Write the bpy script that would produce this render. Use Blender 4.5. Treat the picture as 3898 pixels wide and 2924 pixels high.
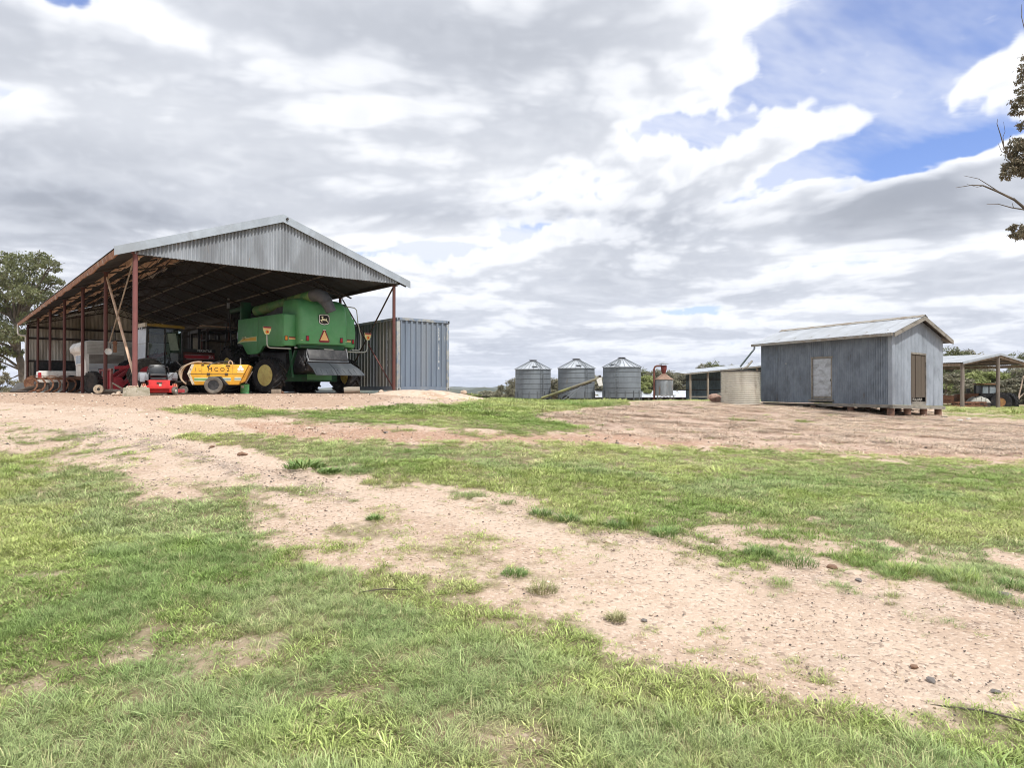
import bpy, bmesh, math, random
import numpy as np
from mathutils import Vector, Matrix, Euler

R = math.radians
PI = math.pi
for o in list(bpy.data.objects):
    bpy.data.objects.remove(o)
SC = bpy.context.scene
COL = SC.collection
random.seed(7)

# ------------------------------------------------------------------ camera
EYE = 1.6
FPX, CU, CV = 2600.0, 1949.0, 1462.0            # focal length and centre in pixels of the photograph
PITCH = math.atan(20 / FPX)
cam_d = bpy.data.cameras.new('camera')
cam_d.sensor_fit = 'HORIZONTAL'
cam_d.sensor_width = 36
cam_d.lens = 36 * FPX / 3898
cam_d.clip_start = 0.05
cam_d.clip_end = 20000
cam = bpy.data.objects.new('camera', cam_d)
COL.objects.link(cam)
cam.location = (0, 0, EYE)
cam.rotation_euler = (PI / 2 + PITCH, 0, 0)
SC.camera = cam

SC.render.engine = 'CYCLES'
SC.cycles.use_denoising = True
SC.cycles.denoiser = 'OPENIMAGEDENOISE'
SC.cycles.filter_width = 1.0
SC.cycles.max_bounces = 6
SC.cycles.diffuse_bounces = 3
SC.cycles.glossy_bounces = 3
SC.cycles.transparent_max_bounces = 8
SC.view_settings.view_transform = 'Standard'
SC.view_settings.look = 'None'
SC.view_settings.gamma = 1
SC.view_settings.use_curve_mapping = False
SC.view_settings.exposure = 0.12

SUN_EL, SUN_AZ = 57.0, 146.0                    # azimuth clockwise from +Y


# ------------------------------------------------------------------ node expressions
class X:
    """A socket of a node tree that can be used in arithmetic."""
    def __init__(s, nt, sock):
        s.nt, s.k = nt, sock

    def _m(s, op, *a):
        n = s.nt.nodes.new('ShaderNodeMath')
        n.operation = op
        for i, v in enumerate((s,) + a):
            if isinstance(v, X):
                s.nt.links.new(v.k, n.inputs[i])
            else:
                n.inputs[i].default_value = v
        return X(s.nt, n.outputs[0])

    def __add__(s, o): return s._m('ADD', o)
    __radd__ = __add__
    def __mul__(s, o): return s._m('MULTIPLY', o)
    __rmul__ = __mul__
    def __sub__(s, o): return s._m('SUBTRACT', o)
    def __rsub__(s, o): return (s * -1.0) + o
    def __truediv__(s, o): return s._m('DIVIDE', o)
    def max(s, o): return s._m('MAXIMUM', o)
    def min(s, o): return s._m('MINIMUM', o)
    def exp(s): return s._m('EXPONENT')
    def pow(s, o): return s._m('POWER', o)
    def sat(s): return s.max(0.0).min(1.0)

    def ss(s, a, b):
        n = s.nt.nodes.new('ShaderNodeMapRange')
        n.interpolation_type = 'SMOOTHSTEP'
        s.nt.links.new(s.k, n.inputs[0])
        n.inputs[1].default_value = a
        n.inputs[2].default_value = b
        return X(s.nt, n.outputs[0])


def combine(nt, x, y, z):
    n = nt.nodes.new('ShaderNodeCombineXYZ')
    for i, v in enumerate((x, y, z)):
        if isinstance(v, X):
            nt.links.new(v.k, n.inputs[i])
        else:
            n.inputs[i].default_value = v
    return X(nt, n.outputs[0])


def noise(nt, vec, scale, detail=6, rough=.55, dist=0.0, col=False):
    n = nt.nodes.new('ShaderNodeTexNoise')
    n.inputs['Scale'].default_value = scale
    n.inputs['Detail'].default_value = detail
    n.inputs['Roughness'].default_value = rough
    n.inputs['Distortion'].default_value = dist
    nt.links.new(vec.k, n.inputs['Vector'])
    return X(nt, n.outputs['Color' if col else 'Fac'])


def mixc(nt, f, a, b, mode='MIX'):
    n = nt.nodes.new('ShaderNodeMix')
    n.data_type = 'RGBA'
    n.blend_type = mode
    for i, v in ((0, f), (6, a), (7, b)):
        if isinstance(v, X):
            nt.links.new(v.k, n.inputs[i])
        elif i == 0:
            n.inputs[i].default_value = v
        else:
            n.inputs[i].default_value = (v[0], v[1], v[2], 1)
    return X(nt, n.outputs[2])


# ------------------------------------------------------------------ sky
SKY_K = 0.115
world = bpy.data.worlds.new('World')
SC.world = world
world.use_nodes = True
nt = world.node_tree
nt.nodes.clear()
wo = nt.nodes.new('ShaderNodeOutputWorld')
bg = nt.nodes.new('ShaderNodeBackground')
bg.inputs['Strength'].default_value = SKY_K
nt.links.new(bg.outputs[0], wo.inputs[0])
sky = nt.nodes.new('ShaderNodeTexSky')
sky.sky_type = 'NISHITA'
sky.sun_disc = False
sky.sun_elevation = R(SUN_EL)
sky.sun_rotation = R(SUN_AZ)
sky.air_density = 1.0
sky.dust_density = 0.6
sky.ozone_density = 2.5
skyc = X(nt, sky.outputs[0])
tc = nt.nodes.new('ShaderNodeTexCoord')
sp = nt.nodes.new('ShaderNodeSeparateXYZ')
nt.links.new(tc.outputs['Generated'], sp.inputs[0])
dx, dy, dz = (X(nt, sp.outputs[i]) for i in range(3))


def sky_dir(u, v):
    x, y, z = (u - CU) / FPX, 1.0, (CV - v) / FPX
    c, s = math.cos(PITCH), math.sin(PITCH)
    d = Vector((x, y * c - z * s, y * s + z * c))
    return d.normalized()


_rt = np.random.default_rng(12).random((256, 256)).astype(np.float32)


def tn(x, y, seed=0):
    """Smooth value noise from a table."""
    x = x + seed * 37.7
    y = y + seed * 91.3
    ix, iy = np.floor(x), np.floor(y)
    fx, fy = x - ix, y - iy
    fx, fy = fx * fx * fx * (fx * (fx * 6 - 15) + 10), fy * fy * fy * (fy * (fy * 6 - 15) + 10)
    ix, iy = ix.astype(np.int32) & 255, iy.astype(np.int32) & 255
    ix1, iy1 = (ix + 1) & 255, (iy + 1) & 255
    a, b, c, d = _rt[iy, ix], _rt[iy, ix1], _rt[iy1, ix], _rt[iy1, ix1]
    a = a + (b - a) * fx
    c = c + (d - c) * fx
    return a + (c - a) * fy


def tf(x, y, o, seed=0, gain=.5, billow=False):
    s, a, t = 0, 1.0, 0.0
    for i in range(o):
        n = tn(x, y, seed + i)
        if billow:
            n = 1 - np.abs(2 * n - 1)
        s = s + a * n
        t += a
        a *= gain
        x, y = x * 1.62 - y * 1.24, x * 1.24 + y * 1.62      # turn each octave so no grid shows
    return s / t


def nstep(a, b, x):
    t = np.clip((x - a) / (b - a), 0, 1)
    return t * t * (3 - 2 * t)


AZ_B, AZ_A = 2.2, PI / math.sinh(2.2)
EL_B, EL_A = 2.2, (PI / 2) / math.sinh(2.2)


def cloud_map(W=3000, H=900):
    """Cumulus field worked out layer by layer along every sight line: flat grey bases with paler lumps standing on them."""
    f4 = np.float32
    az = (AZ_A * np.sinh(AZ_B * ((np.arange(W) + .5) / W * 2 - 1))).astype(f4)
    el = (EL_A * np.sinh(EL_B * (np.arange(H) + .5) / H)).astype(f4)
    AZ, EL = np.meshgrid(az, el)
    DX, DY, DZ = np.sin(AZ) * np.cos(EL), np.cos(AZ) * np.cos(EL), np.sin(EL)
    te = np.tan(np.minimum(EL, 1.50)) + .055

    def blob(u, v, a, b, tilt=0.0):
        d = sky_dir(u, v)
        rt = Vector((d.y, -d.x, 0)).normalized()
        up = rt.cross(d)
        if tilt:
            ct, st = math.cos(R(tilt)), math.sin(R(tilt))
            rt, up = rt * ct + up * st, up * ct - rt * st
        p = (DX * rt.x + DY * rt.y + DZ * rt.z) * (FPX / a)
        q = (DX * up.x + DY * up.y + DZ * up.z) * (FPX / b)
        return np.exp(-(p * p + q * q)) * (DX * d.x + DY * d.y + DZ * d.z > .1)
    grey_top = blob(1800, 210, 620, 190, -6) + .7 * blob(2380, 120, 420, 190)
    cumulus = blob(3420, 800, 290, 95, -2) + .5 * blob(3560, 740, 170, 80)
    gap = (blob(3560, 300, 560, 300, 14) + 1.3 * blob(3660, 560, 210, 60, 8) + .8 * blob(3180, 590, 330, 45, 14) + .8 * blob(330, 0, 400, 70) + .7 * blob(2850, 200, 380, 200)
           + .45 * blob(770, 170, 130, 60) + .4 * blob(3500, 1180, 520, 60) + .3 * blob(2900, 700, 260, 50) + .25 * blob(3830, 800, 160, 160)
           + .38 * blob(450, 330, 420, 200) + .3 * blob(1150, 560, 500, 70))
    dark_row = .8 * blob(2200, 830, 430, 60, -2) + .8 * blob(600, 830, 420, 70) + .5 * blob(1500, 800, 300, 60) + .5 * blob(150, 780, 200, 70)
    bias = .12 * grey_top + .20 * cumulus - .15 * gap - .10 * blob(3250, 180, 520, 240, 10) + .09 * blob(2250, 620, 480, 230) + .06 * dark_row + .004
    bias = bias.astype(f4)
    sh = AZ.shape
    bias, gt, cu_, dr_ = (np.asarray(q, f4).ravel() for q in (bias, grey_top, cumulus, dark_row))
    ter, sa, ca = te.ravel(), np.sin(AZ).ravel(), np.cos(AZ).ravel()
    trans = np.ones(ter.shape, f4)
    rgb = np.zeros((len(ter), 3), f4)
    NL = 20
    act = np.arange(len(ter))
    for k in range(NL):
        act = act[trans[act] > .03]
        f = k / (NL - 1)
        hgt = 1.0 + .16 * f
        r = hgt / ter[act]
        x, y = sa[act] * r, ca[act] * r
        wx = tn(x * .8, y * .8, 50) - .5
        wy = tn(x * .8, y * .8, 60) - .5
        x, y = (x + .5 * wx) * 1.5, (y + .5 * wy) * 1.5
        big = tf(x * .55, y * .55, 2, 3)
        n = tf(x * 1.30, y * 1.30, 5, 20, .57)
        bl = tf(x * 3.0, y * 3.0, 4, 40, .56, True)
        D = .34 * big + .52 * n + .21 * bl + bias[act]
        ex = D - (.452 + .19 * f ** 1.1)
        al = nstep(-.006, .024 + .03 * (k == 0), ex) * (.66 if k == 0 else .52)
        # shade: bases grey with depth of cloud above, higher layers pale
        dep = nstep(.01, .20, D - .455)
        lum = (1.11 - .50 * dep + .45 * (n - .5) + .25 * (bl - .6)) * (1 - f) ** 2 + (1 - (1 - f) ** 2) * (1.02 + .42 * (bl - .55))
        lum = lum - .20 * dr_[act] * (1 - f) ** 2 - .16 * cu_[act] * (1 - f) ** 3 * (k < 6) - .06 * gt[act] * (1 - f)
        lum = np.clip(lum * .97, .42, 1.04)
        w = trans[act] * al
        tint = np.clip((lum - .4) / .6, 0, 1)
        for c, (lo, hi) in enumerate(((.885, .985), (.95, 1.0), (1.095, 1.03))):
            rgb[act, c] += w * lum * (lo + (hi - lo) * tint)
        trans[act] *= (1 - al)
    trans, rgb = trans.reshape(sh), rgb.reshape(sh + (3,))
    # high thin veil with streaks, beyond the cumulus
    r = 2.6 / (te + .02)
    x, y = np.sin(AZ) * r, np.cos(AZ) * r
    x, y = x * .86 + y * .5, y * .86 - x * .5
    s = tf(x * .42, y * 1.05, 6, 80, .6)
    s2 = tf(x * .25, y * .25, 3, 90)
    veil = nstep(.36, .66, .75 * s + .25 * s2) * (.70 - .10 * np.clip(gap, 0, 1)) + .34 - .26 * np.clip(gap, 0, 1)
    veil = np.clip(veil - .55 * blob(3660, 570, 190, 60, 8), 0, .95)
    w = trans * veil
    for c, q in enumerate((.82, .86, .97)):
        rgb[..., c] += w * q
    trans = trans * (1 - veil)
    # air light towards the horizon
    hz = np.exp(-EL / R(5.0)) * .62 + .3 * np.exp(-EL / R(.6))
    for c, q in enumerate((.64, .70, .86)):
        rgb[..., c] = rgb[..., c] * (1 - hz) + q * hz * (1 - trans * 0)
    trans = trans * (1 - hz)
    out = np.ones((H, W, 4), f4)
    out[..., :3] = rgb
    out[..., 3] = trans
    return out


_cm = cloud_map()
_ci = bpy.data.images.new('cloud_field', _cm.shape[1], _cm.shape[0], alpha=True, float_buffer=True)
_ci.colorspace_settings.name = 'Non-Color'
_ci.alpha_mode = 'CHANNEL_PACKED'
_ci.pixels.foreach_set(_cm.ravel())
_ci.update()
az_ = dx._m('ARCTAN2', dy)


def asinh_(q):
    return (q + (q * q + 1.0)._m('SQRT'))._m('LOGARITHM', math.e)


el_ = asinh_(dz.max(0.0005)._m('ARCSINE') * (1 / EL_A)) * (1 / EL_B)
ti = nt.nodes.new('ShaderNodeTexImage')
ti.image = _ci
ti.interpolation = 'Cubic'
ti.extension = 'EXTEND'
azs = az_ * (1 / AZ_A)
az_ = asinh_(azs) * (.5 / AZ_B) + .5
nt.links.new(combine(nt, az_, el_, 0.0).k, ti.inputs['Vector'])
kk = 1.0 / SKY_K
kn = nt.nodes.new('ShaderNodeVectorMath')
kn.operation = 'SCALE'
nt.links.new(ti.outputs['Color'], kn.inputs[0])
kn.inputs['Scale'].default_value = kk
blue = mixc(nt, 1.0, skyc, (1.25, 1.25, 1.60), 'MULTIPLY')
bk_ = nt.nodes.new('ShaderNodeVectorMath')
bk_.operation = 'SCALE'
nt.links.new(blue.k, bk_.inputs[0])
nt.links.new(ti.outputs['Alpha'], bk_.inputs['Scale'])
ad_ = nt.nodes.new('ShaderNodeVectorMath')
ad_.operation = 'ADD'
nt.links.new(kn.outputs[0], ad_.inputs[0])
nt.links.new(bk_.outputs[0], ad_.inputs[1])
full = mixc(nt, dz.ss(-.002, -.05), X(nt, ad_.outputs[0]), (.30 * kk, .29 * kk, .25 * kk))
nt.links.new(full.k, bg.inputs['Color'])
world.cycles.sampling_method = 'MANUAL'
world.cycles.sample_map_resolution = 1024

# ------------------------------------------------------------------ sun
sun_d = bpy.data.lights.new('sun', 'SUN')
sun_d.energy = 4.0
sun_d.angle = R(2.0)
sun_d.color = (1.0, .955, .89)
sun = bpy.data.objects.new('sun', sun_d)
COL.objects.link(sun)
_e, _a = R(SUN_EL), R(SUN_AZ)
SUNV = Vector((math.sin(_a) * math.cos(_e), math.cos(_a) * math.cos(_e), math.sin(_e)))
sun.rotation_euler = SUNV.to_track_quat('Z', 'Y').to_euler()
sun.location = (0, 0, 60)


# ------------------------------------------------------------------ materials
def mat(name, col, rough=.65, metal=0.0, col2=None, scale=3.0, thr=(.45, .62), stretch=None, col3=None, scale3=14.0, thr3=(.58, .7),
        bump=0.0, bscale=60.0, rnd=0.0, var=.12, spec=.4, coords='Object', detail=6):
    """Procedural painted / weathered surface: base colour, a second colour in noise patches, optional third, grain and bump."""
    m = bpy.data.materials.new(name)
    m.use_nodes = True
    nt = m.node_tree
    b = nt.nodes['Principled BSDF']
    t = nt.nodes.new('ShaderNodeTexCoord')
    vec = X(nt, nt.nodes.new('ShaderNodeNewGeometry').outputs['Position']) if coords == 'World' else X(nt, t.outputs[coords])
    if stretch:
        mp = nt.nodes.new('ShaderNodeMapping')
        mp.inputs['Scale'].default_value = stretch
        nt.links.new(vec.k, mp.inputs['Vector'])
        svec = X(nt, mp.outputs[0])
    else:
        svec = vec
    c = mixc(nt, 1.0, col, col)
    if var:
        f = noise(nt, svec, scale * 2.3, 5, .6).ss(.25, .75)
        c = mixc(nt, f, tuple(k * (1 - var) for k in col), tuple(min(1, k * (1 + var)) for k in col))
    if col2:
        f = noise(nt, svec, scale, detail, .62, .3).ss(*thr)
        c = mixc(nt, f, c, col2)
    if col3:
        f = noise(nt, svec, scale3, 4, .6).ss(*thr3)
        c = mixc(nt, f, c, col3)
    if rnd:
        oi = nt.nodes.new('ShaderNodeObjectInfo')
        r = X(nt, oi.outputs['Random']) * (2 * rnd) + (1 - rnd)
        g = combine(nt, r, r, r)
        c = mixc(nt, 1.0, c, g, 'MULTIPLY')
    nt.links.new(c.k, b.inputs['Base Color'])
    b.inputs['Roughness'].default_value = rough
    b.inputs['Metallic'].default_value = metal
    b.inputs['Specular IOR Level'].default_value = spec
    if bump:
        f = noise(nt, svec, bscale, 5, .6)
        bn = nt.nodes.new('ShaderNodeBump')
        bn.inputs['Strength'].default_value = bump
        bn.inputs['Distance'].default_value = .02
        nt.links.new(f.k, bn.inputs['Height'])
        nt.links.new(bn.outputs[0], b.inputs['Normal'])
    return m


# ------------------------------------------------------------------ mesh helpers
def rotz(a):
    return Matrix.Rotation(a, 4, 'Z')


class MB:
    """Collects primitives and links them as ONE mesh object."""
    def __init__(s):
        s.v, s.f = [], []

    def add(s, vs, fs):
        o = len(s.v)
        s.v += [tuple(v) for v in vs]
        s.f += [tuple(i + o for i in f) for f in fs]
        return s

    def box(s, c, d, M=None):
        x, y, z = d[0] / 2, d[1] / 2, d[2] / 2
        vs = [Vector((a * x, b * y, e * z)) for e in (-1, 1) for b in (-1, 1) for a in (-1, 1)]
        if M is not None:
            vs = [M @ v for v in vs]
        vs = [v + Vector(c) for v in vs]
        return s.add(vs, [(0, 2, 3, 1), (4, 5, 7, 6), (0, 1, 5, 4), (2, 6, 7, 3), (0, 4, 6, 2), (1, 3, 7, 5)])

    def beam(s, p, q, w, h, up=(0, 0, 1)):
        p, q = Vector(p), Vector(q)
        d = (q - p).normalized()
        up = Vector(up)
        if abs(d.dot(up)) > .98:
            up = Vector((0, 1, 0)) if abs(d.y) < .9 else Vector((1, 0, 0))
        r = d.cross(up).normalized()
        u = r.cross(d)
        vs = []
        for e in (p, q):
            for a, b in ((-1, -1), (1, -1), (1, 1), (-1, 1)):
                vs.append(e + r * (a * w / 2) + u * (b * h / 2))
        return s.add(vs, [(3, 2, 1, 0), (4, 5, 6, 7), (0, 1, 5, 4), (1, 2, 6, 5), (2, 3, 7, 6), (3, 0, 4, 7)])

    def cyl(s, p, q, r, r2=None, n=12, cap=True):
        p, q = Vector(p), Vector(q)
        r2 = r if r2 is None else r2
        d = (q - p).normalized()
        a = Vector((0, 0, 1)) if abs(d.z) < .9 else Vector((1, 0, 0))
        e1 = d.cross(a).normalized()
        e2 = d.cross(e1)
        vs = []
        for c, rr in ((p, r), (q, r2)):
            for i in range(n):
                t = 2 * PI * i / n
                vs.append(c + e1 * (rr * math.cos(t)) + e2 * (rr * math.sin(t)))
        fs = [(i, (i + 1) % n, n + (i + 1) % n, n + i) for i in range(n)]
        if cap:
            fs += [tuple(range(n))[::-1], tuple(range(n, 2 * n))]
        return s.add(vs, fs)

    def tube(s, pts, r, n=6, cap=True):
        pts = [Vector(p) for p in pts]
        rs = r if isinstance(r, (list, tuple)) else [r] * len(pts)
        vs, fs = [], []
        e1 = None
        for i, p in enumerate(pts):
            d = (pts[min(i + 1, len(pts) - 1)] - pts[max(i - 1, 0)]).normalized()
            if e1 is None:
                a = Vector((0, 0, 1)) if abs(d.z) < .9 else Vector((1, 0, 0))
                e1 = d.cross(a).normalized()
            else:
                e1 = (e1 - d * e1.dot(d))
                e1 = e1.normalized() if e1.length > 1e-6 else d.orthogonal().normalized()
            e2 = d.cross(e1)
            for k in range(n):
                t = 2 * PI * k / n
                vs.append(p + e1 * (rs[i] * math.cos(t)) + e2 * (rs[i] * math.sin(t)))
        for i in range(len(pts) - 1):
            for k in range(n):
                a, b = i * n + k, i * n + (k + 1) % n
                fs.append((a, b, b + n, a + n))
        if cap:
            fs += [tuple(range(n))[::-1], tuple(range((len(pts) - 1) * n, len(pts) * n))]
        return s.add(vs, fs)

    def prism(s, poly, axis, a, b):
        """Polygon extruded along an axis; poly is (y,z) for x, (x,z) for y, (x,y) for z."""
        n = len(poly)
        vs = []
        for t in (a, b):
            for p in poly:
                vs.append({'x': (t, p[0], p[1]), 'y': (p[0], t, p[1]), 'z': (p[0], p[1], t)}[axis])
        fs = [(i, (i + 1) % n, n + (i + 1) % n, n + i) for i in range(n)]
        fs += [tuple(range(n))[::-1], tuple(range(n, 2 * n))]
        return s.add(vs, fs)

    def lathe(s, prof, c=(0, 0, 0), axis='z', n=24, close=False):
        vs, fs = [], []
        c = Vector(c)
        for r, hh in prof:
            for i in range(n):
                t = 2 * PI * i / n
                a, b = r * math.cos(t), r * math.sin(t)
                vs.append(c + Vector({'z': (a, b, hh), 'x': (hh, a, b), 'y': (a, hh, b)}[axis]))
        m = len(prof)
        for j in range(m - 1 + (1 if close else 0)):
            for i in range(n):
                a, b = j * n + i, j * n + (i + 1) % n
                c2, d = ((j + 1) % m) * n + (i + 1) % n, ((j + 1) % m) * n + i
                fs.append((a, b, c2, d))
        if not close:
            fs += [tuple(range(n))[::-1], tuple(range((m - 1) * n, m * n))]
        return s.add(vs, fs)

    def loft(s, rings, cap=True):
        n = len(rings[0])
        vs = [v for r in rings for v in r]
        fs = []
        for j in range(len(rings) - 1):
            for i in range(n):
                a, b = j * n + i, j * n + (i + 1) % n
                fs.append((a, b, b + n, a + n))
        if cap:
            fs += [tuple(range(n))[::-1], tuple(range((len(rings) - 1) * n, len(rings) * n))]
        return s.add(vs, fs)

    def rock(s, c, d, seed=0, sub=2, rough=.22):
        rs = random.Random(seed)
        bm = bmesh.new()
        bmesh.ops.create_icosphere(bm, subdivisions=sub, radius=1)
        k = [Vector((rs.uniform(-1, 1), rs.uniform(-1, 1), rs.uniform(-1, 1))).normalized() for _ in range(9)]
        w = [rs.uniform(.55, .95) for _ in k]
        vs = []
        for v in bm.verts:
            p = v.co.copy()
            for a, b in zip(k, w):
                e = p.dot(a) - b
                if e > 0:
                    p -= a * e
            p *= 1 + rs.uniform(-rough, rough) * .25
            vs.append(Vector((p.x * d[0] / 2, p.y * d[1] / 2, p.z * d[2] / 2)) + Vector(c))
        fs = [tuple(v.index for v in f.verts) for f in bm.faces]
        bm.free()
        return s.add(vs, fs)

    def build(s, name, m, parent=None, smooth=False, bevel=0.0, label=None, loc=None, rot=None, angle=35, kind=None, solid=True):
        me = bpy.data.meshes.new(name)
        me.from_pydata([tuple(v) for v in s.v], [], s.f)
        if solid:
            bm = bmesh.new()
            bm.from_mesh(me)
            bmesh.ops.recalc_face_normals(bm, faces=bm.faces)
            if bevel:
                es = [e for e in bm.edges if len(e.link_faces) == 2 and e.calc_face_angle(0) > .5]
                bmesh.ops.bevel(bm, geom=es, offset=bevel, segments=2, affect='EDGES', profile=.5, clamp_overlap=True)
            bm.to_mesh(me)
            bm.free()
        if smooth or bevel:
            me.polygons.foreach_set('use_smooth', [True] * len(me.polygons))
            me.set_sharp_from_angle(angle=R(angle))
        me.update()
        me.materials.append(m)
        o = bpy.data.objects.new(name, me)
        COL.objects.link(o)
        if parent is not None:
            o.parent = parent
        if loc is not None:
            o.location = loc
        if rot is not None:
            o.rotation_euler = rot
        if label:
            o['label'] = label
        if kind:
            o['kind'] = kind
        return o


def tag(o, label=None, cat=None, group=None, kind=None):
    if label:
        o['label'] = label
    if cat:
        o['category'] = cat
    if group:
        o['group'] = group
    if kind:
        o['kind'] = kind
    return o


def thing(name, label, cat, loc=(0, 0, 0), rz=0.0, group=None):
    o = bpy.data.objects.new(name, None)
    o.empty_display_size = .2
    COL.objects.link(o)
    o.location = loc
    o.rotation_euler = (0, 0, rz)
    return tag(o, label, cat, group)


def inst(o, parent, loc=(0, 0, 0), rot=(0, 0, 0), scale=(1, 1, 1), name=None, m=None):
    """Another part that shares a mesh."""
    c = o.copy()
    if name:
        c.name = name
    COL.objects.link(c)
    c.parent = parent
    c.location, c.rotation_euler, c.scale = loc, rot, scale
    return c


def copy_tree(o, parent=None):
    c = o.copy()
    COL.objects.link(c)
    c.parent = parent
    for ch in [x for x in SC.objects if x.parent == o]:
        copy_tree(ch, c)
    return c


def text(name, body, size, m, parent, loc, rot=(PI / 2, 0, 0), extrude=.002, xs=1.0, line=1.0, align='CENTER'):
    cu = bpy.data.curves.new(name, 'FONT')
    cu.body = body
    cu.size = size
    cu.extrude = extrude
    cu.resolution_u = 2
    cu.space_line = line
    cu.align_x = align
    cu.align_y = 'CENTER'
    t = bpy.data.objects.new(name, cu)
    COL.objects.link(t)
    dg = bpy.context.evaluated_depsgraph_get()
    me = bpy.data.meshes.new_from_object(t.evaluated_get(dg))
    bpy.data.objects.remove(t)
    me.materials.clear()
    me.materials.append(m)
    o = bpy.data.objects.new(name, me)
    COL.objects.link(o)
    o.parent = parent
    o.location = loc
    o.rotation_euler = rot
    o.scale = (xs, 1, 1)
    return o


def at(u, v, Y):
    """World point seen at pixel (u, v) of the photograph at distance Y in front of the camera."""
    x, y, z = (u - CU) / FPX, 1.0, (CV - v) / FPX
    c, s = math.cos(PITCH), math.sin(PITCH)
    d = Vector((x, y * c - z * s, y * s + z * c))
    return Vector((0, 0, EYE)) + d * (Y / d.y)


def corr(mb, x0, x1, zb, zt, pitch=.076, amp=.009, seg=6, y=0.0, rows=1):
    """Corrugated iron in the XZ plane between zb(x) and zt(x), corrugations upright."""
    n = max(2, int(round((x1 - x0) / pitch * seg)))
    fb = zb if callable(zb) else (lambda x: zb)
    ft = zt if callable(zt) else (lambda x: zt)
    vs, fs = [], []
    for i in range(n + 1):
        x = x0 + (x1 - x0) * i / n
        yy = y + amp * math.sin(2 * PI * x / pitch)
        for j in range(rows + 1):
            k = j / rows
            vs.append((x, yy, fb(x) * (1 - k) + ft(x) * k))
    for i in range(n):
        for j in range(rows):
            a = i * (rows + 1) + j
            fs.append((a, a + rows + 1, a + rows + 2, a + 1))
    return mb.add(vs, fs)

# ================================================================== ground
def _hash(ix, iy, seed):
    n = (ix.astype(np.int64) * 374761393 + iy.astype(np.int64) * 668265263 + seed * 1274126177) & 0x7fffffff
    n = ((n ^ (n >> 13)) * 1274126177) & 0x7fffffff
    return ((n ^ (n >> 16)) & 0xffff) / 65535.0


def vnoise(x, y, seed=0):
    ix, iy = np.floor(x), np.floor(y)
    fx, fy = x - ix, y - iy
    fx, fy = fx * fx * (3 - 2 * fx), fy * fy * (3 - 2 * fy)
    a, b = _hash(ix, iy, seed), _hash(ix + 1, iy, seed)
    c, d = _hash(ix, iy + 1, seed), _hash(ix + 1, iy + 1, seed)
    return (a * (1 - fx) + b * fx) * (1 - fy) + (c * (1 - fx) + d * fx) * fy


def fbm(x, y, o=4, seed=0):
    s, a, t = 0, 1.0, 0
    for i in range(o):
        s = s + a * vnoise(x * 2 ** i + 17.3 * i, y * 2 ** i + 9.1 * i, seed + i)
        t += a
        a *= .55
    return s / t


def sstep(a, b, x):
    t = np.clip((x - a) / (b - a), 0, 1)
    return t * t * (3 - 2 * t)


_TY = np.array([0, 3, 8, 14, 18, 24, 30, 36, 50, 70, 95, 140, 300, 1000, 4000, 9000.])
_TT = np.array([-.75, -.36, -.17, 0, .25, .5, .75])
_TZ = np.array([
    [0, 0, .40, 1.02, 1.38, 1.45, 1.45, 1.45, 1.35, -1, -4, -8, -20, -40, -60, -60],
    [0, 0, .42, 1.06, 1.42, 1.45, 1.45, 1.45, 1.40, -.5, -3, -7, -20, -40, -60, -60],
    [0, 0, .42, 1.00, 1.34, 1.45, 1.47, 1.42, .9, -.4, -2, -5, -15, -40, -60, -60],
    [0, 0, .40, .85, 1.03, 1.16, 1.0, .8, .42, .1, -.25, -3, -12, -30, -50, -60],
    [0, 0, .27, .50, .66, .88, 1.04, .98, .78, .5, -.15, -1, -8, -20, -40, -60],
    [0, 0, .18, .35, .42, .48, .54, .68, .58, .35, 0, -.8, -6, -15, -40, -60],
    [0, 0, .10, .17, .2, .23, .24, .2, .04, -.1, -.3, -1, -5, -10, -40, -60]])
_LY = np.linspace(0, math.log(9001), 420)
_LT = np.linspace(-.75, .75, 151)
_tab = np.array([np.interp(_LY, np.log1p(_TY), r) for r in _TZ])
_tab = np.array([np.interp(_LT, _TT, _tab[:, j]) for j in range(len(_LY))])      # [LY, LT]
for _ in range(3):
    k = 5
    p = np.pad(_tab, ((k, k), (k, k)), 'edge')
    _tab = sum(p[k + d:k + d + len(_LY), k:-k] for d in range(-k, k + 1)) / (2 * k + 1)
    p = np.pad(_tab, ((0, 0), (k, k)), 'edge')
    _tab = sum(p[:, k + d:k + d + len(_LT)] for d in range(-k, k + 1)) / (2 * k + 1)


def ground_z(x, y):
    x, y = np.asarray(x, float), np.asarray(y, float)
    r = np.hypot(x, y) + 1e-6
    c = np.maximum(y / r, .5)
    t = np.clip(np.where(y > 0, x / np.maximum(y, 1e-3), np.sign(x) * 9), -.75, .75)
    d = np.log1p(r * c) / _LY[-1] * (len(_LY) - 1)
    e = (t + .75) / 1.5 * (len(_LT) - 1)
    i, j = np.clip(d.astype(int), 0, len(_LY) - 2), np.clip(e.astype(int), 0, len(_LT) - 2)
    d, e = np.clip(d - i, 0, 1), e - j
    z = (_tab[i, j] * (1 - d) + _tab[i + 1, j] * d) * (1 - e) + (_tab[i, j + 1] * (1 - d) + _tab[i + 1, j + 1] * d) * e
    z = np.where(y < 0, z * np.exp(-(y / 30) ** 2), z)
    near = np.clip(1.5 - r / 60, 0, 1)
    a = np.where((y > 17) & (t < -.12), .35, 1.0)
    z = z + near * a * ((fbm(x * .35, y * .35, 3, 5) - .5) * .10 + (fbm(x * 1.6, y * 1.6, 3, 9) - .5) * .055)
    return z


def gz(x, y):
    return float(ground_z(np.array([x]), np.array([y]))[0])


def on_ground(u, Y, dz=0.0):
    """World point on the ground in the direction of column u at distance Y."""
    x = (u - CU) * Y / FPX
    return Vector((x, Y, gz(x, Y) + dz))


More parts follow.
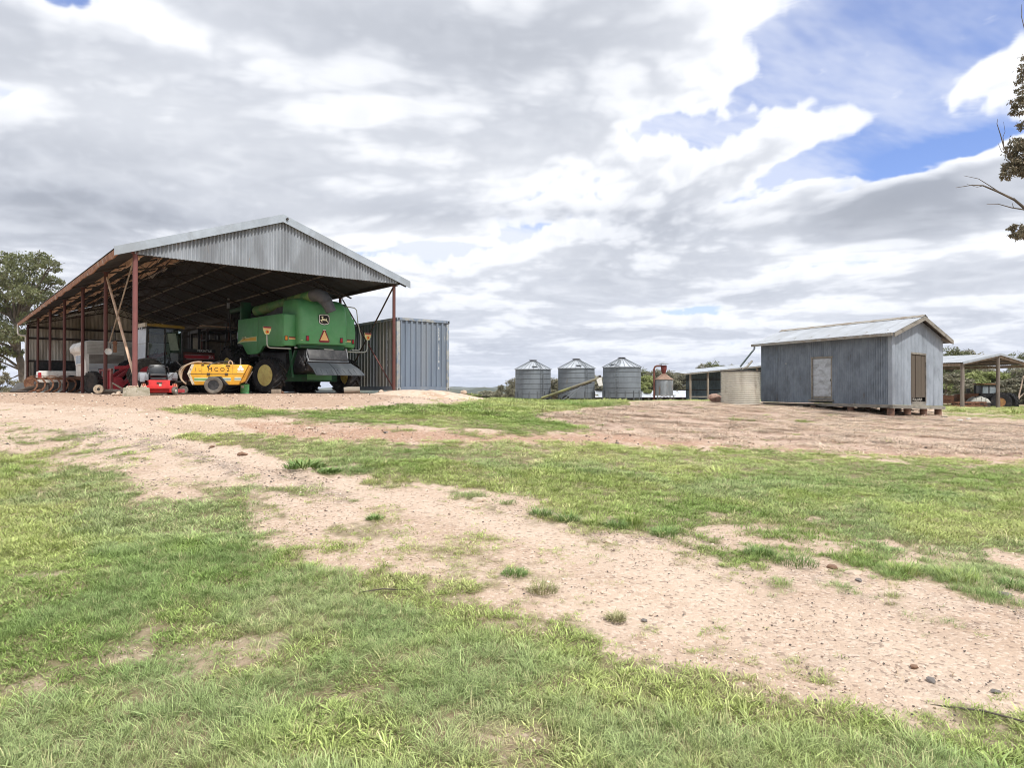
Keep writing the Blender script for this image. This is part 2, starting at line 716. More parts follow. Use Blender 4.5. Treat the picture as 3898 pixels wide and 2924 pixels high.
def hit(u, v):
    """World point where the sight line of a pixel meets the ground."""
    last = None
    for Y in np.geomspace(2, 120, 900):
        p = at(u, v, Y)
        if p.z < gz(p.x, p.y):
            return Vector((p.x, p.y, gz(p.x, p.y)))
    return Vector(at(u, v, 120))


def project(x, y, z):
    c, s = math.cos(PITCH), math.sin(PITCH)
    yy, zz_ = y * c + (z - EYE) * s, -y * s + (z - EYE) * c
    yy = np.where(yy < .3, np.nan, yy)
    return CU + FPX * x / yy, CV - FPX * zz_ / yy


def sdf(poly, u, v):
    """Signed distance to a polygon, positive inside."""
    u, v = np.nan_to_num(u, nan=-1e5), np.nan_to_num(v, nan=1e5)
    best = np.full(u.shape, 1e12)
    inside = np.zeros(u.shape, bool)
    n = len(poly)
    for i in range(n):
        (x1, y1), (x2, y2) = poly[i], poly[(i + 1) % n]
        ex, ey = x2 - x1, y2 - y1
        t = np.clip(((u - x1) * ex + (v - y1) * ey) / (ex * ex + ey * ey + 1e-9), 0, 1)
        dd = (u - x1 - t * ex) ** 2 + ((v - y1 - t * ey) * 1.0) ** 2
        best = np.minimum(best, dd)
        cond = ((y1 > v) != (y2 > v)) & (u < (x2 - x1) * (v - y1) / (y2 - y1 + 1e-9) + x1)
        inside ^= cond
    return np.where(inside, 1, -1) * np.sqrt(best)


P_FG = [(-2500, 1690), (0, 1705), (180, 1745), (420, 1800), (560, 1870), (900, 1925), (1130, 2050), (1290, 2130), (1600, 2190), (1900, 2275), (2200, 2360), (2480, 2440), (2700, 2490), (2900, 2550), (3200, 2620), (3500, 2680), (3898, 2740), (5500, 2900), (5500, 9000), (-2500, 9000)]
P_MID = [(690, 1648), (1000, 1668), (1300, 1683), (2000, 1688), (2700, 1708), (3300, 1735), (3898, 1765), (5500, 1790), (5500, 2190), (3898, 2140), (3500, 2085), (3200, 2050), (2850, 2005), (2450, 1955), (2100, 1915), (1750, 1880), (1450, 1830), (1150, 1755), (900, 1705)]
P_FRINGE = [(1150, 1755), (1450, 1840), (1750, 1890), (2050, 1960), (2300, 2040), (2650, 2120), (3000, 2190), (3500, 2260), (3898, 2300), (5500, 2350), (5500, 2200), (3898, 2200), (3200, 2100), (2450, 1980), (1750, 1870)]
P_UP = [(630, 1560), (760, 1548), (1040, 1556), (1150, 1566), (1500, 1548), (1760, 1540), (2000, 1515), (2345, 1522), (2400, 1545), (2200, 1560), (2040, 1580), (2150, 1610), (2280, 1615), (2240, 1645), (1980, 1650), (1700, 1636), (1400, 1616), (1080, 1594), (900, 1585), (700, 1580)]
P_STRIP = [(-2000, 1600), (60, 1610), (300, 1650), (700, 1720), (1100, 1850), (1500, 1960), (2000, 2080), (2300, 2150), (2200, 2260), (1700, 2200), (1300, 2130), (1000, 1960), (500, 1830), (0, 1700), (-2000, 1690)]
P_RB = [(3560, 1540), (3898, 1535), (6000, 1540), (6000, 1600), (3898, 1605), (3600, 1585)]
P_STRAW = [(2040, 1580), (2400, 1540), (2560, 1500), (2900, 1500), (3300, 1500), (3600, 1590), (3898, 1612), (6000, 1620), (6000, 1745), (3898, 1738), (3300, 1708), (2900, 1690), (2500, 1660), (2300, 1640), (2150, 1610)]
P_DARK = [(150, 1640), (420, 1625), (620, 1660), (900, 1740), (1250, 1830), (1300, 1880), (1000, 1850), (700, 1800), (420, 1740), (120, 1700)]
P_RED = [(900, 1610), (1400, 1622), (1980, 1652), (2300, 1645), (2900, 1690), (3898, 1735), (6000, 1750), (6000, 1790), (3898, 1768), (3300, 1738), (2700, 1710), (2000, 1690), (1300, 1684), (1000, 1660)]
P_PAD = [(-3000, 1300), (1560, 1300), (1560, 1500), (1400, 1545), (1050, 1560), (700, 1580), (500, 1552), (0, 1535), (-3000, 1530)]


P_DARK2 = [(1780, 1950), (2100, 2005), (2450, 2085), (2800, 2190), (3200, 2255), (3898, 2335), (5000, 2400), (5000, 2340), (3898, 2285), (3200, 2195), (2500, 2035), (2000, 1955)]
P_DARK3 = [(2900, 2470), (3400, 2530), (3898, 2590), (5000, 2700), (5000, 2850), (3898, 2710), (3500, 2650), (3200, 2590)]


RUTS = [[(-600, 1545), (0, 1568), (300, 1592), (600, 1642), (900, 1722), (1150, 1792), (1500, 1893), (1800, 1965), (2100, 2045), (2500, 2185), (3000, 2335), (3898, 2560), (5500, 2900)],
        [(600, 1735), (1000, 1880), (1300, 1990), (1700, 2105), (2200, 2262), (2700, 2405), (3300, 2545), (3898, 2660)]]


def rut_mask(x, y, z):
    u, v = project(x, y, z)
    u, v = np.nan_to_num(u, nan=-1e5), np.nan_to_num(v, nan=1e5)
    k = np.clip((v - 1475) / 520, .07, 1.4)
    out = np.zeros(u.shape)
    wob = (fbm(x * .9, y * .9, 3, 141) - .5) * 60 * k
    for line, amp in zip(RUTS, (1.0, .7)):
        d = np.full(u.shape, 1e9)
        for (x1, y1), (x2, y2) in zip(line, line[1:]):
            ex, ey = x2 - x1, y2 - y1
            t = np.clip(((u - x1) * ex + (v - y1) * ey) / (ex * ex + ey * ey), 0, 1)
            d = np.minimum(d, np.hypot(u - x1 - t * ex, v - y1 - t * ey + wob))
        out = np.maximum(out, amp * (1 - sstep(20, 75, d / k)))
    return out * (.55 + .45 * sstep(.3, .55, fbm(x * 1.7, y * 1.7, 3, 151)))


def masks(x, y, z):
    u, v = project(x, y, z)
    behind = ~np.isfinite(u)
    vv = np.nan_to_num(v, nan=4000)
    kx = np.clip((vv - 1475) / 520, .07, 1.3)
    n1 = (fbm(x * 1.3, y * 1.3, 4, 21) - .5) * 2
    n2 = (fbm(x * 5.0, y * 5.0, 3, 31) - .5) * 2
    n3 = (fbm(x * 13.0, y * 13.0, 2, 35) - .5) * 2
    e = (n1 * .65 + n2 * .55 + n3 * .30) * 150 * kx

    def m(poly, w=42, amp=1.0, off=0.0):
        return sstep(-w, w, (sdf(poly, u, v) + e * amp + off * kx) / kx)
    pad_ = np.clip(m(P_PAD, 35, .6) + m(P_RED, 45, .7), 0, 1)
    big = fbm(x * .55, y * .55, 4, 41)
    fine = fbm(x * 2.6, y * 2.6, 4, 51)
    g = m(P_FG, 95, 1.1) * (.50 + .50 * sstep(.27, .43, big * .2 + fine * .8))
    g = np.maximum(g, m(P_MID, 40) * (.70 + .3 * sstep(.3, .5, fine)))
    g = np.maximum(g, m(P_FRINGE, 80) * sstep(.43, .60, fine * .75 + big * .25) * .85)
    g = np.maximum(g, m(P_UP, 50, .8) * (.8 + .2 * fine))
    vf = fbm(x * 5.5, y * 5.5, 3, 57)
    g = np.maximum(g, m(P_STRIP, 110) * sstep(.42, .58, fine * .45 + big * .2 + vf * .35) * (.60 + .18 * sstep(1900, 1000, np.nan_to_num(u, nan=0.0))))
    g = np.maximum(g, (1 - pad_) * sstep(.60, .72, vf * .6 + fine * .4) * .18)
    g = np.maximum(g, m(P_RB, 40, .5) * (.12 + .40 * fine))
    straw = m(P_STRAW, 40, .8)
    g = g * (1 - straw * .85)
    g = np.maximum(g, straw * sstep(.70, .78, fine) * .55)
    r = np.hypot(x, y)
    out = behind | (np.abs(u - CU) > 3000)
    g = np.where(out, .8, g)
    far = sstep(45, 70, y)
    g = np.where((y > 45) & ~behind, np.maximum(g * (1 - far), far * .75), g)
    dark = m(P_DARK, 90) * sstep(.40, .6, fine)
    dark = np.maximum(dark, np.maximum(m(P_DARK2, 60), m(P_DARK3, 70) * .8) * sstep(.36, .58, vf) * .8)
    dark = np.where(out, 0, dark)
    red = np.where(out, 0, m(P_RED, 45, .7))
    pad = np.where(out, 0, m(P_PAD, 35, .6))
    straw = np.where(out | (y > 60), 0, straw)
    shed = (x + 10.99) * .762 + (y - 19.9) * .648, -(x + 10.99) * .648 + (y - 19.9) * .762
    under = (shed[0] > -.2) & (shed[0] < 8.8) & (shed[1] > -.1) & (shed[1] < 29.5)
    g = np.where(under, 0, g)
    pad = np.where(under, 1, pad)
    return np.clip(g, 0, 1), straw, np.clip(dark, 0, 1), red, pad


# polar grid: fine where the photograph looks, coarse elsewhere
_ph = np.concatenate([np.arange(-46, 46.01, .15), np.arange(50, 310.01, 4.0)]) * PI / 180
_rr = np.concatenate([[.35], np.geomspace(.9, 62, 290), np.geomspace(66, 9000, 62)])
PHI, RR = np.meshgrid(_ph, _rr)
GX, GY = np.sin(PHI) * RR, np.cos(PHI) * RR
GZ = ground_z(GX, GY)
mk = [np.zeros_like(GX) for _ in range(5)]
mk = masks(GX, GY, GZ)
rut = rut_mask(GX, GY, GZ) * (1 - mk[0] * .6)
GZ = GZ - rut * .012 + mk[3] * -.015
nr, nc = GX.shape
verts = np.stack([GX, GY, GZ], -1).reshape(-1, 3)
verts = np.vstack([verts, [[0, 0, float(GZ[0].mean())]]])
ii, jj = np.meshgrid(np.arange(nr - 1), np.arange(nc), indexing='ij')
jn = (jj + 1) % nc
quads = np.stack([ii * nc + jj, ii * nc + jn, (ii + 1) * nc + jn, (ii + 1) * nc + jj], -1).reshape(-1, 4)
tris = [(len(verts) - 1, (j + 1) % nc, j) for j in range(nc)]
me = bpy.data.meshes.new('ground')
me.from_pydata(verts.tolist(), [], quads.tolist() + tris)
me.polygons.foreach_set('use_smooth', [True] * len(me.polygons))
for nm, a, b, c in (('mask', mk[0], mk[1], mk[2]), ('mask2', mk[3], mk[4], rut)):
    at_ = me.color_attributes.new(nm, 'FLOAT_COLOR', 'POINT')
    arr = np.ones((len(verts), 4), np.float32)
    for k, q in enumerate((a, b, c)):
        arr[:-1, k] = q.ravel()
    arr[-1, :3] = (1, 0, 0)
    at_.data.foreach_set('color', arr.ravel())


def ground_mat():
    m = bpy.data.materials.new('ground')
    m.use_nodes = True
    nt = m.node_tree
    b = nt.nodes['Principled BSDF']
    b.inputs['Roughness'].default_value = .95
    b.inputs['Specular IOR Level'].default_value = .15
    ge = nt.nodes.new('ShaderNodeNewGeometry')
    pos = X(nt, ge.outputs['Position'])

    def attr(nm):
        a = nt.nodes.new('ShaderNodeAttribute')
        a.attribute_name = nm
        s = nt.nodes.new('ShaderNodeSeparateColor')
        nt.links.new(a.outputs['Color'], s.inputs[0])
        return [X(nt, s.outputs[i]) for i in range(3)]
    gr, st, dk = attr('mask')
    rd, pd, ru = attr('mask2')
    n1 = noise(nt, pos, 1.1, 6, .6)
    n2 = noise(nt, pos, 7.0, 6, .65)
    n3 = noise(nt, pos, 55.0, 4, .7)
    n4 = noise(nt, pos, 21.0, 5, .65)
    dirt = mixc(nt, n1.ss(.35, .65), (.57, .445, .35), (.48, .36, .275))
    dirt = mixc(nt, n2.ss(.52, .72) * .6, dirt, (.40, .275, .195))
    dirt = mixc(nt, n4.ss(.58, .70) * .55, dirt, (.66, .53, .42))
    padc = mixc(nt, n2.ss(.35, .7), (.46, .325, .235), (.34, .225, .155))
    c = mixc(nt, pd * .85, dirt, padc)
    redc = mixc(nt, n4.ss(.4, .65), (.44, .275, .19), (.32, .19, .13))
    c = mixc(nt, rd * .9, c, redc)
    dkc = mixc(nt, n4.ss(.4, .6), (.25, .195, .16), (.15, .13, .12))
    c = mixc(nt, dk * .75 * n4.ss(.3, .6), c, dkc)
    c = mixc(nt, ru * .75, c, mixc(nt, n4.ss(.35, .65), (.61, .485, .385), (.55, .43, .335)))
    stc = mixc(nt, n2.ss(.38, .68), (.50, .375, .30), (.36, .25, .19))
    stc = mixc(nt, n1.ss(.50, .64) * .75, stc, (.19, .12, .085))
    c = mixc(nt, st * .95, c, stc)
    grc = mixc(nt, n4.ss(.35, .65), (.20, .175, .095), (.14, .135, .06))
    grc = mixc(nt, n1.ss(.4, .65), grc, (.25, .20, .125))
    far = X(nt, nt.nodes.new('ShaderNodeCameraData').outputs['View Distance']) if False else None
    c = mixc(nt, gr.ss(.15, .8) * .92, c, grc)
    # coarse grit: dark and pale grains
    vo = nt.nodes.new('ShaderNodeTexVoronoi')
    vo.inputs['Scale'].default_value = 46
    nt.links.new(pos.k, vo.inputs['Vector'])
    vs_ = nt.nodes.new('ShaderNodeSeparateColor')
    nt.links.new(vo.outputs['Color'], vs_.inputs[0])
    cell = X(nt, vs_.outputs[0])
    soil = (1.0 - gr).sat()
    c = mixc(nt, cell.ss(.80, .84) * soil * .55, c, (.70, .58, .48))
    c = mixc(nt, (1.0 - cell).ss(.90, .93) * soil * .6, c, (.20, .15, .12))
    nt.links.new(c.k, b.inputs['Base Color'])
    vd = X(nt, vo.outputs['Distance'])
    hgt = n3 * .5 + n4 * .8 + n2 * 1.2 + (1.0 - vd) * .35 * soil
    bn = nt.nodes.new('ShaderNodeBump')
    bn.inputs['Strength'].default_value = .75
    bn.inputs['Distance'].default_value = .03
    nt.links.new(hgt.k, bn.inputs['Height'])
    nt.links.new(bn.outputs[0], b.inputs['Normal'])
    return m


me.materials.append(ground_mat())
ground = bpy.data.objects.new('ground', me)
COL.objects.link(ground)
tag(ground, kind='structure')


# ------------------------------------------------------------------ ground cover: grass, straw, gravel
def tint_mat(name, trans=.0, rough=.7, spec=.25):
    m = bpy.data.materials.new(name)
    m.use_nodes = True
    nt = m.node_tree
    b = nt.nodes['Principled BSDF']
    a = nt.nodes.new('ShaderNodeAttribute')
    a.attribute_type = 'INSTANCER'
    a.attribute_name = 'tint'
    ge = nt.nodes.new('ShaderNodeNewGeometry')
    r = X(nt, ge.outputs['Random Per Island'])
    k = r * .9 + .55
    c = mixc(nt, 1.0, X(nt, a.outputs['Color']), combine(nt, k, k, k), 'MULTIPLY')
    nt.links.new(c.k, b.inputs['Base Color'])
    b.inputs['Roughness'].default_value = rough
    b.inputs['Specular IOR Level'].default_value = spec
    if trans:
        tr = nt.nodes.new('ShaderNodeBsdfTranslucent')
        nt.links.new(c.k, tr.inputs['Color'])
        ms = nt.nodes.new('ShaderNodeMixShader')
        ms.inputs[0].default_value = trans
        nt.links.new(b.outputs[0], ms.inputs[1])
        nt.links.new(tr.outputs[0], ms.inputs[2])
        nt.links.new(ms.outputs[0], nt.nodes['Material Output'].inputs[0])
    return m


def tuft_mesh(name, m, n, rad, hmin, hmax, w, lean, seed, flat=0.0, dome=0.0):
    rs = random.Random(seed)
    vs, fs = [], []
    for i in range(n):
        a = rs.uniform(0, 2 * PI)
        q = rad * math.sqrt(rs.random())
        bx, by = q * math.cos(a), q * math.sin(a)
        hh = rs.uniform(hmin, hmax)
        hh *= 1 - dome * (q / rad) ** 1.5 * rs.uniform(.6, 1.0)
        d = a + rs.uniform(-1.4, 1.4)
        ln = lean * rs.uniform(.3, 1.2)
        ww = w * rs.uniform(.7, 1.25)
        sx, sy = -math.sin(d + rs.uniform(-.6, .6)), math.cos(d)
        o = len(vs)
        for k, (t, wk) in enumerate(((0, .8), (.45, 1.0), (.8, .7), (1, .08))):
            out = ln * hh * (t ** 1.7)
            z = hh * (t - .35 * min(1.2, ln) * t * t) * (1 - flat) + .004 * flat + hh * flat * .12 * math.sin(t * 3)
            cx, cy = bx + math.cos(d) * out, by + math.sin(d) * out
            vs.append((cx - sx * ww * wk / 2, cy - sy * ww * wk / 2, z))
            vs.append((cx + sx * ww * wk / 2, cy + sy * ww * wk / 2, z))
        for k in range(3):
            fs.append((o + 2 * k, o + 2 * k + 1, o + 2 * k + 3, o + 2 * k + 2))
    me = bpy.data.meshes.new(name)
    me.from_pydata(vs, [], fs)
    me.materials.append(m)
    return bpy.data.objects.new(name, me)


def scatter(name, protos, P, idx, rot, scl, tint):
    """One 'stuff' object: points carrying instances of a few small meshes."""
    lib = bpy.data.collections.new(name + '_kinds')
    for i, p in enumerate(protos):
        p.name = '%s_kind_%02d' % (name, i)
        lib.objects.link(p)
    me = bpy.data.meshes.new(name)
    me.from_pydata(P.tolist(), [], [])
    n = len(P)
    a = me.attributes.new('idx', 'INT', 'POINT'); a.data.foreach_set('value', idx.astype(np.int32))
    a = me.attributes.new('rot', 'FLOAT_VECTOR', 'POINT'); a.data.foreach_set('vector', rot.astype(np.float32).ravel())
    a = me.attributes.new('scl', 'FLOAT_VECTOR', 'POINT'); a.data.foreach_set('vector', scl.astype(np.float32).ravel())
    a = me.attributes.new('tint', 'FLOAT_COLOR', 'POINT'); a.data.foreach_set('color', np.hstack([tint, np.ones((n, 1))]).astype(np.float32).ravel())
    o = bpy.data.objects.new(name, me)
    COL.objects.link(o)
    ng = bpy.data.node_groups.new(name, 'GeometryNodeTree')
    ng.interface.new_socket('Geometry', in_out='INPUT', socket_type='NodeSocketGeometry')
    ng.interface.new_socket('Geometry', in_out='OUTPUT', socket_type='NodeSocketGeometry')
    gi, go = ng.nodes.new('NodeGroupInput'), ng.nodes.new('NodeGroupOutput')
    ci = ng.nodes.new('GeometryNodeCollectionInfo')
    ci.inputs['Collection'].default_value = lib
    ci.inputs['Separate Children'].default_value = True
    ci.inputs['Reset Children'].default_value = True
    ip = ng.nodes.new('GeometryNodeInstanceOnPoints')
    ip.inputs['Pick Instance'].default_value = True

    def na(nm, tp):
        q = ng.nodes.new('GeometryNodeInputNamedAttribute')
        q.data_type = tp
        q.inputs['Name'].default_value = nm
        return q.outputs['Attribute']
    L = ng.links.new
    L(gi.outputs[0], ip.inputs['Points'])
    L(ci.outputs[0], ip.inputs['Instance'])
    L(na('idx', 'INT'), ip.inputs['Instance Index'])
    L(na('rot', 'FLOAT_VECTOR'), ip.inputs['Rotation'])
    L(na('scl', 'FLOAT_VECTOR'), ip.inputs['Scale'])
    L(ip.outputs[0], go.inputs[0])
    md = o.modifiers.new('scatter', 'NODES')
    md.node_group = ng
    tag(o, kind='stuff')
    return o


RNG = np.random.default_rng(3)


def sample(y0, y1, dens, margin=.06):
    """Random ground points inside the view wedge between two distances."""
    tmax = .75 + margin
    area = tmax * (y1 * y1 - y0 * y0)
    n = int(area * dens)
    y = np.sqrt(RNG.uniform(y0 * y0, y1 * y1, n))
    x = RNG.uniform(-tmax, tmax, n) * y
    return x, y


def lerp3(a, b, t):
    return np.asarray(a)[None] * (1 - t[:, None]) + np.asarray(b)[None] * t[:, None]


def grass_field():
    gm = tint_mat('grass_blade', .26)
    protos = [
        tuft_mesh('t', gm, 20, .050, .018, .044, .0037, 1.0, 1),      # 0 short
        tuft_mesh('t', gm, 20, .055, .020, .052, .0040, 1.2, 2),     # 1 short, spreading
        tuft_mesh('t', gm, 26, .055, .04, .10, .0026, .9, 3),        # 2 fine and tall
        tuft_mesh('t', gm, 14, .055, .03, .08, .0062, 1.1, 4),        # 3 broad
        tuft_mesh('t', gm, 44, .13, .03, .075, .0062, 1.0, 5),       # 4 wider, for the middle distance
        tuft_mesh('t', gm, 44, .13, .035, .09, .0070, 1.0, 6),       # 5
        tuft_mesh('t', gm, 70, .26, .05, .11, .013, .9, 7),          # 6 far
        tuft_mesh('t', gm, 70, .26, .05, .13, .014, .9, 8),          # 7 far
        tuft_mesh('t', gm, 5, .03, .14, .26, .0022, .6, 9),          # 8 single long stems
    ]
    A = []
    for y0, y1, dens, kinds, sc in ((1.6, 6.0, 900, (0, 1, 2, 3), 1.0), (5.5, 9.5, 400, (0, 1, 3, 4), 1.15), (9.0, 16.0, 110, (4, 5), 1.0), (15.0, 34.0, 46, (6, 7), 1.0), (34, 62, 14, (6, 7), 1.8)):
        x, y = sample(y0, y1, dens)
        z = ground_z(x, y)
        g, st, dk, rd, pd = masks(x, y, z)
        patch = fbm(x * .8, y * .8, 4, 61)
        g = g * (1 - .75 * rut_mask(x, y, z) * (g < .75))
        keep = RNG.random(len(x)) < g ** 1.1
        x, y, z, g, patch = x[keep], y[keep], z[keep], g[keep], patch[keep]
        n = len(x)
        if not n:
            continue
        idx = RNG.choice(kinds, n)
        hue = fbm(x * .45 + 3, y * .45, 4, 71)
        dry = fbm(x * 1.4, y * 1.4, 4, 81)
        blu = sstep(.50, .62, patch)
        if y0 < 5:
            idx = np.where((blu > .5) & (RNG.random(n) < .75), 2, idx)
            idx = np.where((idx == 2) & (blu < .3) & (RNG.random(n) < .7), 1, idx)
            idx = np.where(RNG.random(n) < .006, 8, idx)
        col = lerp3((.345, .44, .14), (.445, .505, .19), sstep(.35, .65, hue))
        mid = sstep(8.5, 12, y)
        blue = np.asarray((.30, .39, .20))[None]
        w = (blu * .6 * (1 - .6 * mid))[:, None]
        col = col * (1 - w) + blue * w
        dark = (sstep(.54, .68, 1 - hue) * .5)[:, None]
        col = col * (1 - dark) + np.asarray((.20, .31, .09))[None] * dark
        dw = (sstep(.52, .68, dry) * .45 * (1.25 - g))[:, None] + (RNG.random(n) < .09)[:, None] * .65
        dw = np.clip(dw, 0, .9)
        col = col * (1 - dw) + np.asarray((.58, .51, .31))[None] * dw
        col = col * RNG.uniform(.8, 1.22, n)[:, None]
        s = sc * RNG.uniform(.65, 1.2, n) * (.50 + .48 * g)
        up = ((x - 0) / y * FPX + CU)
        tall = np.where((y > 18) & (y < 40) & (up > 1050) & (up < 2450), 1.55, 1.0)      # the uncut patch on the crest
        tall = np.where((y > 22) & (y < 30) & (up > 1800) & (up < 2400), 2.3, tall)
        hgt = (.36 + .66 * fbm(x * 1.1, y * 1.1, 3, 91)) * (1 - .25 * mid)
        S = np.stack([s, s, s * hgt * tall], -1)
        rot = np.stack([RNG.normal(0, .12, n), RNG.normal(0, .12, n), RNG.uniform(0, 6.283, n)], -1)
        A.append((np.stack([x, y, z - .004], -1), idx, rot, S, col))
    P, idx, rot, S, col = (np.concatenate([a[i] for a in A]) for i in range(5))
    scatter('grass', protos, P, idx, rot, S, col)


def straw_field():
    gm = tint_mat('straw_blade', .2)
    protos = [tuft_mesh('t', gm, 34, .20, .10, .26, .010, 1.3, 11, .86), tuft_mesh('t', gm, 34, .20, .08, .22, .012, 1.3, 12, .8), tuft_mesh('t', gm, 18, .10, .10, .25, .008, .8, 13, .3)]
    x, y = sample(11, 42, 34)
    z = ground_z(x, y)
    g, st, dk, rd, pd = masks(x, y, z)
    cl_ = fbm(x * 1.2, y * 1.2, 4, 111)
    keep = RNG.random(len(x)) < st * sstep(.34, .56, cl_)
    x, y, z, cl_ = x[keep], y[keep], z[keep], cl_[keep]
    n = len(x)
    idx = RNG.choice((0, 1), n)
    col = lerp3((.58, .45, .36), (.74, .63, .50), RNG.random(n))
    col = col * (1 - (RNG.random(n) < .18)[:, None] * .45)
    s = RNG.uniform(.6, 1.3, n)
    rot = np.stack([RNG.normal(0, .05, n), RNG.normal(0, .05, n), RNG.uniform(0, 6.283, n)], -1)
    scatter('dry_straw', protos, np.stack([x, y, z], -1), idx, rot, np.stack([s, s, s], -1), col)
    # thin dead stalks and litter among the sparse grass of the tracks
    x, y = sample(2.2, 18, 26)
    z = ground_z(x, y)
    g, st, dk, rd, pd = masks(x, y, z)
    keep = RNG.random(len(x)) < np.clip(.9 - g, 0, .5) * (fbm(x * 1.5, y * 1.5, 3, 121) > .5)
    x, y, z = x[keep], y[keep], z[keep]
    n = len(x)
    gm2 = tint_mat('litter_blade', .1)
    protos = [tuft_mesh('t', gm2, 7, .06, .03, .09, .004, 1.2, 14, .75), tuft_mesh('t', gm2, 4, .05, .02, .06, .006, 1.2, 15, .85)]
    col = lerp3((.30, .22, .14), (.50, .41, .29), RNG.random(n))
    s = RNG.uniform(.6, 1.5, n)
    rot = np.stack([np.zeros(n), np.zeros(n), RNG.uniform(0, 6.283, n)], -1)
    scatter('leaf_litter', protos, np.stack([x, y, z], -1), RNG.integers(0, 2, n), rot, np.stack([s, s, s], -1), col)


def gravel_field():
    gm = tint_mat('gravel', 0, .85, .3)
    protos = []
    for k in range(5):
        mb = MB().rock((0, 0, 0), (1, .75, .55), 40 + k, 1, .5)
        p = mb.build('g', gm)
        COL.objects.unlink(p)
        protos.append(p)
    A = []
    for y0, y1, dens, smin, smax in ((2.6, 7.5, 1300, .005, .022), (7.5, 13, 420, .009, .036), (13, 24, 60, .02, .075)):
        x, y = sample(y0, y1, dens)
        z = ground_z(x, y)
        g, st, dk, rd, pd = masks(x, y, z)
        pt = fbm(x * .9, y * .9, 4, 131)
        keep = RNG.random(len(x)) < (1 - .7 * rut_mask(x, y, z)) * np.clip((1 - g * 1.25), 0, 1) * (.18 + .55 * sstep(.48, .62, pt) + .9 * dk) * (1 - .6 * st) * (1 - .6 * pd)
        x, y, z, dk, pt = x[keep], y[keep], z[keep], dk[keep], pt[keep]
        n = len(x)
        s = smin + (smax - smin) * RNG.random(n) ** 3.2
        s = s * np.where(RNG.random(n) < .02, 1.8, 1.0)
        c = RNG.random(n)
        lightp = .48 - .12 * dk
        col = np.where((c < lightp)[:, None], lerp3((.60, .47, .37), (.74, .64, .54), RNG.random(n)), lerp3((.07, .065, .065), (.32, .235, .18), RNG.random(n) ** 1.3))
        rot = np.stack([RNG.normal(0, .25, n), RNG.normal(0, .25, n), RNG.uniform(0, 6.283, n)], -1)
        A.append((np.stack([x, y, z + s * .1], -1), RNG.integers(0, 5, n), rot, np.stack([s, s, s], -1), col))
    scatter('gravel', protos, *(np.concatenate([a[i] for a in A]) for i in range(5)))


grass_field()
straw_field()
gravel_field()

# ------------------------------------------------------------------ far hills and plain
M_HILL = mat('hill_bush', (.060, .075, .055), .95, col2=(.11, .115, .075), scale=.012, thr=(.45, .6), col3=(.03, .04, .03), scale3=.05, coords='Object')


def ridge(name, dist, base, prof, t0, t1, n=260, seed=1, rough=1.0, depth=900):
    """A bush-covered ridge: crest line of heights (metres above the eye) over the bearing t = x/y."""
    t = np.linspace(t0, t1, n)
    hh = np.interp(t, [p[0] for p in prof], [p[1] for p in prof])
    hh = hh + rough * (fbm(t * 60, t * 0 + seed, 5, seed) - .5) * 2
    vs, fs = [], []
    for k, (dd, f) in enumerate(((-.35, 0), (-.18, .55), (-.06, .88), (0, 1), (.12, .8), (.5, 0))):
        for i in range(n):
            y = dist + depth * dd + 60 * math.sin(i * .13 + k)
            z = base + (EYE + hh[i] - base) * f
            if 0 < k < 5:
                z += rough * (vnoise(np.array([t[i] * 300]), np.array([k * 3.3]), seed + 5)[0] - .5) * 2
            vs.append((t[i] * y, y, z))
    for k in range(5):
        for i in range(n - 1):
            a = k * n + i
            fs.append((a, a + 1, a + n + 1, a + n))
    o = MB().add(vs, fs).build(name, M_HILL, smooth=True)
    return tag(o, kind='structure')


ridge('hills', 4200, -90, [(-1.4, 14), (-.75, 10), (-.4, 8), (-.12, 10), (-.09, 16), (-.05, 12), (-.02, 18), (.02, 22), (.2, 24), (.6, 30), (1.4, 20)], -1.5, 1.5, seed=3, rough=4, depth=1500)
ridge('ridge', 1500, -60, [(-1.4, -8), (-.75, -6), (-.4, -6), (-.12, 1), (-.07, 1.5), (.02, 2), (.2, 6), (.6, 8), (1.4, 6)], -1.5, 1.5, seed=8, rough=3.0, depth=700)

# ================================================================== shared materials
M_GALV = mat('galvanised_sheet', (.37, .40, .435), .5, .3, col2=(.29, .31, .335), scale=1.6, thr=(.42, .62), stretch=(1, 1, .25), rnd=.03, col3=(.33, .26, .2), scale3=5, thr3=(.66, .8))
M_GALV_LIGHT = mat('new_galvanised', (.40, .45, .505), .45, .3, col2=(.34, .375, .41), scale=.9, thr=(.45, .6), rnd=.05)
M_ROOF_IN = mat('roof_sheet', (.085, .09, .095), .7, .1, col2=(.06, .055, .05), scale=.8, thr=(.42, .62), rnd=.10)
M_BACKWALL = mat('wall_sheet', (.74, .73, .68), .6, .15, col2=(.40, .37, .32), scale=.7, thr=(.45, .65), stretch=(1, 1, .3), rnd=.08)
M_REDPOST = mat('red_oxide_steel', (.115, .042, .036), .65, 0, col2=(.085, .038, .032), scale=3, thr=(.5, .65), stretch=(1, 1, .3), col3=(.30, .17, .13), scale3=9, thr3=(.64, .74))
M_REDPOST_FADED = mat('faded_red_steel', (.20, .078, .074), .65, 0, col2=(.16, .07, .064), scale=3, thr=(.5, .65), stretch=(1, 1, .3), col3=(.38, .2, .17), scale3=11, thr3=(.66, .76))
M_RUST = mat('rusty_steel', (.16, .075, .045), .85, 0, col2=(.25, .13, .075), scale=5, thr=(.42, .6), col3=(.07, .04, .03), scale3=17, thr3=(.55, .68))
M_RUSTTIN = mat('rusty_tin', (.36, .19, .115), .8, 0, col2=(.25, .12, .075), scale=4, thr=(.45, .6), col3=(.42, .36, .31), scale3=2.4, thr3=(.56, .66))
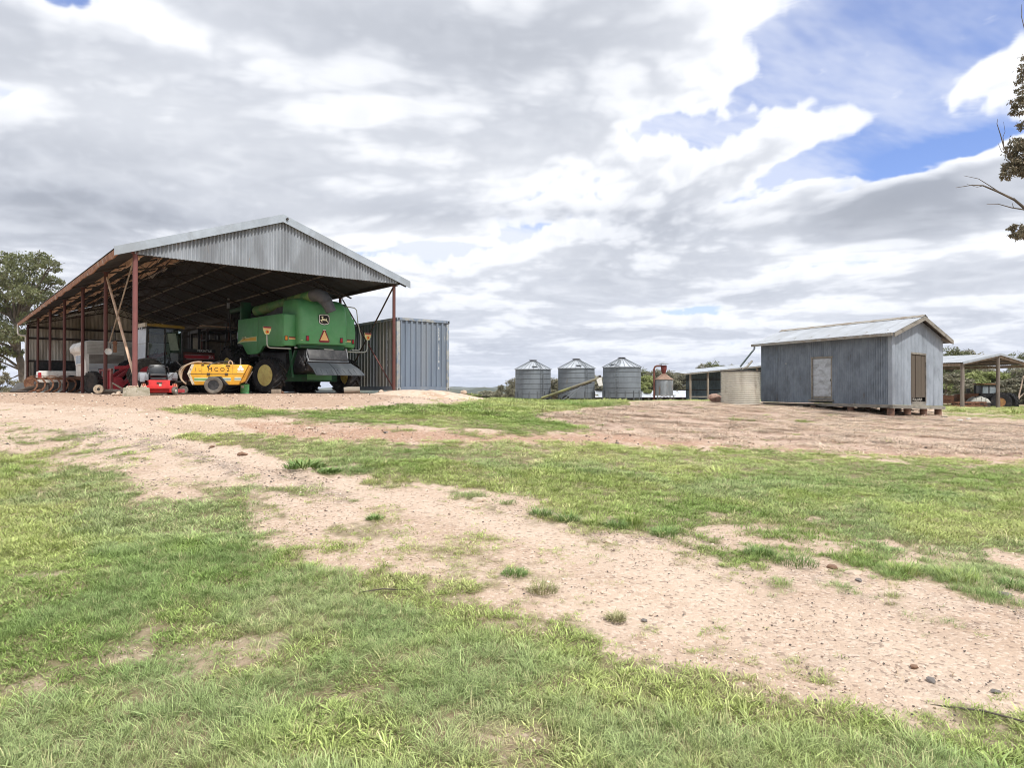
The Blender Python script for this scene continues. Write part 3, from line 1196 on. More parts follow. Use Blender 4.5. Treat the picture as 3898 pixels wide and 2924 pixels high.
M_TIMBER = mat('weathered_timber', (.34, .29, .23), .85, 0, col2=(.22, .18, .14), scale=4, thr=(.42, .62), stretch=(1, 1, .12), bump=.3)
M_PURLIN = mat('purlin_timber', (.70, .50, .36), .8, 0, col2=(.52, .34, .23), scale=3, thr=(.42, .65), col3=(.20, .11, .07), scale3=7, thr3=(.6, .72))
M_PALE_PURLIN = mat('pale_steel_purlin', (.60, .57, .52), .6, .1, col2=(.36, .32, .28), scale=3)
M_DARKSTEEL = mat('dark_steel', (.045, .040, .038), .6, .2, col2=(.08, .06, .05), scale=4)
M_CONC = mat('concrete_block', (.42, .385, .31), .9, 0, col2=(.28, .26, .19), scale=5, thr=(.45, .6), bump=.4, col3=(.5, .47, .42), scale3=12)
M_BLACK = mat('black_plastic', (.022, .023, .026), .5, 0, col2=(.05, .05, .052), scale=5)
M_RUBBER = mat('tyre_rubber', (.022, .022, .024), .85, 0, col2=(.060, .055, .050), scale=4, thr=(.5, .7), spec=.25)
M_OLDRUBBER = mat('dusty_tyre', (.13, .12, .105), .9, 0, col2=(.20, .18, .155), scale=5, spec=.2)
M_WHITE = mat('white_paint', (.74, .74, .71), .45, 0, col2=(.62, .61, .57), scale=2, col3=(.40, .36, .30), scale3=9, thr3=(.66, .78))
M_CREAM = mat('cream_panel', (.62, .58, .47), .6, 0, col2=(.52, .48, .38), scale=3)
M_GLASS = mat('dark_glass', (.012, .016, .018), .08, 0, var=0, spec=.5)
def clear_glass(name, tint, gloss):
    m = bpy.data.materials.new(name)
    m.use_nodes = True
    nt = m.node_tree
    nt.nodes.clear()
    o = nt.nodes.new('ShaderNodeOutputMaterial')
    t = nt.nodes.new('ShaderNodeBsdfTransparent')
    t.inputs['Color'].default_value = (*tint, 1)
    g = nt.nodes.new('ShaderNodeBsdfGlossy')
    g.inputs['Roughness'].default_value = .05
    x = nt.nodes.new('ShaderNodeMixShader')
    x.inputs[0].default_value = gloss
    nt.links.new(t.outputs[0], x.inputs[1])
    nt.links.new(g.outputs[0], x.inputs[2])
    nt.links.new(x.outputs[0], o.inputs[0])
    return m


M_CLEAR = clear_glass('cab_glass', (.62, .68, .68), .05)
M_PALEGLASS = mat('dusty_glass', (.50, .55, .60), .28, 0, col2=(.42, .47, .53), scale=2.2, thr=(.4, .65))
M_STEEL = mat('bare_steel', (.42, .43, .44), .38, .7, col2=(.3, .29, .28), scale=6)
M_GREEN = mat('green_paint', (.095, .325, .125), .5, 0, col2=(.125, .345, .155), scale=1.2, thr=(.4, .65), col3=(.13, .25, .12), scale3=6, thr3=(.62, .85), spec=.45)
M_GREEN_DUSTY = mat('dusty_green_paint', (.07, .21, .07), .6, 0, col2=(.16, .22, .08), scale=1.6, thr=(.42, .62), col3=(.05, .06, .045), scale3=2.6, thr3=(.56, .7))
M_GREEN_DARK = mat('dark_green_paint', (.012, .085, .035), .5, 0, col2=(.02, .06, .03), scale=3)
M_YELLOW = mat('yellow_paint', (.80, .43, .045), .5, 0, col2=(.70, .36, .04), scale=2.5, col3=(.22, .12, .05), scale3=11, thr3=(.66, .74))
M_RIM = mat('yellow_rim', (.72, .62, .20), .5, 0, col2=(.60, .46, .14), scale=3, col3=(.35, .22, .08), scale3=5, thr3=(.6, .75))
M_STRIPE = mat('yellow_stripe', (.80, .50, .05), .45, 0, var=.03)
M_PALESTRIPE = mat('pale_stripe', (.66, .70, .38), .5, 0, var=.03)
M_RED = mat('red_paint', (.62, .035, .035), .45, 0, col2=(.52, .03, .03), scale=4, col3=(.7, .5, .35), scale3=16, thr3=(.70, .76))
M_TRACTORRED = mat('old_red_paint', (.44, .035, .05), .55, 0, col2=(.30, .035, .04), scale=3, col3=(.34, .17, .12), scale3=8, thr3=(.62, .72))
M_DULLRED = mat('brown_red_panel', (.13, .03, .024), .6, 0, col2=(.08, .025, .02), scale=3)
M_LAMPRED = mat('red_lens', (.40, .02, .03), .25, 0, var=.05)
M_LAMPORANGE = mat('amber_lens', (.80, .30, .03), .25, 0, var=.05)
M_ORANGE = mat('orange_reflector', (.85, .52, .22), .5, 0, var=.03)
M_MAROON = mat('maroon_edge', (.22, .012, .03), .5, 0, var=.03)
M_TUBEGREY = mat('grey_tube', (.42, .45, .40), .45, .2, var=.05)
M_BOOT = mat('rubber_boot', (.08, .086, .097), .6, 0, col2=(.115, .12, .13), scale=2.5, thr=(.4, .65), col3=(.16, .15, .14), scale3=9, thr3=(.62, .75))
M_CHOPPER = mat('black_sheet_metal', (.050, .058, .068), .42, .1, col2=(.10, .11, .12), scale=1.6, thr=(.45, .7), stretch=(1, .4, .4))
M_HOSE = mat('tan_hose', (.52, .40, .29), .7, 0, col2=(.42, .31, .22), scale=6)
M_STONEPALE = mat('pale_stone', (.52, .42, .33), .9, 0, col2=(.40, .30, .22), scale=7, bump=.4)
M_STONEBROWN = mat('brown_stone', (.22, .13, .085), .9, 0, col2=(.14, .085, .06), scale=7, bump=.4)
M_STONEGREY = mat('grey_stone', (.17, .155, .145), .9, 0, col2=(.27, .235, .20), scale=9, bump=.4)
M_GRANITE = mat('granite_outcrop', (.56, .43, .33), .92, 0, col2=(.42, .30, .21), scale=1.6, thr=(.45, .62), col3=(.62, .52, .43), scale3=9, thr3=(.5, .65), bump=.6, bscale=12)
M_INK = mat('black_stencil', (.02, .018, .016), .7, 0, var=0)
M_WHITEINK = mat('white_lettering', (.78, .79, .77), .6, 0, var=.04)

# ================================================================== machinery shed
TH = R(40.4)
SHW, SHD = 8.64, 29.2
FLOOR = 1.45
shed = thing('machinery_shed', 'long open-sided machinery shed with corrugated gable and red steel posts', 'shed', (-10.99, 19.9, FLOOR), TH)
PY = [0, 4.4, 9.0, 13.8, 18.6, 23.7, 29.0]
XC = SHW / 2
ROOF_SL = .352
PEAK = 5.90


def roof_z(x):
    return PEAK - ROOF_SL * abs(x - XC)


EAVE_L, EAVE_R = -.56, SHW + .56
# posts
for i, y in enumerate(PY):
    r = .070 if i == 0 else .060
    mb = MB().cyl((0, 0, .0 if i else .10), (0, 0, 4.12), r, n=14)
    mb.box((0, 0, 4.13), (.2, .2, .02))
    p = mb.build('post', M_REDPOST_FADED if i == 0 else M_REDPOST, shed, smooth=True, loc=(0, y, 0))
    mb = MB().cyl((0, 0, .10 if i == 0 else 0), (0, 0, 4.0), .06, n=14).box((0, 0, 4.01), (.2, .2, .02))
    mb.build('post', M_REDPOST, shed, smooth=True, loc=(SHW, y, 0))
# roof sheets: both slopes, laid side by side along the ridge
slope_len_l = math.hypot(XC - EAVE_L, ROOF_SL * (XC - EAVE_L))
ang = math.atan(ROOF_SL)
mb = MB()
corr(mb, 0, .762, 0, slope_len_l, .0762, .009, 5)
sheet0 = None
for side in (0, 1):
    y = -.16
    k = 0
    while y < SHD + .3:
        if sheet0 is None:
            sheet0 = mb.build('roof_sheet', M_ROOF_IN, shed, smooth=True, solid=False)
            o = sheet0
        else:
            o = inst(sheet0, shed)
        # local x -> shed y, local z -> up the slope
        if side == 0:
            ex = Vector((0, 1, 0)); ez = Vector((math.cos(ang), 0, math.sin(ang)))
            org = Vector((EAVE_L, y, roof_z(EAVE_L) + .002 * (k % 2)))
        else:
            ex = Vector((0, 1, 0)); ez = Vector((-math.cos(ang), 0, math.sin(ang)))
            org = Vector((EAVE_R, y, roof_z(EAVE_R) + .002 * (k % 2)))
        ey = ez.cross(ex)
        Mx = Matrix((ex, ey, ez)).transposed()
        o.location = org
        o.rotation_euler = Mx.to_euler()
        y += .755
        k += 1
mb = MB().prism([(XC - .28, roof_z(XC - .28) + .02), (XC, PEAK + .035), (XC + .28, roof_z(XC - .28) + .02), (XC, PEAK + .02)], 'y', -.2, SHD + .3)
mb.build('ridge_cap', M_GALV, shed)
# roof frames: rafter, bottom chord and web at every post line
for y in PY:
    mb = MB()
    yy = y + .0
    for sgn in (-1, 1):
        x0 = EAVE_L + .05 if sgn < 0 else EAVE_R - .05
        a = Vector((x0, yy, roof_z(x0) - .16)); b = Vector((XC, yy, PEAK - .16))
        mb.beam(a, b, .05, .06, up=(0, 1, 0))
        xs = 0 if sgn < 0 else SHW
        c = Vector((xs, yy, 4.10)); d = Vector((XC, yy, PEAK - .72))
        mb.beam(c, d, .05, .05, up=(0, 1, 0))
        n = 7
        for i in range(n):
            t0, t1 = i / n, (i + .5) / n
            mb.cyl(c.lerp(d, t0), Vector((xs + (XC - xs) * t1, yy, roof_z(xs + (XC - xs) * t1) - .16)), .012, n=5)
            mb.cyl(c.lerp(d, (i + 1) / n), Vector((xs + (XC - xs) * t1, yy, roof_z(xs + (XC - xs) * t1) - .16)), .012, n=5)
    mb.build('roof_frame', M_DARKSTEEL, shed)
# lattice bridging seen across the dark roof
mb = MB()
for x in (1.35, 2.5, 3.5, 5.4, 6.6, 7.8):
    for i in range(len(PY) - 1):
        y0, y1 = PY[i], PY[i + 1]
        z = roof_z(x) - .14
        ym = (y0 + y1) / 2
        mb.cyl((x, y0, z - .42), (x, ym, z), .011, n=5)
        mb.cyl((x, y1, z - .42), (x, ym, z), .011, n=5)
mb.build('roof_bracing', M_DARKSTEEL, shed, kind='stuff')


def ragged_purlin(x, h0, h1, seed, m, w=.05, depth=SHD, gaps=.0):
    """A purlin along the shed whose lower edge is uneven (split timber and torn lining)."""
    rs = random.Random(seed)
    mb = MB()
    y = -.1
    zt = roof_z(x) - .03
    vs, fs = [], []
    top, bot = [], []
    h = (h0 + h1) / 2
    while y < depth:
        top.append((y, zt))
        h = min(h1, max(h0, h + rs.uniform(-.07, .07)))
        if rs.random() < gaps:
            h = h0 * .5
        bot.append((y, zt - h))
        y += rs.uniform(.10, .45)
    n = len(top)
    for k in (-w / 2, w / 2):
        for p in top + bot:
            vs.append((x + k, p[0], p[1]))
    m2 = 2 * n
    for i in range(n - 1):
        fs += [(i, i + 1, n + i + 1, n + i), (m2 + i, m2 + n + i, m2 + n + i + 1, m2 + i + 1),
               (i, m2 + i, m2 + i + 1, i + 1), (n + i, n + i + 1, m2 + n + i + 1, m2 + n + i)]
    fs += [(0, n, m2 + n, m2), (n - 1, m2 + n - 1, m2 + 2 * n - 1, 2 * n - 1)]
    mb.add(vs, fs)
    return mb.build('purlin', m, shed)


ragged_purlin(.62, .15, .20, 1, M_PURLIN)
ragged_purlin(1.62, .08, .25, 2, M_PURLIN, gaps=.08)
ragged_purlin(2.60, .07, .24, 3, M_PURLIN, gaps=.10)
ragged_purlin(3.45, .02, .16, 4, M_PALE_PURLIN, gaps=.3)
M_DULLPURLIN = mat('dull_steel_purlin', (.30, .27, .23), .7, .1, col2=(.14, .12, .10), scale=1.5)
for x in (5.2, 6.35, 7.5):
    MB().box((x, SHD / 2, roof_z(x) - .065), (.05, SHD, .055)).build('purlin', M_DULLPURLIN, shed)
# left eave beam, rusty, under the edge of the roof
rs = random.Random(11)
mb = MB()
pts = []
y = -.12
while y < SHD + .2:
    pts.append((y, rs.uniform(.13, .20)))
    y += rs.uniform(.25, .7)
zt = roof_z(EAVE_L) - .02
for (a, h1), (b, h2) in zip(pts, pts[1:]):
    for x in (EAVE_L + .02, EAVE_L + .07):
        pass
    mb.add([(EAVE_L + .02, a, zt), (EAVE_L + .02, b, zt), (EAVE_L + .05, b, zt - h2), (EAVE_L + .05, a, zt - h1),
            (EAVE_L + .09, a, zt + .02), (EAVE_L + .09, b, zt + .02), (EAVE_L + .09, b, zt - h2), (EAVE_L + .09, a, zt - h1)],
           [(0, 1, 2, 3), (4, 7, 6, 5), (0, 4, 5, 1), (3, 2, 6, 7)])
mb.build('eave_beam', M_RUSTTIN, shed, solid=False)
MB().box((SHW + .30, SHD / 2, roof_z(SHW + .3) - .10), (.06, SHD, .14)).build('eave_beam', M_DARKSTEEL, shed)
# gable cladding in sheets
GB = 4.085
n_sh = 11
wsh = (SHW + .12) / n_sh
for i in range(n_sh):
    x0 = -.04 + i * wsh
    mb = corr(MB(), x0, x0 + wsh + .02, lambda x: GB - .012 * math.sin(PI * x / SHW), lambda x: max(GB + .03, roof_z(x) - .05), .11, .032, 6, y=-.09 - .003 * (i % 2))
    mb.build('gable_sheet', M_GALV_LIGHT if False else M_GALV, shed, smooth=True, solid=False, angle=60)
MB().box((XC, -.03, GB + .02), (SHW + .1, .05, .08)).build('gable_girt', M_DARKSTEEL, shed)
# barge flashings in lengths
for sgn in (-1, 1):
    xs = [EAVE_L - .02, 1.45, 2.95, XC] if sgn < 0 else [XC, 6.1, EAVE_R + .02]
    for k in range(len(xs) - 1):
        a, b = xs[k], xs[k + 1]
        zo = .004 * k
        mb = MB()
        y0 = -.215 - .004 * (k % 2)
        vs = []
        for x in (a, b):
            zz0 = roof_z(x)
            vs += [(x, y0, zz0 + .045), (x, y0, zz0 - .215), (x, y0 + .012, zz0 - .215), (x, y0 + .012, zz0 + .03), (x, y0 + .10, zz0 + .035), (x, y0 + .10, zz0 + .045)]
        mb.add(vs, [(0, 6, 7, 1), (1, 7, 8, 2), (2, 8, 9, 3), (3, 9, 10, 4), (4, 10, 11, 5), (5, 11, 6, 0), (0, 1, 2, 3, 4, 5), (11, 10, 9, 8, 7, 6)])
        mb.build('barge_board', M_GALV_LIGHT, shed)
MB().cyl((XC + .13, -.26, PEAK - .10), (XC + .13, -.20, PEAK - .10), .04, n=10).build('ridge_bracket', M_DARKSTEEL, shed)
# back wall and the inner part of the right wall
n_b = 11
wb = SHW / n_b
for i in range(n_b):
    x0 = i * wb
    mb = corr(MB(), x0, x0 + wb + .01, .03, lambda x: roof_z(x) - .06, .0762, .024, 6, y=SHD + .05 + .003 * (i % 2))
    mb.build('wall_sheet', M_BACKWALL, shed, smooth=True, solid=False, angle=60)
for z in (1.9, 3.32, 3.98):
    MB().box((XC, SHD - .02, z), (SHW, .06, .12)).build('girt', M_DARKSTEEL, shed)
y = 9.0
k = 0
side_sheet = None
while y < SHD - .1:
    if side_sheet is None:
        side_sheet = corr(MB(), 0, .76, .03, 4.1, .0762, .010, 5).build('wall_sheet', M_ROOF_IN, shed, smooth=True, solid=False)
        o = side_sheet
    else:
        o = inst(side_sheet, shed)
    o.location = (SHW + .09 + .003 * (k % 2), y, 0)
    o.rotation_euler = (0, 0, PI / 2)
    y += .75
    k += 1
for z in (.9, 2.4, 3.7):
    MB().box((SHW + .03, (9 + SHD) / 2, z), (.05, SHD - 9, .10)).build('girt', M_DARKSTEEL, shed)
MB().box((4.4, SHD - .10, 2.55), (.9, .02, .75)).build('painted_daylight_panel', M_CREAM, shed)  # cream panel painted in for daylight through a gap in the wall
# cross braces: a tan pole and a rod in the first left bay, dark straps on the right
MB().cyl((.10, .08, .12), (.02, 4.3, 3.95), .042, n=10).build('brace_pole', M_PURLIN, shed, smooth=True)
MB().cyl((-.02, .10, 3.95), (-.02, 3.6, 1.7), .022, n=8).build('brace_rod', M_TIMBER, shed, smooth=True)
MB().cyl((SHW, .08, 3.95), (SHW, 4.3, .15), .030, n=8).build('brace_rod', M_DARKSTEEL, shed, smooth=True)
MB().cyl((SHW + .05, .08, .15), (SHW + .05, 4.3, 3.95), .026, n=8).build('brace_rod', M_REDPOST, shed, smooth=True)
# eave downpipe at the back left corner
z0 = roof_z(EAVE_L) - .05
MB().tube([(EAVE_L + .06, SHD - .3, z0), (EAVE_L + .06, SHD - .3, z0 - .50), (EAVE_L + .09, SHD - .3, z0 - .62), (EAVE_L + .2, SHD - .3, z0 - .68), (-.09, SHD - .3, z0 - .70)], .055, 10).build('downpipe', M_WHITE, shed, smooth=True)
MB().tube([(-.10, SHD - .2, z0 - .68), (-.10, SHD - .2, .05)], .05, 8).build('downpipe', M_WHITE, shed, smooth=True)


def S(a, b, z=0.0):
    """Shed coordinates to world."""
    return Vector((-10.99 + a * math.cos(TH) - b * math.sin(TH), 19.9 + a * math.sin(TH) + b * math.cos(TH), FLOOR + z))


b_ = thing('concrete_block', 'square concrete footing under the near faded red shed post', 'concrete block', tuple(S(.05, .02)), TH - R(12))
MB().prism([(-.36, -.1), (.36, -.1), (.33, .20), (-.33, .20)], 'y', -.3, .3).build('block', M_CONC, b_, bevel=.015)
rs = random.Random(4)
mb = MB()
for k in range(7):
    mb.rock((rs.uniform(-.26, .26), rs.uniform(-.24, .2), .22), (.13, .1, .07), k, 1)
mb.build('rubble', M_STONEPALE, b_, kind='stuff')
b_ = thing('concrete_block', 'small concrete footing under the right-hand shed post beside the container', 'concrete block', tuple(S(SHW - .02, -.02)), TH)
MB().prism([(-.2, -.12), (.2, -.12), (.18, .11), (-.18, .11)], 'y', -.18, .18).build('block', M_CONC, b_, bevel=.015)


# ------------------------------------------------------------------ wheels
def wheel(parent, r, w, rim_r, loc, rz=0.0, lugs=0, m_t=None, m_r=None, name='tyre', dish=.35, hub=True, lugh=.05, n=36, rim_out=1):
    """Tyre with its rim and hub; the axle is local x, rim_out is the sign of the outer face."""
    m_t, m_r = m_t or M_RUBBER, m_r or M_RIM
    mb = MB()
    b = w / 2
    mb.lathe([(rim_r, -b * .82), (rim_r + (r - rim_r) * .35, -b), (r * .93, -b * .96), (r, -b * .72), (r, b * .72), (r * .93, b * .96), (rim_r + (r - rim_r) * .35, b), (rim_r, b * .82), (rim_r * .93, b * .6), (rim_r * .93, -b * .6)], axis='x', n=n, close=True)
    if lugs:
        for i in range(lugs):
            for sd in (-1, 1):
                a0 = 2 * PI * (i + (.5 if sd > 0 else 0)) / lugs
                da = 2.2 * 2 * PI / lugs * .5
                p = []
                for t, xx in ((0, .02), (.5, .52), (1, 1.0)):
                    a = a0 + da * t
                    rr = r + lugh * (.5 if t == 1 else .55)
                    p.append(Vector((sd * xx * b, rr * math.cos(a) * (.965 if t == 1 else 1), rr * math.sin(a) * (.965 if t == 1 else 1))))
                for q0, q1 in zip(p, p[1:]):
                    mid = (q0 + q1) / 2
                    mb.beam(q0, q1, r * .075, lugh, up=(0, mid.y, mid.z))
    t = mb.build(name, m_t, parent, smooth=True, loc=loc, rot=(0, 0, rz), angle=40)
    s = rim_out
    d = dish * w
    prof = [(rim_r * 1.02, s * b * .80), (rim_r * 1.02, s * b * .86), (rim_r * .93, s * b * .86), (rim_r * .88, s * (b * .86 - d * .5)), (rim_r * .80, s * (b * .86 - d)), (rim_r * .45, s * (b * .86 - d * .9)), (rim_r * .40, s * (b * .86 - d * .55)), (rim_r * .02, s * (b * .86 - d * .55))]
    MB().lathe(prof, axis='x', n=n).build('rim', m_r, t, smooth=True, angle=40)
    if hub:
        mb = MB().cyl((s * (b * .86 - d * .6), 0, 0), (s * (b * .86 - d * .2), 0, 0), rim_r * .24, n=16)
        for i in range(8):
            a = 2 * PI * i / 8
            mb.cyl((s * (b * .86 - d * .95), rim_r * .33 * math.cos(a), rim_r * .33 * math.sin(a)), (s * (b * .86 - d * .42), rim_r * .33 * math.cos(a), rim_r * .33 * math.sin(a)), rim_r * .04, n=6)
        mb.build('hub', m_r, t, smooth=True)
    return t


# ================================================================== combine harvester
cb = thing('combine_harvester', 'large green combine harvester seen from behind with folded unloading auger', 'combine harvester', (-7.17, 25.5, FLOOR), TH)
# left side panels (rear and front), each with its own swept lower edge
MB().prism([(.0, 2.86), (.10, 2.90), (2.5, 2.955), (2.5, 1.55), (2.36, 1.56), (1.95, 1.80), (.1, 1.70), (0, 1.76)], 'x', -1.42, -1.30).build('side_panel', M_GREEN, cb, bevel=.035)
MB().prism([(2.53, 2.955), (4.72, 3.02), (4.80, 2.5), (4.78, 2.05), (4.2, 1.95), (3.98, 1.75), (3.65, 1.55), (3.4, 1.53), (2.53, 1.53)], 'x', -1.415, -1.30).build('side_panel', M_GREEN, cb, bevel=.03)
MB().prism([(.0, 2.86), (5.1, 3.02), (5.15, 2.05), (4.0, 1.55), (2.4, 1.55), (.1, 1.70)], 'x', 1.30, 1.42).build('side_panel', M_GREEN, cb, bevel=.03)
# yellow stripe with its pale border on the front panel
st = MB().prism([(2.6, 2.215), (4.1, 2.22), (4.77, 2.06), (4.77, 2.03), (3.9, 2.06), (2.6, 2.015)], 'x', -1.424, -1.4155).build('stripe', M_PALESTRIPE, cb)
MB().prism([(2.66, 2.19), (4.05, 2.19), (4.55, 2.10), (4.0, 2.10), (2.66, 2.045)], 'x', -1.428, -1.4245).build('stripe_band', M_STRIPE, st)
MB().prism([(3.75, 2.27), (4.25, 2.27), (4.25, 2.14), (3.75, 2.14)], 'x', -1.4265, -1.4245).build('model_badge', M_PALESTRIPE, st)
text('model_number', '9750', .16, M_INK, st, (-1.4285, 4.0, 2.20), (PI / 2, 0, -PI / 2), .001)
# rear corner panels and the round-shouldered hood
MB().prism([(-1.40, 1.73), (-1.40, 2.84), (-1.34, 2.88), (-.93, 2.86), (-.93, 1.73)], 'y', -.03, .25).build('rear_panel', M_GREEN, cb, bevel=.05)
MB().prism([(.95, 1.76), (1.42, 1.74), (1.46, 2.35), (1.40, 2.72), (1.14, 3.30), (.95, 3.32)], 'y', -.02, .30).build('rear_panel', M_GREEN, cb, bevel=.05)


def hood_ring(z, yb, hw, r=.16):
    pts = []
    for a in range(0, 91, 15):
        t = R(a)
        pts.append((-hw + r - r * math.cos(t), yb + r - r * math.sin(t), z))
    for a in range(90, -1, -15):
        t = R(a)
        pts.append((hw - r + r * math.cos(t), yb + r - r * math.sin(t), z))
    pts += [(hw, 1.2, z), (-hw, 1.2, z)]
    return [Vector(p) for p in pts]


rings = [hood_ring(1.78, -.24, .93), hood_ring(1.82, -.36, .95), hood_ring(2.0, -.40, .95), hood_ring(2.6, -.38, .95), hood_ring(3.0, -.33, .95), hood_ring(3.25, -.24, .94), hood_ring(3.42, -.08, .91, .2), hood_ring(3.50, .14, .86, .22), hood_ring(3.53, .45, .80, .22)]
MB().loft(rings).build('hood', M_GREEN, cb, smooth=True, angle=50)
MB().prism([(-.88, 1.66), (.85, 1.60), (.9, 1.78), (-.9, 1.78)], 'y', -.22, .3).build('rear_bumper', M_GREEN_DARK, cb, bevel=.03)
MB().box((.0, -.372, 1.93), (1.82, .01, .012)).build('hood_crease', M_PALESTRIPE, cb)
# dark interior behind the panels, engine deck, grain tank and cab
MB().box((0, 2.7, 2.3), (2.56, 4.9, 1.1)).build('body_core', M_BLACK, cb)
MB().box((.15, 3.1, 3.05), (2.1, 3.6, .5)).build('engine_deck', M_BLACK, cb)
MB().prism([(-.7, 3.0), (-.85, 3.50), (1.45, 3.55), (1.2, 3.0)], 'y', 2.6, 4.7).build('grain_tank', M_BLACK, cb)
MB().prism([(1.02, 3.28), (1.10, 3.55), (1.52, 3.52), (1.22, 2.95)], 'y', .9, 2.6).build('tank_extension', M_GREEN_DARK, cb, bevel=.01)
MB().prism([(4.55, 3.0), (4.75, 3.0), (4.65, 3.75), (4.55, 3.75)], 'x', -1.35, -.95).build('cab_pillar', M_GREEN_DARK, cb, bevel=.02)
cabp = MB().prism([(5.15, 1.8), (6.9, 1.8), (7.1, 3.5), (5.15, 3.5)], 'x', -.95, .95).build('cab', M_GLASS, cb, bevel=.04)
MB().box((0, 6.1, 3.6), (2.05, 2.1, .18)).build('cab_roof', M_GREEN_DARK, cabp, bevel=.05)
# unloading auger folded back over the left side, with its rubber boot
A0, A1 = Vector((-1.05, 3.6, 3.30)), Vector((-.36, -.30, 3.60))
MB().cyl(A0, A0.lerp(A1, .74), .205, n=20).build('auger_tube', M_GREEN_DUSTY, cb, smooth=True)
MB().cyl(A0.lerp(A1, .74), A1, .205, n=20).build('auger_tube', mat('pale_green_tube', (.22, .33, .11), .6, 0, col2=(.09, .25, .085), scale=2, thr=(.42, .6), stretch=(1, 1, 1)), cb, smooth=True)
d = (A1 - A0).normalized()
bp = [A1 - d * .10, A1 + d * .12 + Vector((.03, 0, .01)), A1 + d * .30 + Vector((.10, 0, -.08)), A1 + d * .40 + Vector((.20, 0, -.26)), A1 + d * .43 + Vector((.28, -.02, -.46)), A1 + d * .44 + Vector((.36, -.04, -.66))]
bt = MB().tube(bp, [.23, .245, .25, .225, .20, .19], 16).build('auger_boot', M_BOOT, cb, smooth=True, angle=60)
MB().tube([bp[3] + Vector((-.02, -.01, .06)), bp[3] + Vector((.0, 0, .02))], [.236, .234], 16).build('clamp_band', M_CHOPPER, bt, smooth=True)


def lamp(parent, name, x, z, w, hh, m, y=-.035):
    b = MB().box((x, y, z), (w + .04, .02, hh + .04)).build(name + '_housing', M_BLACK, parent, bevel=.008)
    MB().box((x, y - .016, z), (w, .02, hh)).build('lens', m, b, bevel=.008)
    return b


lamp(cb, 'tail_lamp', -1.31, 2.0, .08, .14, M_LAMPORANGE)
lamp(cb, 'tail_lamp', -.67, 2.0, .08, .16, M_LAMPRED, -.405)
lamp(cb, 'tail_lamp', .66, 1.98, .08, .16, M_LAMPRED, -.405)
lamp(cb, 'tail_lamp', 1.33, 1.98, .07, .14, M_LAMPRED)
for x in (-1.09, 1.12):
    rf = MB().box((x, -.035, 1.985), (.24, .012, .05)).build('reflector', M_ORANGE, cb)
    MB().box((x, -.036, 2.032), (.24, .012, .04)).build('reflector_band', M_MAROON, rf)
# slow-vehicle triangle
tx, tz = -.02, 2.10
tri = MB().prism([(tx - .21, tz - .17), (tx - .17, tz - .22), (tx + .17, tz - .22), (tx + .21, tz - .17), (tx + .045, tz + .22), (tx - .045, tz + .22)], 'y', -.412, -.405).build('warning_triangle', M_MAROON, cb)
MB().prism([(tx - .165, tz - .155), (tx + .165, tz - .155), (tx, tz + .20)], 'y', -.417, -.4125).build('triangle_face', M_ORANGE, tri)
MB().box((tx, -.409, tz + .235), (.12, .012, .02)).build('triangle_clip', M_WHITE, tri)
# maker's emblem: a leaping deer in a rounded shield
ex, ez = -.02, 2.72
sh = [(-.20, .19), (-.10, .215), (0, .222), (.10, .215), (.20, .19), (.218, .05), (.205, -.14), (.16, -.185), (0, -.225), (-.16, -.185), (-.205, -.14), (-.218, .05)]
M_CREAMINK = mat('cream_emblem', (.80, .78, .52), .5, 0, var=0)
em = MB().prism([(ex + p * 1.0, ez + q * .92) for p, q in sh], 'y', -.396, -.372).build('emblem', M_INK, cb)
em1 = MB().prism([(ex + p * .95, ez + q * .87) for p, q in sh], 'y', -.399, -.3962).build('emblem_border', M_WHITEINK, em)
MB().prism([(ex + p * .84, ez + q * .75) for p, q in sh], 'y', -.402, -.3993).build('emblem_field', M_INK, em)
deer = [(-.155, -.02), (-.10, .005), (-.075, .03), (-.088, .06), (-.118, .062), (-.125, .078), (-.098, .092), (-.10, .125), (-.075, .105), (-.062, .13), (-.05, .1), (-.03, .118), (-.035, .085), (-.055, .075), (-.045, .035), (.02, .022), (.07, .018), (.088, .055), (.105, .05), (.098, .01), (.115, -.03), (.16, -.105), (.15, -.115), (.10, -.06), (.055, -.035), (-.02, -.038), (-.06, -.035), (-.10, -.06), (-.07, -.095), (-.085, -.10), (-.13, -.06), (-.12, -.032), (-.165, -.035)]
MB().prism([(ex + p, ez + q) for p, q in deer], 'y', -.4045, -.4022).build('emblem_deer', M_CREAMINK, em)
# number plate
pl = MB().box((.22, -.27, 1.585), (.37, .012, .115)).build('number_plate', mat('plate_white', (.66, .66, .58), .5, var=.03), cb, rot=(0, 0, 0))
text('plate_lettering', '08639 E', .095, M_INK, pl, (.22, -.277, 1.585), (PI / 2, 0, 0), .001, .95)
MB().box((-.06, -.26, 1.60), (.12, .03, .04)).build('plate_lamp', M_STEEL, cb)
for x in (-.98, .99):
    MB().rock((x, -.10, 1.66), (.15, .1, .08), 3, 2, 0).build('work_lamp', M_STEEL, cb, smooth=True)
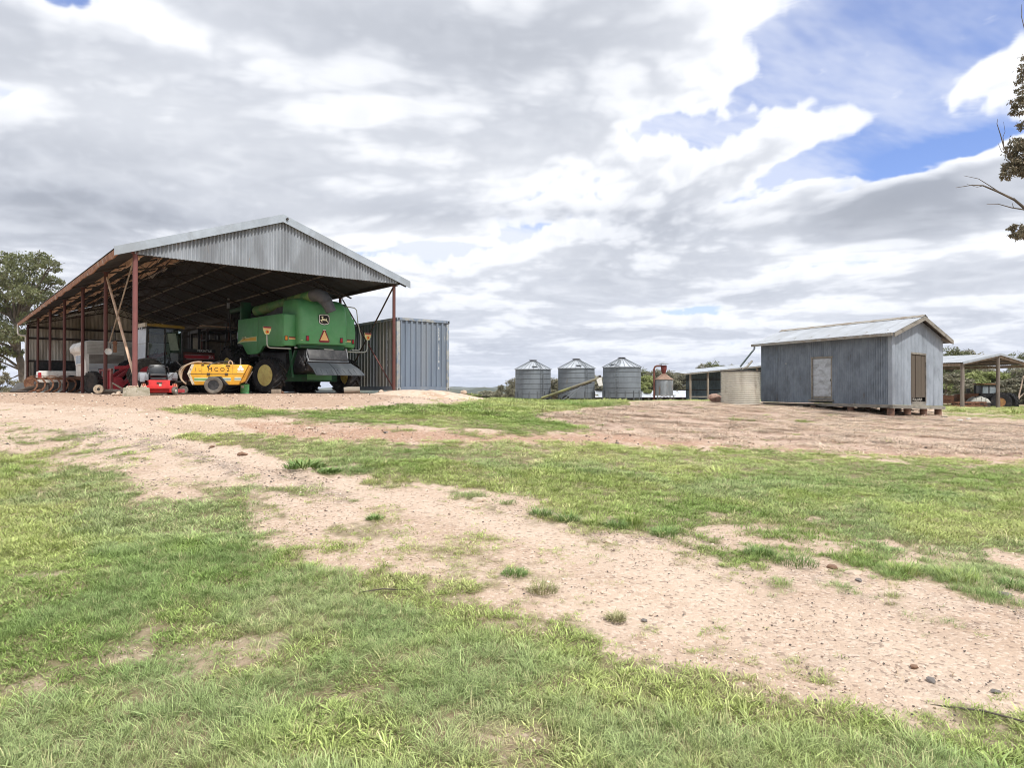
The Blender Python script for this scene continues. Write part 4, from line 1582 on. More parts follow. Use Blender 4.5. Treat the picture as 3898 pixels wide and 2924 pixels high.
# straw chopper and its two-leaf tailboard
MB().prism([(-.30, 1.62), (1.0, 1.62), (1.0, .75), (-.25, .82), (-.45, 1.25)], 'x', -.62, .92).build('chopper_housing', M_BLACK, cb, bevel=.02)
MB().prism([(-.24, 1.50), (-.46, 1.16), (-.44, 1.14), (-.20, 1.46)], 'x', -.66, .95).build('chopper_hood', M_CHOPPER, cb, bevel=.008)
MB().box((-.36, -.36, 1.40), (.30, .01, .045)).build('chopper_decal', M_WHITEINK, cb, rot=(R(-0), 0, 0))
MB().box((.70, -.375, 1.36), (.10, .01, .11)).build('chopper_decal', M_WHITEINK, cb)
for (x0, x1, x2, x3) in ((-.70, .12, -.66, .16), (.14, 1.02, .18, 1.28)):
    mb = MB()
    pr = [(-.47, 1.12), (-.86, .90), (-1.10, .68)]
    for (y0, z0), (y1, z1), k0, k1 in ((pr[0], pr[1], 0, .6), (pr[1], pr[2], .6, 1)):
        a0, b0 = x0 + (x2 - x0) * k0, x1 + (x3 - x1) * k0
        a1, b1 = x0 + (x2 - x0) * k1, x1 + (x3 - x1) * k1
        mb.add([(a0, y0, z0), (b0, y0, z0), (b1, y1, z1), (a1, y1, z1), (a0, y0, z0 - .03), (b0, y0, z0 - .03), (b1, y1, z1 - .03), (a1, y1, z1 - .03)],
               [(0, 1, 2, 3), (7, 6, 5, 4), (0, 3, 7, 4), (1, 5, 6, 2), (0, 4, 5, 1), (3, 2, 6, 7)])
    lf = mb.build('tailboard', M_CHOPPER, cb)
    rb = MB()
    for k in range(4):
        xx = x0 + (x1 - x0) * (k + .5) / 4
        rb.beam((xx, -.90, .872), (xx + .05 * (1 if x0 > 0 else 0), -1.08, .70), .012, .02)
    rb.build('deflector_fin', M_CHOPPER, lf, kind='stuff')
mb = MB()
rs = random.Random(2)
for k in range(16):
    a = Vector((-.72 + rs.uniform(-.16, .06), -.25 + rs.uniform(-.12, .1), rs.uniform(.85, 1.4)))
    if k < 8:
        mb.cyl(a, a + Vector((.05, 0, 0)), rs.uniform(.05, .12), n=12)
    else:
        mb.beam(a, a + Vector((rs.uniform(-.1, .1), rs.uniform(-.1, .1), rs.uniform(-.3, .3))), .03, .03)
mb.build('chopper_drive', M_BLACK, cb, kind='stuff')
mb = MB().tube([(-.62, -.28, 1.62), (-.66, -.30, 1.35), (-.62, -.34, 1.15)], .018, 6).tube([(.93, -.28, 1.66), (.97, -.32, 1.35), (.93, -.36, 1.2)], .018, 6)
mb.build('hanger', M_STEEL, cb, smooth=True)
# rear axle, frame, wheels
MB().box((0, 1.05, .58), (2.3, .26, .28)).build('rear_axle', M_GREEN_DARK, cb, bevel=.02)
MB().box((.4, .93, .62), (1.0, .05, .22)).build('axle_plate', M_GREEN, cb)
mb = MB().beam((-.95, .6, .7), (-.8, .3, 1.6), .12, .06).beam((-.9, .4, .6), (-.95, .5, 1.7), .08, .08)
mb.build('rear_frame', M_GREEN_DARK, cb)
wheel(cb, .64, .50, .385, (-1.52, 1.0, .66), R(20), 16, lugh=.055, rim_out=-1)
wheel(cb, .64, .50, .385, (1.52, 1.0, .66), R(15), 16, lugh=.055, rim_out=1)
wheel(cb, .92, .72, .48, (-1.55, 4.75, .95), 0, 20, lugh=.07, rim_out=-1)
wheel(cb, .92, .72, .48, (1.55, 4.75, .95), 0, 20, lugh=.07, rim_out=1)
MB().box((0, 4.75, 1.0), (2.8, .4, .4)).build('front_axle', M_GREEN_DARK, cb)
MB().box((0, 3.3, 1.05), (1.7, 4.4, .9)).build('belly', M_BLACK, cb)
# clearance lamps on bent arms, both sides, and the ladder rail on the right
for pts, bx in (([(-1.15, -.06, 1.62), (-1.28, -.10, 1.62), (-1.95, -.14, 1.62), (-2.02, -.15, 1.66), (-2.05, -.15, 1.74), (-2.06, -.15, 2.12)], -2.06),
                ([(1.15, .05, 1.60), (1.5, .02, 1.58), (1.86, .02, 1.60), (1.93, .02, 1.64), (1.96, .02, 1.74), (1.98, .02, 2.12)], 1.98)):
    yb = pts[-1][1]
    arm = MB().tube(pts, .022, 8).build('lamp_arm', M_TUBEGREY, cb, smooth=True)
    bd = MB().prism([(bx - .15, 2.36), (bx + .15, 2.36), (bx + .14, 2.24), (bx + .07, 2.08), (bx - .07, 2.08), (bx - .14, 2.24)], 'y', yb - .04, yb - .005).build('lamp_board', M_PALESTRIPE, arm, bevel=.008)
    MB().box((bx, yb - .046, 2.33), (.28, .01, .05)).build('board_band', M_MAROON, arm)
    MB().box((bx, yb - .047, 2.275), (.26, .01, .055)).build('board_band', M_ORANGE, arm)
    MB().cyl((bx, yb - .04, 2.17), (bx, yb - .07, 2.17), .062, n=16).build('lens', M_LAMPORANGE, arm)
    MB().cyl((bx, yb - .071, 2.17), (bx, yb - .078, 2.17), .030, n=12).build('lens', M_LAMPRED, arm)
MB().tube([(.98, .10, 3.30), (1.08, .05, 3.33), (1.40, .0, 3.30), (1.50, 0, 3.22), (1.56, 0, 2.7), (1.68, 0, 2.2), (1.66, 0, 1.74), (1.58, 0, 1.66), (1.30, 0, 1.66)], .02, 8).build('hand_rail', M_TUBEGREY, cb, smooth=True)
# side feeder mast seen against the dark shed
mb = MB().tube([(-1.25, 6.0, 1.9), (-1.32, 6.2, 3.6)], .03, 6).tube([(-1.45, 6.3, 1.9), (-1.32, 6.25, 3.5)], .02, 6)
mb.build('mirror_arm', M_BLACK, cb)
MB().box((-1.34, 6.2, 3.75), (.10, .06, .26)).build('mirror', M_STEEL, cb)
MB().cyl((-1.33, 6.2, 4.0), (-1.33, 6.2, 4.06), .05, n=10).build('beacon', M_STEEL, cb)

# ================================================================== things in and round the shed
def floor_at(u, Y, z=0.0):
    return Vector(((u - CU) * Y / FPX, Y, FLOOR + z))


def face_rz(u, extra=0.0):
    """Turn about z that makes local -y look back at the camera along column u."""
    return math.atan2(-(u - CU), FPX) + R(extra)


# ------------------------------------------------------------------ yellow air compressor trailer
ac = thing('air_compressor', 'yellow trailer compressor stencilled MC02 with a tan hose coil on its drawbar', 'compressor', tuple(floor_at(840, 23.2)), face_rz(840, -5))
body = [(-.84, .98), (.92, .98), (.60, .30), (-.82, .29), (-.97, .66)]
MB().prism(body, 'y', -.50, .48).build('body', M_YELLOW, ac, bevel=.018)
MB().prism([(.925, .97), (1.0, .93), (.80, .42), (.62, .34)], 'y', -.44, .50).build('end_panel', mat('ochre_paint', (.55, .27, .03), .55, 0, col2=(.45, .22, .03), scale=4), ac, bevel=.012)
MB().prism([(-.845, .975), (-.97, .66), (-.82, .295), (-.74, .295), (-.88, .66), (-.76, .975)], 'y', -.505, -.501).build('worn_edge', mat('bare_patch', (.62, .55, .42), .6, 0, col2=(.20, .12, .08), scale=9, thr=(.55, .65)), ac)
MB().box((-.05, -.503, .652), (1.72, .006, .014)).build('lid_seam', M_BLACK, ac)
MB().box((.42, -.503, .815), (.010, .006, .32)).build('panel_seam', M_BLACK, ac)
MB().box((-.53, -.503, .815), (.008, .006, .32)).build('panel_seam', M_BLACK, ac)
for x in (-.33, .22):
    MB().box((x, -.512, .655), (.10, .03, .07)).build('latch', M_DARKSTEEL, ac, bevel=.006)
MB().box((.27, -.51, .94), (.14, .02, .035)).build('hinge', M_DARKSTEEL, ac)
MB().box((-.5, -.51, .955), (.09, .02, .03)).build('hinge', M_DARKSTEEL, ac)
for x0, x1, dz_ in ((-.76, -.33, 0), (.10, .36, .01), (.47, .68, .02)):
    sb = MB().box(((x0 + x1) / 2, -.5035, .475 + dz_), (x1 - x0, .005, .12)).build('stripe', mat('pale_band', (.62, .60, .36), .6, var=.05), ac)
    MB().box(((x0 + x1) / 2, -.5075, .475 + dz_), (x1 - x0, .003, .05)).build('stripe_band', mat('green_band', (.12, .33, .12) if x0 < 0 else (.22, .30, .34), .6, var=.1), sb)
text('fleet_number', 'M C O 2', .185, M_INK, ac, (-.02, -.504, .805), (PI / 2, 0, 0), .001, 1.0)
text('stencil_mark', '1 L', .16, mat('worn_stencil', (.25, .14, .05), .7, var=.3), ac, (-.66, -.504, .80), (PI / 2, 0, R(0)), .001)
lg = MB()
for a in (90, 210, 330):
    lg.cyl((.66 + .055 * math.cos(R(a)), -.502, .85 + .055 * math.sin(R(a))), (.66 + .055 * math.cos(R(a)), -.508, .85 + .055 * math.sin(R(a))), .052, n=18)
lg.build('logo', M_WHITEINK, ac)
MB().box((.655, -.503, .735), (.20, .004, .035)).build('logo_lettering', mat('faded_white', (.80, .68, .42), .6, var=.1), ac)
arch = MB().prism([(-.42, .29), (-.33, .565), (.06, .58), (.26, .33), (.30, .29), (.20, .29), (.02, .52), (-.27, .52), (-.34, .29)], 'y', -.56, -.47).build('wheel_arch', M_BLACK, ac, bevel=.008)
MB().prism([(-.34, .28), (-.27, .52), (.02, .52), (.20, .28)], 'y', -.505, -.48).build('wheel_well', M_BLACK, ac)
wheel(ac, .285, .17, .165, (-.17, -.56, .285), PI / 2, 0, m_t=M_OLDRUBBER, m_r=M_BLACK, dish=.3, rim_out=-1, n=30)
wheel(ac, .285, .17, .165, (-.17, .56, .285), PI / 2, 0, m_t=M_OLDRUBBER, m_r=M_BLACK, dish=.3, rim_out=1, n=30)
MB().beam((-.9, -.1, .34), (-1.9, 0, .36), .09, .11).beam((-.9, .35, .34), (-1.9, 0, .36), .09, .11).box((-1.45, -.1, .40), (.9, .5, .05)).build('drawbar', M_DARKSTEEL, ac)
jw = MB().lathe([(.055, -.04), (.12, -.045), (.135, -.03), (.135, .03), (.12, .045), (.055, .04)], axis='y', n=20, close=True).build('jockey_wheel', M_OLDRUBBER, ac, smooth=True, loc=(-1.10, -.28, .135))
MB().cyl((0, -.03, 0), (0, .03, 0), .06, n=14).build('rim', M_STEEL, jw)
mb = MB()
for i in range(9):
    a = 2 * PI * i / 9
    mb.cyl((-1.40 + .11 * math.cos(a), -.30, .25 + .11 * math.sin(a)), (-1.40 + .06 * math.cos(a + .5), -.30, .25 + .06 * math.sin(a + .5)), .018, n=6)
mb.lathe([(.10, -.02), (.135, -.02), (.135, .02), (.10, .02)], (-1.40, -.30, .25), 'y', 18, close=True)
mb.build('winch_wheel', M_RUST, ac, smooth=True)
for k in range(5):
    q = .03 * k
    pts = []
    for t in np.linspace(0, 1, 13):
        x = -.55 - .62 * math.sin(t * PI * .62) - q * .9 * math.sin(t * PI)
        z = 1.04 - .72 * t ** 1.6 + .07 * math.sin(t * PI) + .02 * math.sin(k + t * 5)
        pts.append((x + .10 * (t > .9) * (t - .9) * 10, -.30 - .05 * (k % 3) + .02 * k, z))
    MB().tube(pts, .021, 7).build('hose', M_HOSE, ac, smooth=True)
MB().tube([(-.95, -.2, .42), (-.75, -.25, .95), (-.5, -.1, 1.06), (-.05, -.1, 1.02), (.1, -.05, 1.0)], .022, 7).build('hose', M_HOSE, ac, smooth=True)
MB().tube([(-.36, -.50, .90), (-.25, -.46, .98), (-.05, -.2, 1.07), (.2, 0, 1.08), (.42, .1, 1.03)], .035, 7).build('cable', M_BLACK, ac, smooth=True)
MB().tube([(.27, -.1, .99), (.25, -.1, 1.06), (.30, -.1, 1.13), (.37, -.1, 1.08), (.38, -.1, .99)], .022, 8).build('lifting_eye', M_HOSE, ac, smooth=True)
MB().cyl((.62, .1, .98), (.62, .1, 1.22), .022, n=8).build('exhaust', M_STEEL, ac)
MB().tube([(.80, -.2, .35), (1.02, -.3, .75)], .018, 6).build('prop_rod', M_STEEL, ac)

# ------------------------------------------------------------------ red zero-turn mower
mw = thing('ride_on_mower', 'red ride-on mower with black seat parked beside the faded red post', 'mower', tuple(floor_at(602, 21.2)), face_rz(602, 4))
MB().prism([(-.29, .43), (.29, .43), (.29, .26), (.47, .24), (.47, .16), (-.47, .16), (-.47, .26), (-.29, .27)], 'y', -.50, -.44).build('front_panel', M_RED, mw, bevel=.012)
MB().prism([(-.30, .42), (.30, .42), (.30, .39), (-.30, .39)], 'y', -.46, .3).build('floor_pan', M_RED, mw)
MB().box((.0, -.507, .34), (.15, .008, .05)).build('badge', M_DARKSTEEL, mw)
MB().box((.02, -.507, .28), (.07, .008, .06)).build('decal', M_CREAM, mw)
MB().prism([(-.42, .04), (.55, .04), (.55, .15), (.45, .17), (-.42, .17)], 'y', -.30, .45).build('mower_deck', M_RED, mw, bevel=.015)
MB().box((.62, .0, .10), (.22, .4, .11)).build('side_chute', mat('dull_red', (.38, .04, .05), .6, 0, col2=(.25, .04, .04), scale=6), mw, bevel=.01)
for x in (-.42, .42):
    fk = MB().cyl((x, -.42, .24), (x, -.42, .33), .03, n=10).beam((x - .05, -.44, .30), (x - .05, -.52, .09), .018, .05).beam((x + .05, -.44, .30), (x + .05, -.52, .09), .018, .05).build('caster_fork', mat('orange_red_paint', (.58, .13, .08), .55, 0, col2=(.5, .3, .2), scale=9), mw)
    ct = MB().lathe([(.05, -.04), (.10, -.05), (.115, -.03), (.115, .03), (.10, .05), (.05, .04)], axis='x', n=20, close=True).build('caster_wheel', M_OLDRUBBER, mw, smooth=True, loc=(x, -.54, .115), rot=(0, 0, R(-38)))
    MB().cyl((-.03, 0, 0), (.03, 0, 0), .055, n=14).build('rim', M_WHITE, ct)
for x in (-.40, .40):
    wheel(mw, .26, .24, .13, (x, .52, .26), 0, 14, m_r=M_BLACK, lugh=.02, rim_out=(1 if x > 0 else -1), n=24)
    MB().prism([(-.02, .42), (.40, .42), (.44, .62), (.05, .68)], 'x', x - .14, x + .14).build('fender', mat('grey_fender', (.20, .215, .235), .55, 0, col2=(.13, .14, .15), scale=5), mw, bevel=.025)
MB().box((-.44, -.12, .50), (.14, .1, .26)).build('side_tank', mat('grey_tank', (.33, .36, .40), .5, 0, col2=(.24, .26, .29), scale=6), mw, bevel=.02)
MB().box((.46, -.02, .55), (.16, .1, .16)).build('side_console', mat('grey_console', (.19, .20, .22), .5, var=.1), mw, bevel=.02)
seat = MB().prism([(.0, .50), (-.10, .57), (-.08, .63), (.34, .60), (.40, .50)], 'x', -.23, .23).build('seat', M_BLACK, mw, bevel=.03)
MB().prism([(.28, .58), (.36, .60), (.44, .90), (.36, .93)], 'x', -.22, .22).build('seat_back', mat('black_vinyl', (.03, .034, .04), .32, 0, col2=(.05, .055, .06), scale=4), mw, bevel=.035)
MB().box((0, -.12, .47), (.44, .12, .08)).build('seat_base', M_BLACK, mw, bevel=.02)
for s in (-1, 1):
    MB().tube([(s * .30, .1, .44), (s * .30, .02, .70), (s * .26, -.02, .84), (s * .12, -.04, .86)], .016, 8).build('control_lever', M_BLACK, mw, smooth=True)
MB().tube([(.26, -.15, .48), (.38, -.12, .62), (.62, .05, .78), (.66, .15, .90), (.50, .25, 1.06)], .009, 6).build('throttle_cable', M_DARKSTEEL, mw, smooth=True)
MB().box((0, .62, .6), (.5, .3, .35)).build('engine', M_BLACK, mw, bevel=.03)

# ------------------------------------------------------------------ small items on the floor line
gd = thing('drum', 'small green metal drum standing between yellow compressor and combine tyre', 'drum', tuple(floor_at(932, 23.6)), 0)
MB().lathe([(.145, 0), (.148, .01), (.142, .02), (.142, .12), (.146, .13), (.142, .14), (.142, .26), (.147, .27), (.147, .32), (.13, .325), (.13, .31)], n=24).build('shell', mat('green_drum_paint', (.10, .36, .13), .5, 0, col2=(.30, .42, .30), scale=7, thr=(.58, .68), col3=(.05, .2, .08), scale3=12), gd, smooth=True)
MB().box((-.02, -.146, .24), (.09, .008, .09)).build('label_patch', M_TUBEGREY, gd)
MB().tube([(-.145, 0, .29), (-.10, -.12, .40), (.10, -.12, .40), (.145, 0, .29)], .006, 5).build('wire_handle', M_STEEL, gd)
tb = MB().box((0, 0, .075), (.32, .16, .15)).build('timber_block', M_TIMBER, None, bevel=.012, loc=tuple(floor_at(1052, 24.3)), rot=(0, 0, R(8)))
tag(tb, 'short sawn timber block lying in front of the combine left rear tyre', 'timber')
tb = MB().rock((0, 0, .04), (.16, .12, .10), 5, 2).build('stone', M_STONEBROWN, None, loc=tuple(floor_at(1075, 24.4)))
tag(tb, 'small stone lying beside the timber block near the combine tyre', 'stone')
lgp = [(-.28, 0, .12), (-.1, 0, .125), (.1, 0, .115), (.27, 0, .12)]
lo = MB().tube(lgp, [.115, .125, .12, .11], 14).build('log', mat('grey_log', (.30, .26, .21), .9, 0, col2=(.17, .145, .12), scale=4, stretch=(.15, 1, 1), bump=.6, bscale=30), None, smooth=True, angle=45, loc=tuple(floor_at(1341, 24.3, .0)), rot=(0, R(-3), R(12)))
tag(lo, 'thick weathered grey log lying at the right rear of the combine', 'log')
MB().cyl((-.285, 0, .12), (-.281, 0, .12), .05, n=9).build('rotten_heart', M_INK, lo)
sp_ = thing('log_round', 'pale cut log round with a hollow centre lying left of the concrete footing', 'log', tuple(floor_at(376, 22.3)), R(28))
MB().cyl((0, -.20, .15), (0, .20, .15), .15, n=20).build('trunk_section', M_TIMBER, sp_, smooth=True)
MB().lathe([(.05, -.212), (.135, -.212), (.14, -.203), (.05, -.203)], (0, 0, .15), 'y', 20, close=True).build('cut_face', mat('cut_wood', (.44, .36, .27), .85, 0, col2=(.28, .22, .16), scale=14), sp_)
MB().cyl((.01, -.211, .15), (.01, -.206, .15), .05, n=10).build('hollow', M_INK, sp_)
tag(MB().tube([(-.38, 0, .07), (0, .02, .08), (.42, -.02, .07)], [.075, .08, .07], 10).build('log', M_TIMBER, None, smooth=True, loc=tuple(floor_at(425, 22.6)), rot=(0, 0, R(10))), 'thin fallen log on the ground behind the hollow log round', 'log')
rs = random.Random(21)
for k, (u, Y, d, lb) in enumerate([(452, 21.6, .22, 'largest pale rock in the rubble left of the concrete footing'), (470, 21.3, .14, None), (437, 21.9, .13, None), (462, 20.4, .14, None), (432, 20.2, .16, None), (448, 20.0, .17, None), (487, 20.6, .11, None), (415, 20.3, .08, None), (350, 22.8, .12, None), (475, 20.9, .16, None), (500, 20.3, .10, None)]):
    p = floor_at(u, Y)
    p.z = gz(p.x, p.y) - .01
    r_ = MB().rock((0, 0, d * .28), (d, d * rs.uniform(.6, .9), d * rs.uniform(.5, .75)), 60 + k, 2).build('rubble_rock', M_STONEPALE, None, loc=tuple(p), rot=(0, 0, rs.uniform(0, 3)))
    tag(r_, lb or 'broken pale rock in the rubble at the foot of the concrete footing', 'rock', 'rubble beside the concrete footing')
st_ = MB().tube([(-.35, 0, .35), (-.1, 0, .2), (.15, 0, .05), (.3, .05, .02)], [.025, .03, .028, .02], 6).build('stick', M_TIMBER, None, smooth=True, loc=tuple(floor_at(470, 21.9)))
tag(st_, 'bleached broken branch leaning on rubble left of the concrete footing', 'branch')

# ------------------------------------------------------------------ red loader tractor
tr = thing('loader_tractor', 'old dark red tractor with a glazed cab and front loader lettered VERSATILE', 'tractor', tuple(floor_at(606, 28.0)), R(45))
cabm = MB()
# cab frame: posts and rails
for x in (-.66, .66):
    for y in (-.66, .66):
        cabm.beam((x + (-.04 if x < 0 else 0), y, 1.15), (x, y, 2.62), .06, .06)
cabm.box((0, 0, 2.64), (1.40, 1.44, .06)).box((0, 0, 1.12), (1.36, 1.36, .12)).beam((.0, -.67, 1.15), (.02, -.67, 2.6), .05, .05)
cab_ = cabm.build('cab', M_BLACK, tr)
MB().prism([(-.74, 2.66), (.74, 2.62), (.74, 2.74), (-.5, 2.78), (-.74, 2.76)], 'y', -.74, .74).build('cab_roof', mat('ochre_roof', (.34, .22, .035), .6, 0, col2=(.22, .15, .05), scale=3), cab_, bevel=.02)
MB().prism([(-.78, 2.63), (-.70, 2.63), (-.70, 2.80), (-.78, 2.78)], 'y', -.76, .76).build('visor', M_CREAM, cab_)
for y in (-.45, -.2, .2):
    MB().cyl((-.80, y, 2.58), (-.76, y, 2.58), .05, n=10).build('work_lamp', M_STEEL, cab_)
MB().add([(-.72, -.62, 1.18), (-.72, .62, 1.18), (-.68, .62, 2.58), (-.68, -.62, 2.58), (-.71, -.62, 1.18), (-.71, .62, 1.18), (-.67, .62, 2.58), (-.67, -.62, 2.58)], [(0, 1, 2, 3), (7, 6, 5, 4), (0, 4, 5, 1), (1, 5, 6, 2), (2, 6, 7, 3), (3, 7, 4, 0)]).build('windscreen', M_PALEGLASS, cab_)
MB().box((-.705, 0, 1.98), (.02, 1.24, .03)).build('windscreen_bar', M_STEEL, cab_)
MB().box((-.32, -.665, 1.88), (.56, .01, 1.4)).build('window', M_CLEAR, cab_)
MB().box((.33, -.665, 1.88), (.58, .01, 1.4)).build('window', M_CLEAR, cab_)
MB().prism([(.20, 1.72), (.52, 1.74), (.40, 2.42), (.08, 2.40)], 'y', -.69, -.675).build('door_pane', mat('greenish_pane', (.24, .30, .23), .35, 0, col2=(.30, .36, .28), scale=5), cab_)
MB().box((.35, -.6, 1.45), (.30, .3, .35)).build('seat', mat('grey_seat', (.20, .22, .23), .7, var=.2), cab_, bevel=.04)
mb = MB()
for k in range(16):
    a = 2 * PI * k / 16
    b = 2 * PI * (k + 1) / 16
    mb.cyl((-.25 + .05 * math.cos(a), -.35 + .17 * math.sin(a), 1.62 + .17 * math.cos(a)), (-.25 + .05 * math.cos(b), -.35 + .17 * math.sin(b), 1.62 + .17 * math.cos(b)), .014, n=5)
mb.build('steering_wheel', M_BLACK, cab_)
MB().box((1.38, 0, 1.42), (1.35, .98, .62)).build('bonnet', M_DULLRED, tr, bevel=.03)
MB().box((1.36, -.01, 1.76), (1.42, 1.04, .14)).build('bonnet_top', M_BLACK, tr, bevel=.02)
bs = MB().box((1.42, -.50, 1.50), (1.22, .012, .16)).build('bonnet_stripe', M_TRACTORRED, tr)
MB().box((1.42, -.503, 1.585), (1.22, .008, .02)).build('stripe_edge', M_STEEL, bs)
MB().box((1.42, -.503, 1.415), (1.22, .008, .02)).build('stripe_edge', M_STEEL, bs)
text('bonnet_lettering', 'VERSATILE', .13, M_WHITEINK, tr, (1.60, -.535, 1.76), (PI / 2, 0, 0), .001)
text('model_number', '256', .14, M_WHITEINK, bs, (1.88, -.509, 1.50), (PI / 2, 0, 0), .001)
MB().box((.75, -.1, .85), (2.3, .7, .6)).build('chassis', M_DARKSTEEL, tr)
MB().box((.95, -.52, .85), (.55, .05, .85)).build('side_panel', M_DULLRED, tr)
for x in (-.72, 1.65):
    for y in (-.88, .88):
        wheel(tr, .66, .42, .36, (x, y, .68), PI / 2, 16, m_r=M_TRACTORRED, m_t=mat('muddy_tyre', (.08, .075, .068), .9, 0, col2=(.15, .14, .12), scale=5) if (x < 0 and y < 0) else M_RUBBER, lugh=.045, rim_out=-1 if y < 0 else 1, n=28)
MB().beam((-1.75, -.80, .14), (-.80, -.80, 1.0), .07, .10).build('brace', M_TRACTORRED, tr, bevel=.008)
MB().beam((-1.85, -.80, .98), (-.85, -.80, 1.02), .07, .12).build('brace', M_TRACTORRED, tr, bevel=.008)
MB().prism([(-1.45, .08), (-.95, .08), (-.85, .55), (-1.30, .62)], 'y', -.84, -.80).build('guard_plate', M_TRACTORRED, tr, bevel=.008)
# loader
for y in (-.55, .45):
    MB().beam((.1, y, 1.62), (-.72, y, 1.30), .09, .13).beam((-.72, y, 1.30), (-1.75, y, .55), .09, .13).build('loader_arm', M_TRACTORRED, tr, bevel=.01)
    MB().beam((-.5, y, .55), (-.35, y, 1.42), .12, .16).build('loader_post', M_TRACTORRED, tr, bevel=.01)
    MB().cyl((-.45, y + .05, .75), (-1.25, y + .05, .95), .035, n=10).build('ram', M_STEEL, tr, smooth=True)
    MB().beam((-.75, y, 1.22), (-1.62, y, .25), .07, .08).build('link_bar', M_TRACTORRED, tr, bevel=.008)
MB().beam((-1.1, -.6, 1.02), (-1.1, .5, 1.02), .1, .1).build('cross_tube', M_TRACTORRED, tr)
mb = MB()
fx = -1.95
for y in (-.80, .72):
    mb.box((fx, y, .50), (.07, .08, .86))
mb.box((fx, -.04, .90), (.08, 1.60, .08)).box((fx, -.04, .10), (.08, 1.60, .1))
mb.build('loader_frame', mat('pink_worn_steel', (.36, .17, .13), .7, 0, col2=(.24, .05, .05), scale=3, thr=(.45, .6)), tr, bevel=.008)
for y in (-.45, -.18, .12, .42):
    MB().box((fx + .05, y, .50), (.05, .15, .74)).build('frame_plate', M_TRACTORRED, tr)
MB().prism([(-1.9, .05), (-1.62, .05), (-1.50, .42), (-1.62, .60), (-1.9, .62)], 'y', -.85, .78).build('bucket', M_TRACTORRED, tr, bevel=.01)
mb = MB()
rs = random.Random(9)
for k in range(22):
    a = Vector((rs.uniform(-.5, .5), rs.uniform(-.8, -.5), rs.uniform(.9, 1.5)))
    mb.tube([a, a + Vector((rs.uniform(-.3, .3), -.05, rs.uniform(-.3, .1))), a + Vector((rs.uniform(-.5, .5), 0, rs.uniform(-.5, -.1)))], .018, 5)
mb.build('hydraulic_hose', M_BLACK, tr, kind='stuff')

# ------------------------------------------------------------------ dark cab machine further in
dt = thing('dark_tractor', 'black cabbed tractor in deep shade behind the lettered red bonnet', 'tractor', tuple(floor_at(795, 32.5)), R(40))
mb = MB()
for x in (-.62, .62):
    for y in (-.6, .6):
        mb.box((x, y, 2.0), (.08, .08, 1.6))
mb.box((0, 0, 2.85), (1.36, 1.3, .14)).box((0, 0, 1.3), (1.3, 1.24, .3)).box((.12, -.6, 2.0), (.06, .05, 1.5))
mb.build('cab', M_BLACK, dt)
MB().box((-.40, .58, 2.15), (.34, .02, .9)).build('rear_pane', M_CREAM, dt)
MB().box((.36, .58, 2.15), (.12, .02, .9)).build('rear_pane', mat('brown_pane', (.25, .21, .17), .6, var=.2), dt)
MB().box((1.4, 0, 1.3), (1.5, .7, .7)).build('bonnet', M_BLACK, dt, bevel=.04)
for y in (-.9, .9):
    wheel(dt, .85, .45, .45, (.1, y, .87), PI / 2, 18, m_r=M_DARKSTEEL, rim_out=-1 if y < 0 else 1, n=28)
    wheel(dt, .5, .3, .25, (2.0, y * .8, .52), PI / 2, 14, m_r=M_DARKSTEEL, rim_out=-1 if y < 0 else 1, n=24)
rk = thing('timber_rack', 'raised rack of long tan boards beside the combine in the dark shed', 'rack', tuple(floor_at(862, 31.0)), R(40))
for x in (-.9, .9):
    for y in (-.3, .3):
        MB().box((x, y, 1.42), (.07, .07, 2.85)).build('leg', M_DARKSTEEL, rk)
for z in (2.45, 2.9):
    MB().box((0, 0, z - .12), (2.0, .7, .06)).build('shelf', M_DARKSTEEL, rk)
rs = random.Random(31)
for k in range(6):
    MB().box((rs.uniform(-.15, .15), -.3 + .12 * k, 2.90 + .05 * (k % 2)), (2.2, .11, .045)).build('board', M_PURLIN if k % 2 else M_TIMBER, rk, rot=(0, R(rs.uniform(-2, 2)), 0))
for k, x in enumerate((-.45, .1, .6)):
    MB().box((x, .28, 1.7), (.5, .03, 1.3)).build('back_board', mat('brown_board', (.20, .165, .13), .8, 0, col2=(.13, .11, .09), scale=4) if k == 0 else bpy.data.materials['brown_board'], rk)

# ------------------------------------------------------------------ camper, ute and farm implements on the left
cp = thing('camper', 'white and grey slide-on camper with ribbed siding and overhanging front', 'camper', tuple(floor_at(420, 31.0)), R(44))
side = [(-1.15, .72), (-1.17, 1.22), (-1.26, 1.68), (-1.38, 1.78), (-1.42, 1.98), (-1.30, 2.18), (-1.05, 2.28), (2.2, 2.28), (2.2, .72)]
MB().prism(side, 'y', -.95, .95).build('body', M_WHITE, cp, bevel=.03)
sd = MB()
for k in range(9):
    z = 1.72 + k * .06
    sd.box((.52, -.955, z), (3.3, .012, .045))
sd.build('siding', mat('grey_white_siding', (.52, .53, .50), .55, 0, col2=(.44, .44, .41), scale=1.5), cp)
sd = MB()
for k in range(8):
    sd.box((.55, -.956, 1.30 + k * .05), (3.2, .012, .04))
sd.build('dark_siding', mat('brown_grey_siding', (.20, .185, .165), .6, var=.1), cp)
sd = MB()
for k in range(9):
    sd.box((.55, -.955, .80 + k * .055), (3.2, .012, .044))
sd.build('siding', mat('blue_white_siding', (.50, .55, .60), .5, 0, col2=(.42, .46, .50), scale=1.5), cp)
MB().box((.62, -.966, 1.42), (.62, .012, 1.25)).build('door', mat('louvre_grey', (.33, .34, .32), .6, var=.1, scale=6), cp)
MB().box((-.62, -.966, 1.02), (.16, .014, .06)).build('vent', M_BLACK, cp)
wf = MB().box((-1.23, .1, 1.45), (.03, 1.0, .45)).build('window_frame', M_WHITE, cp)
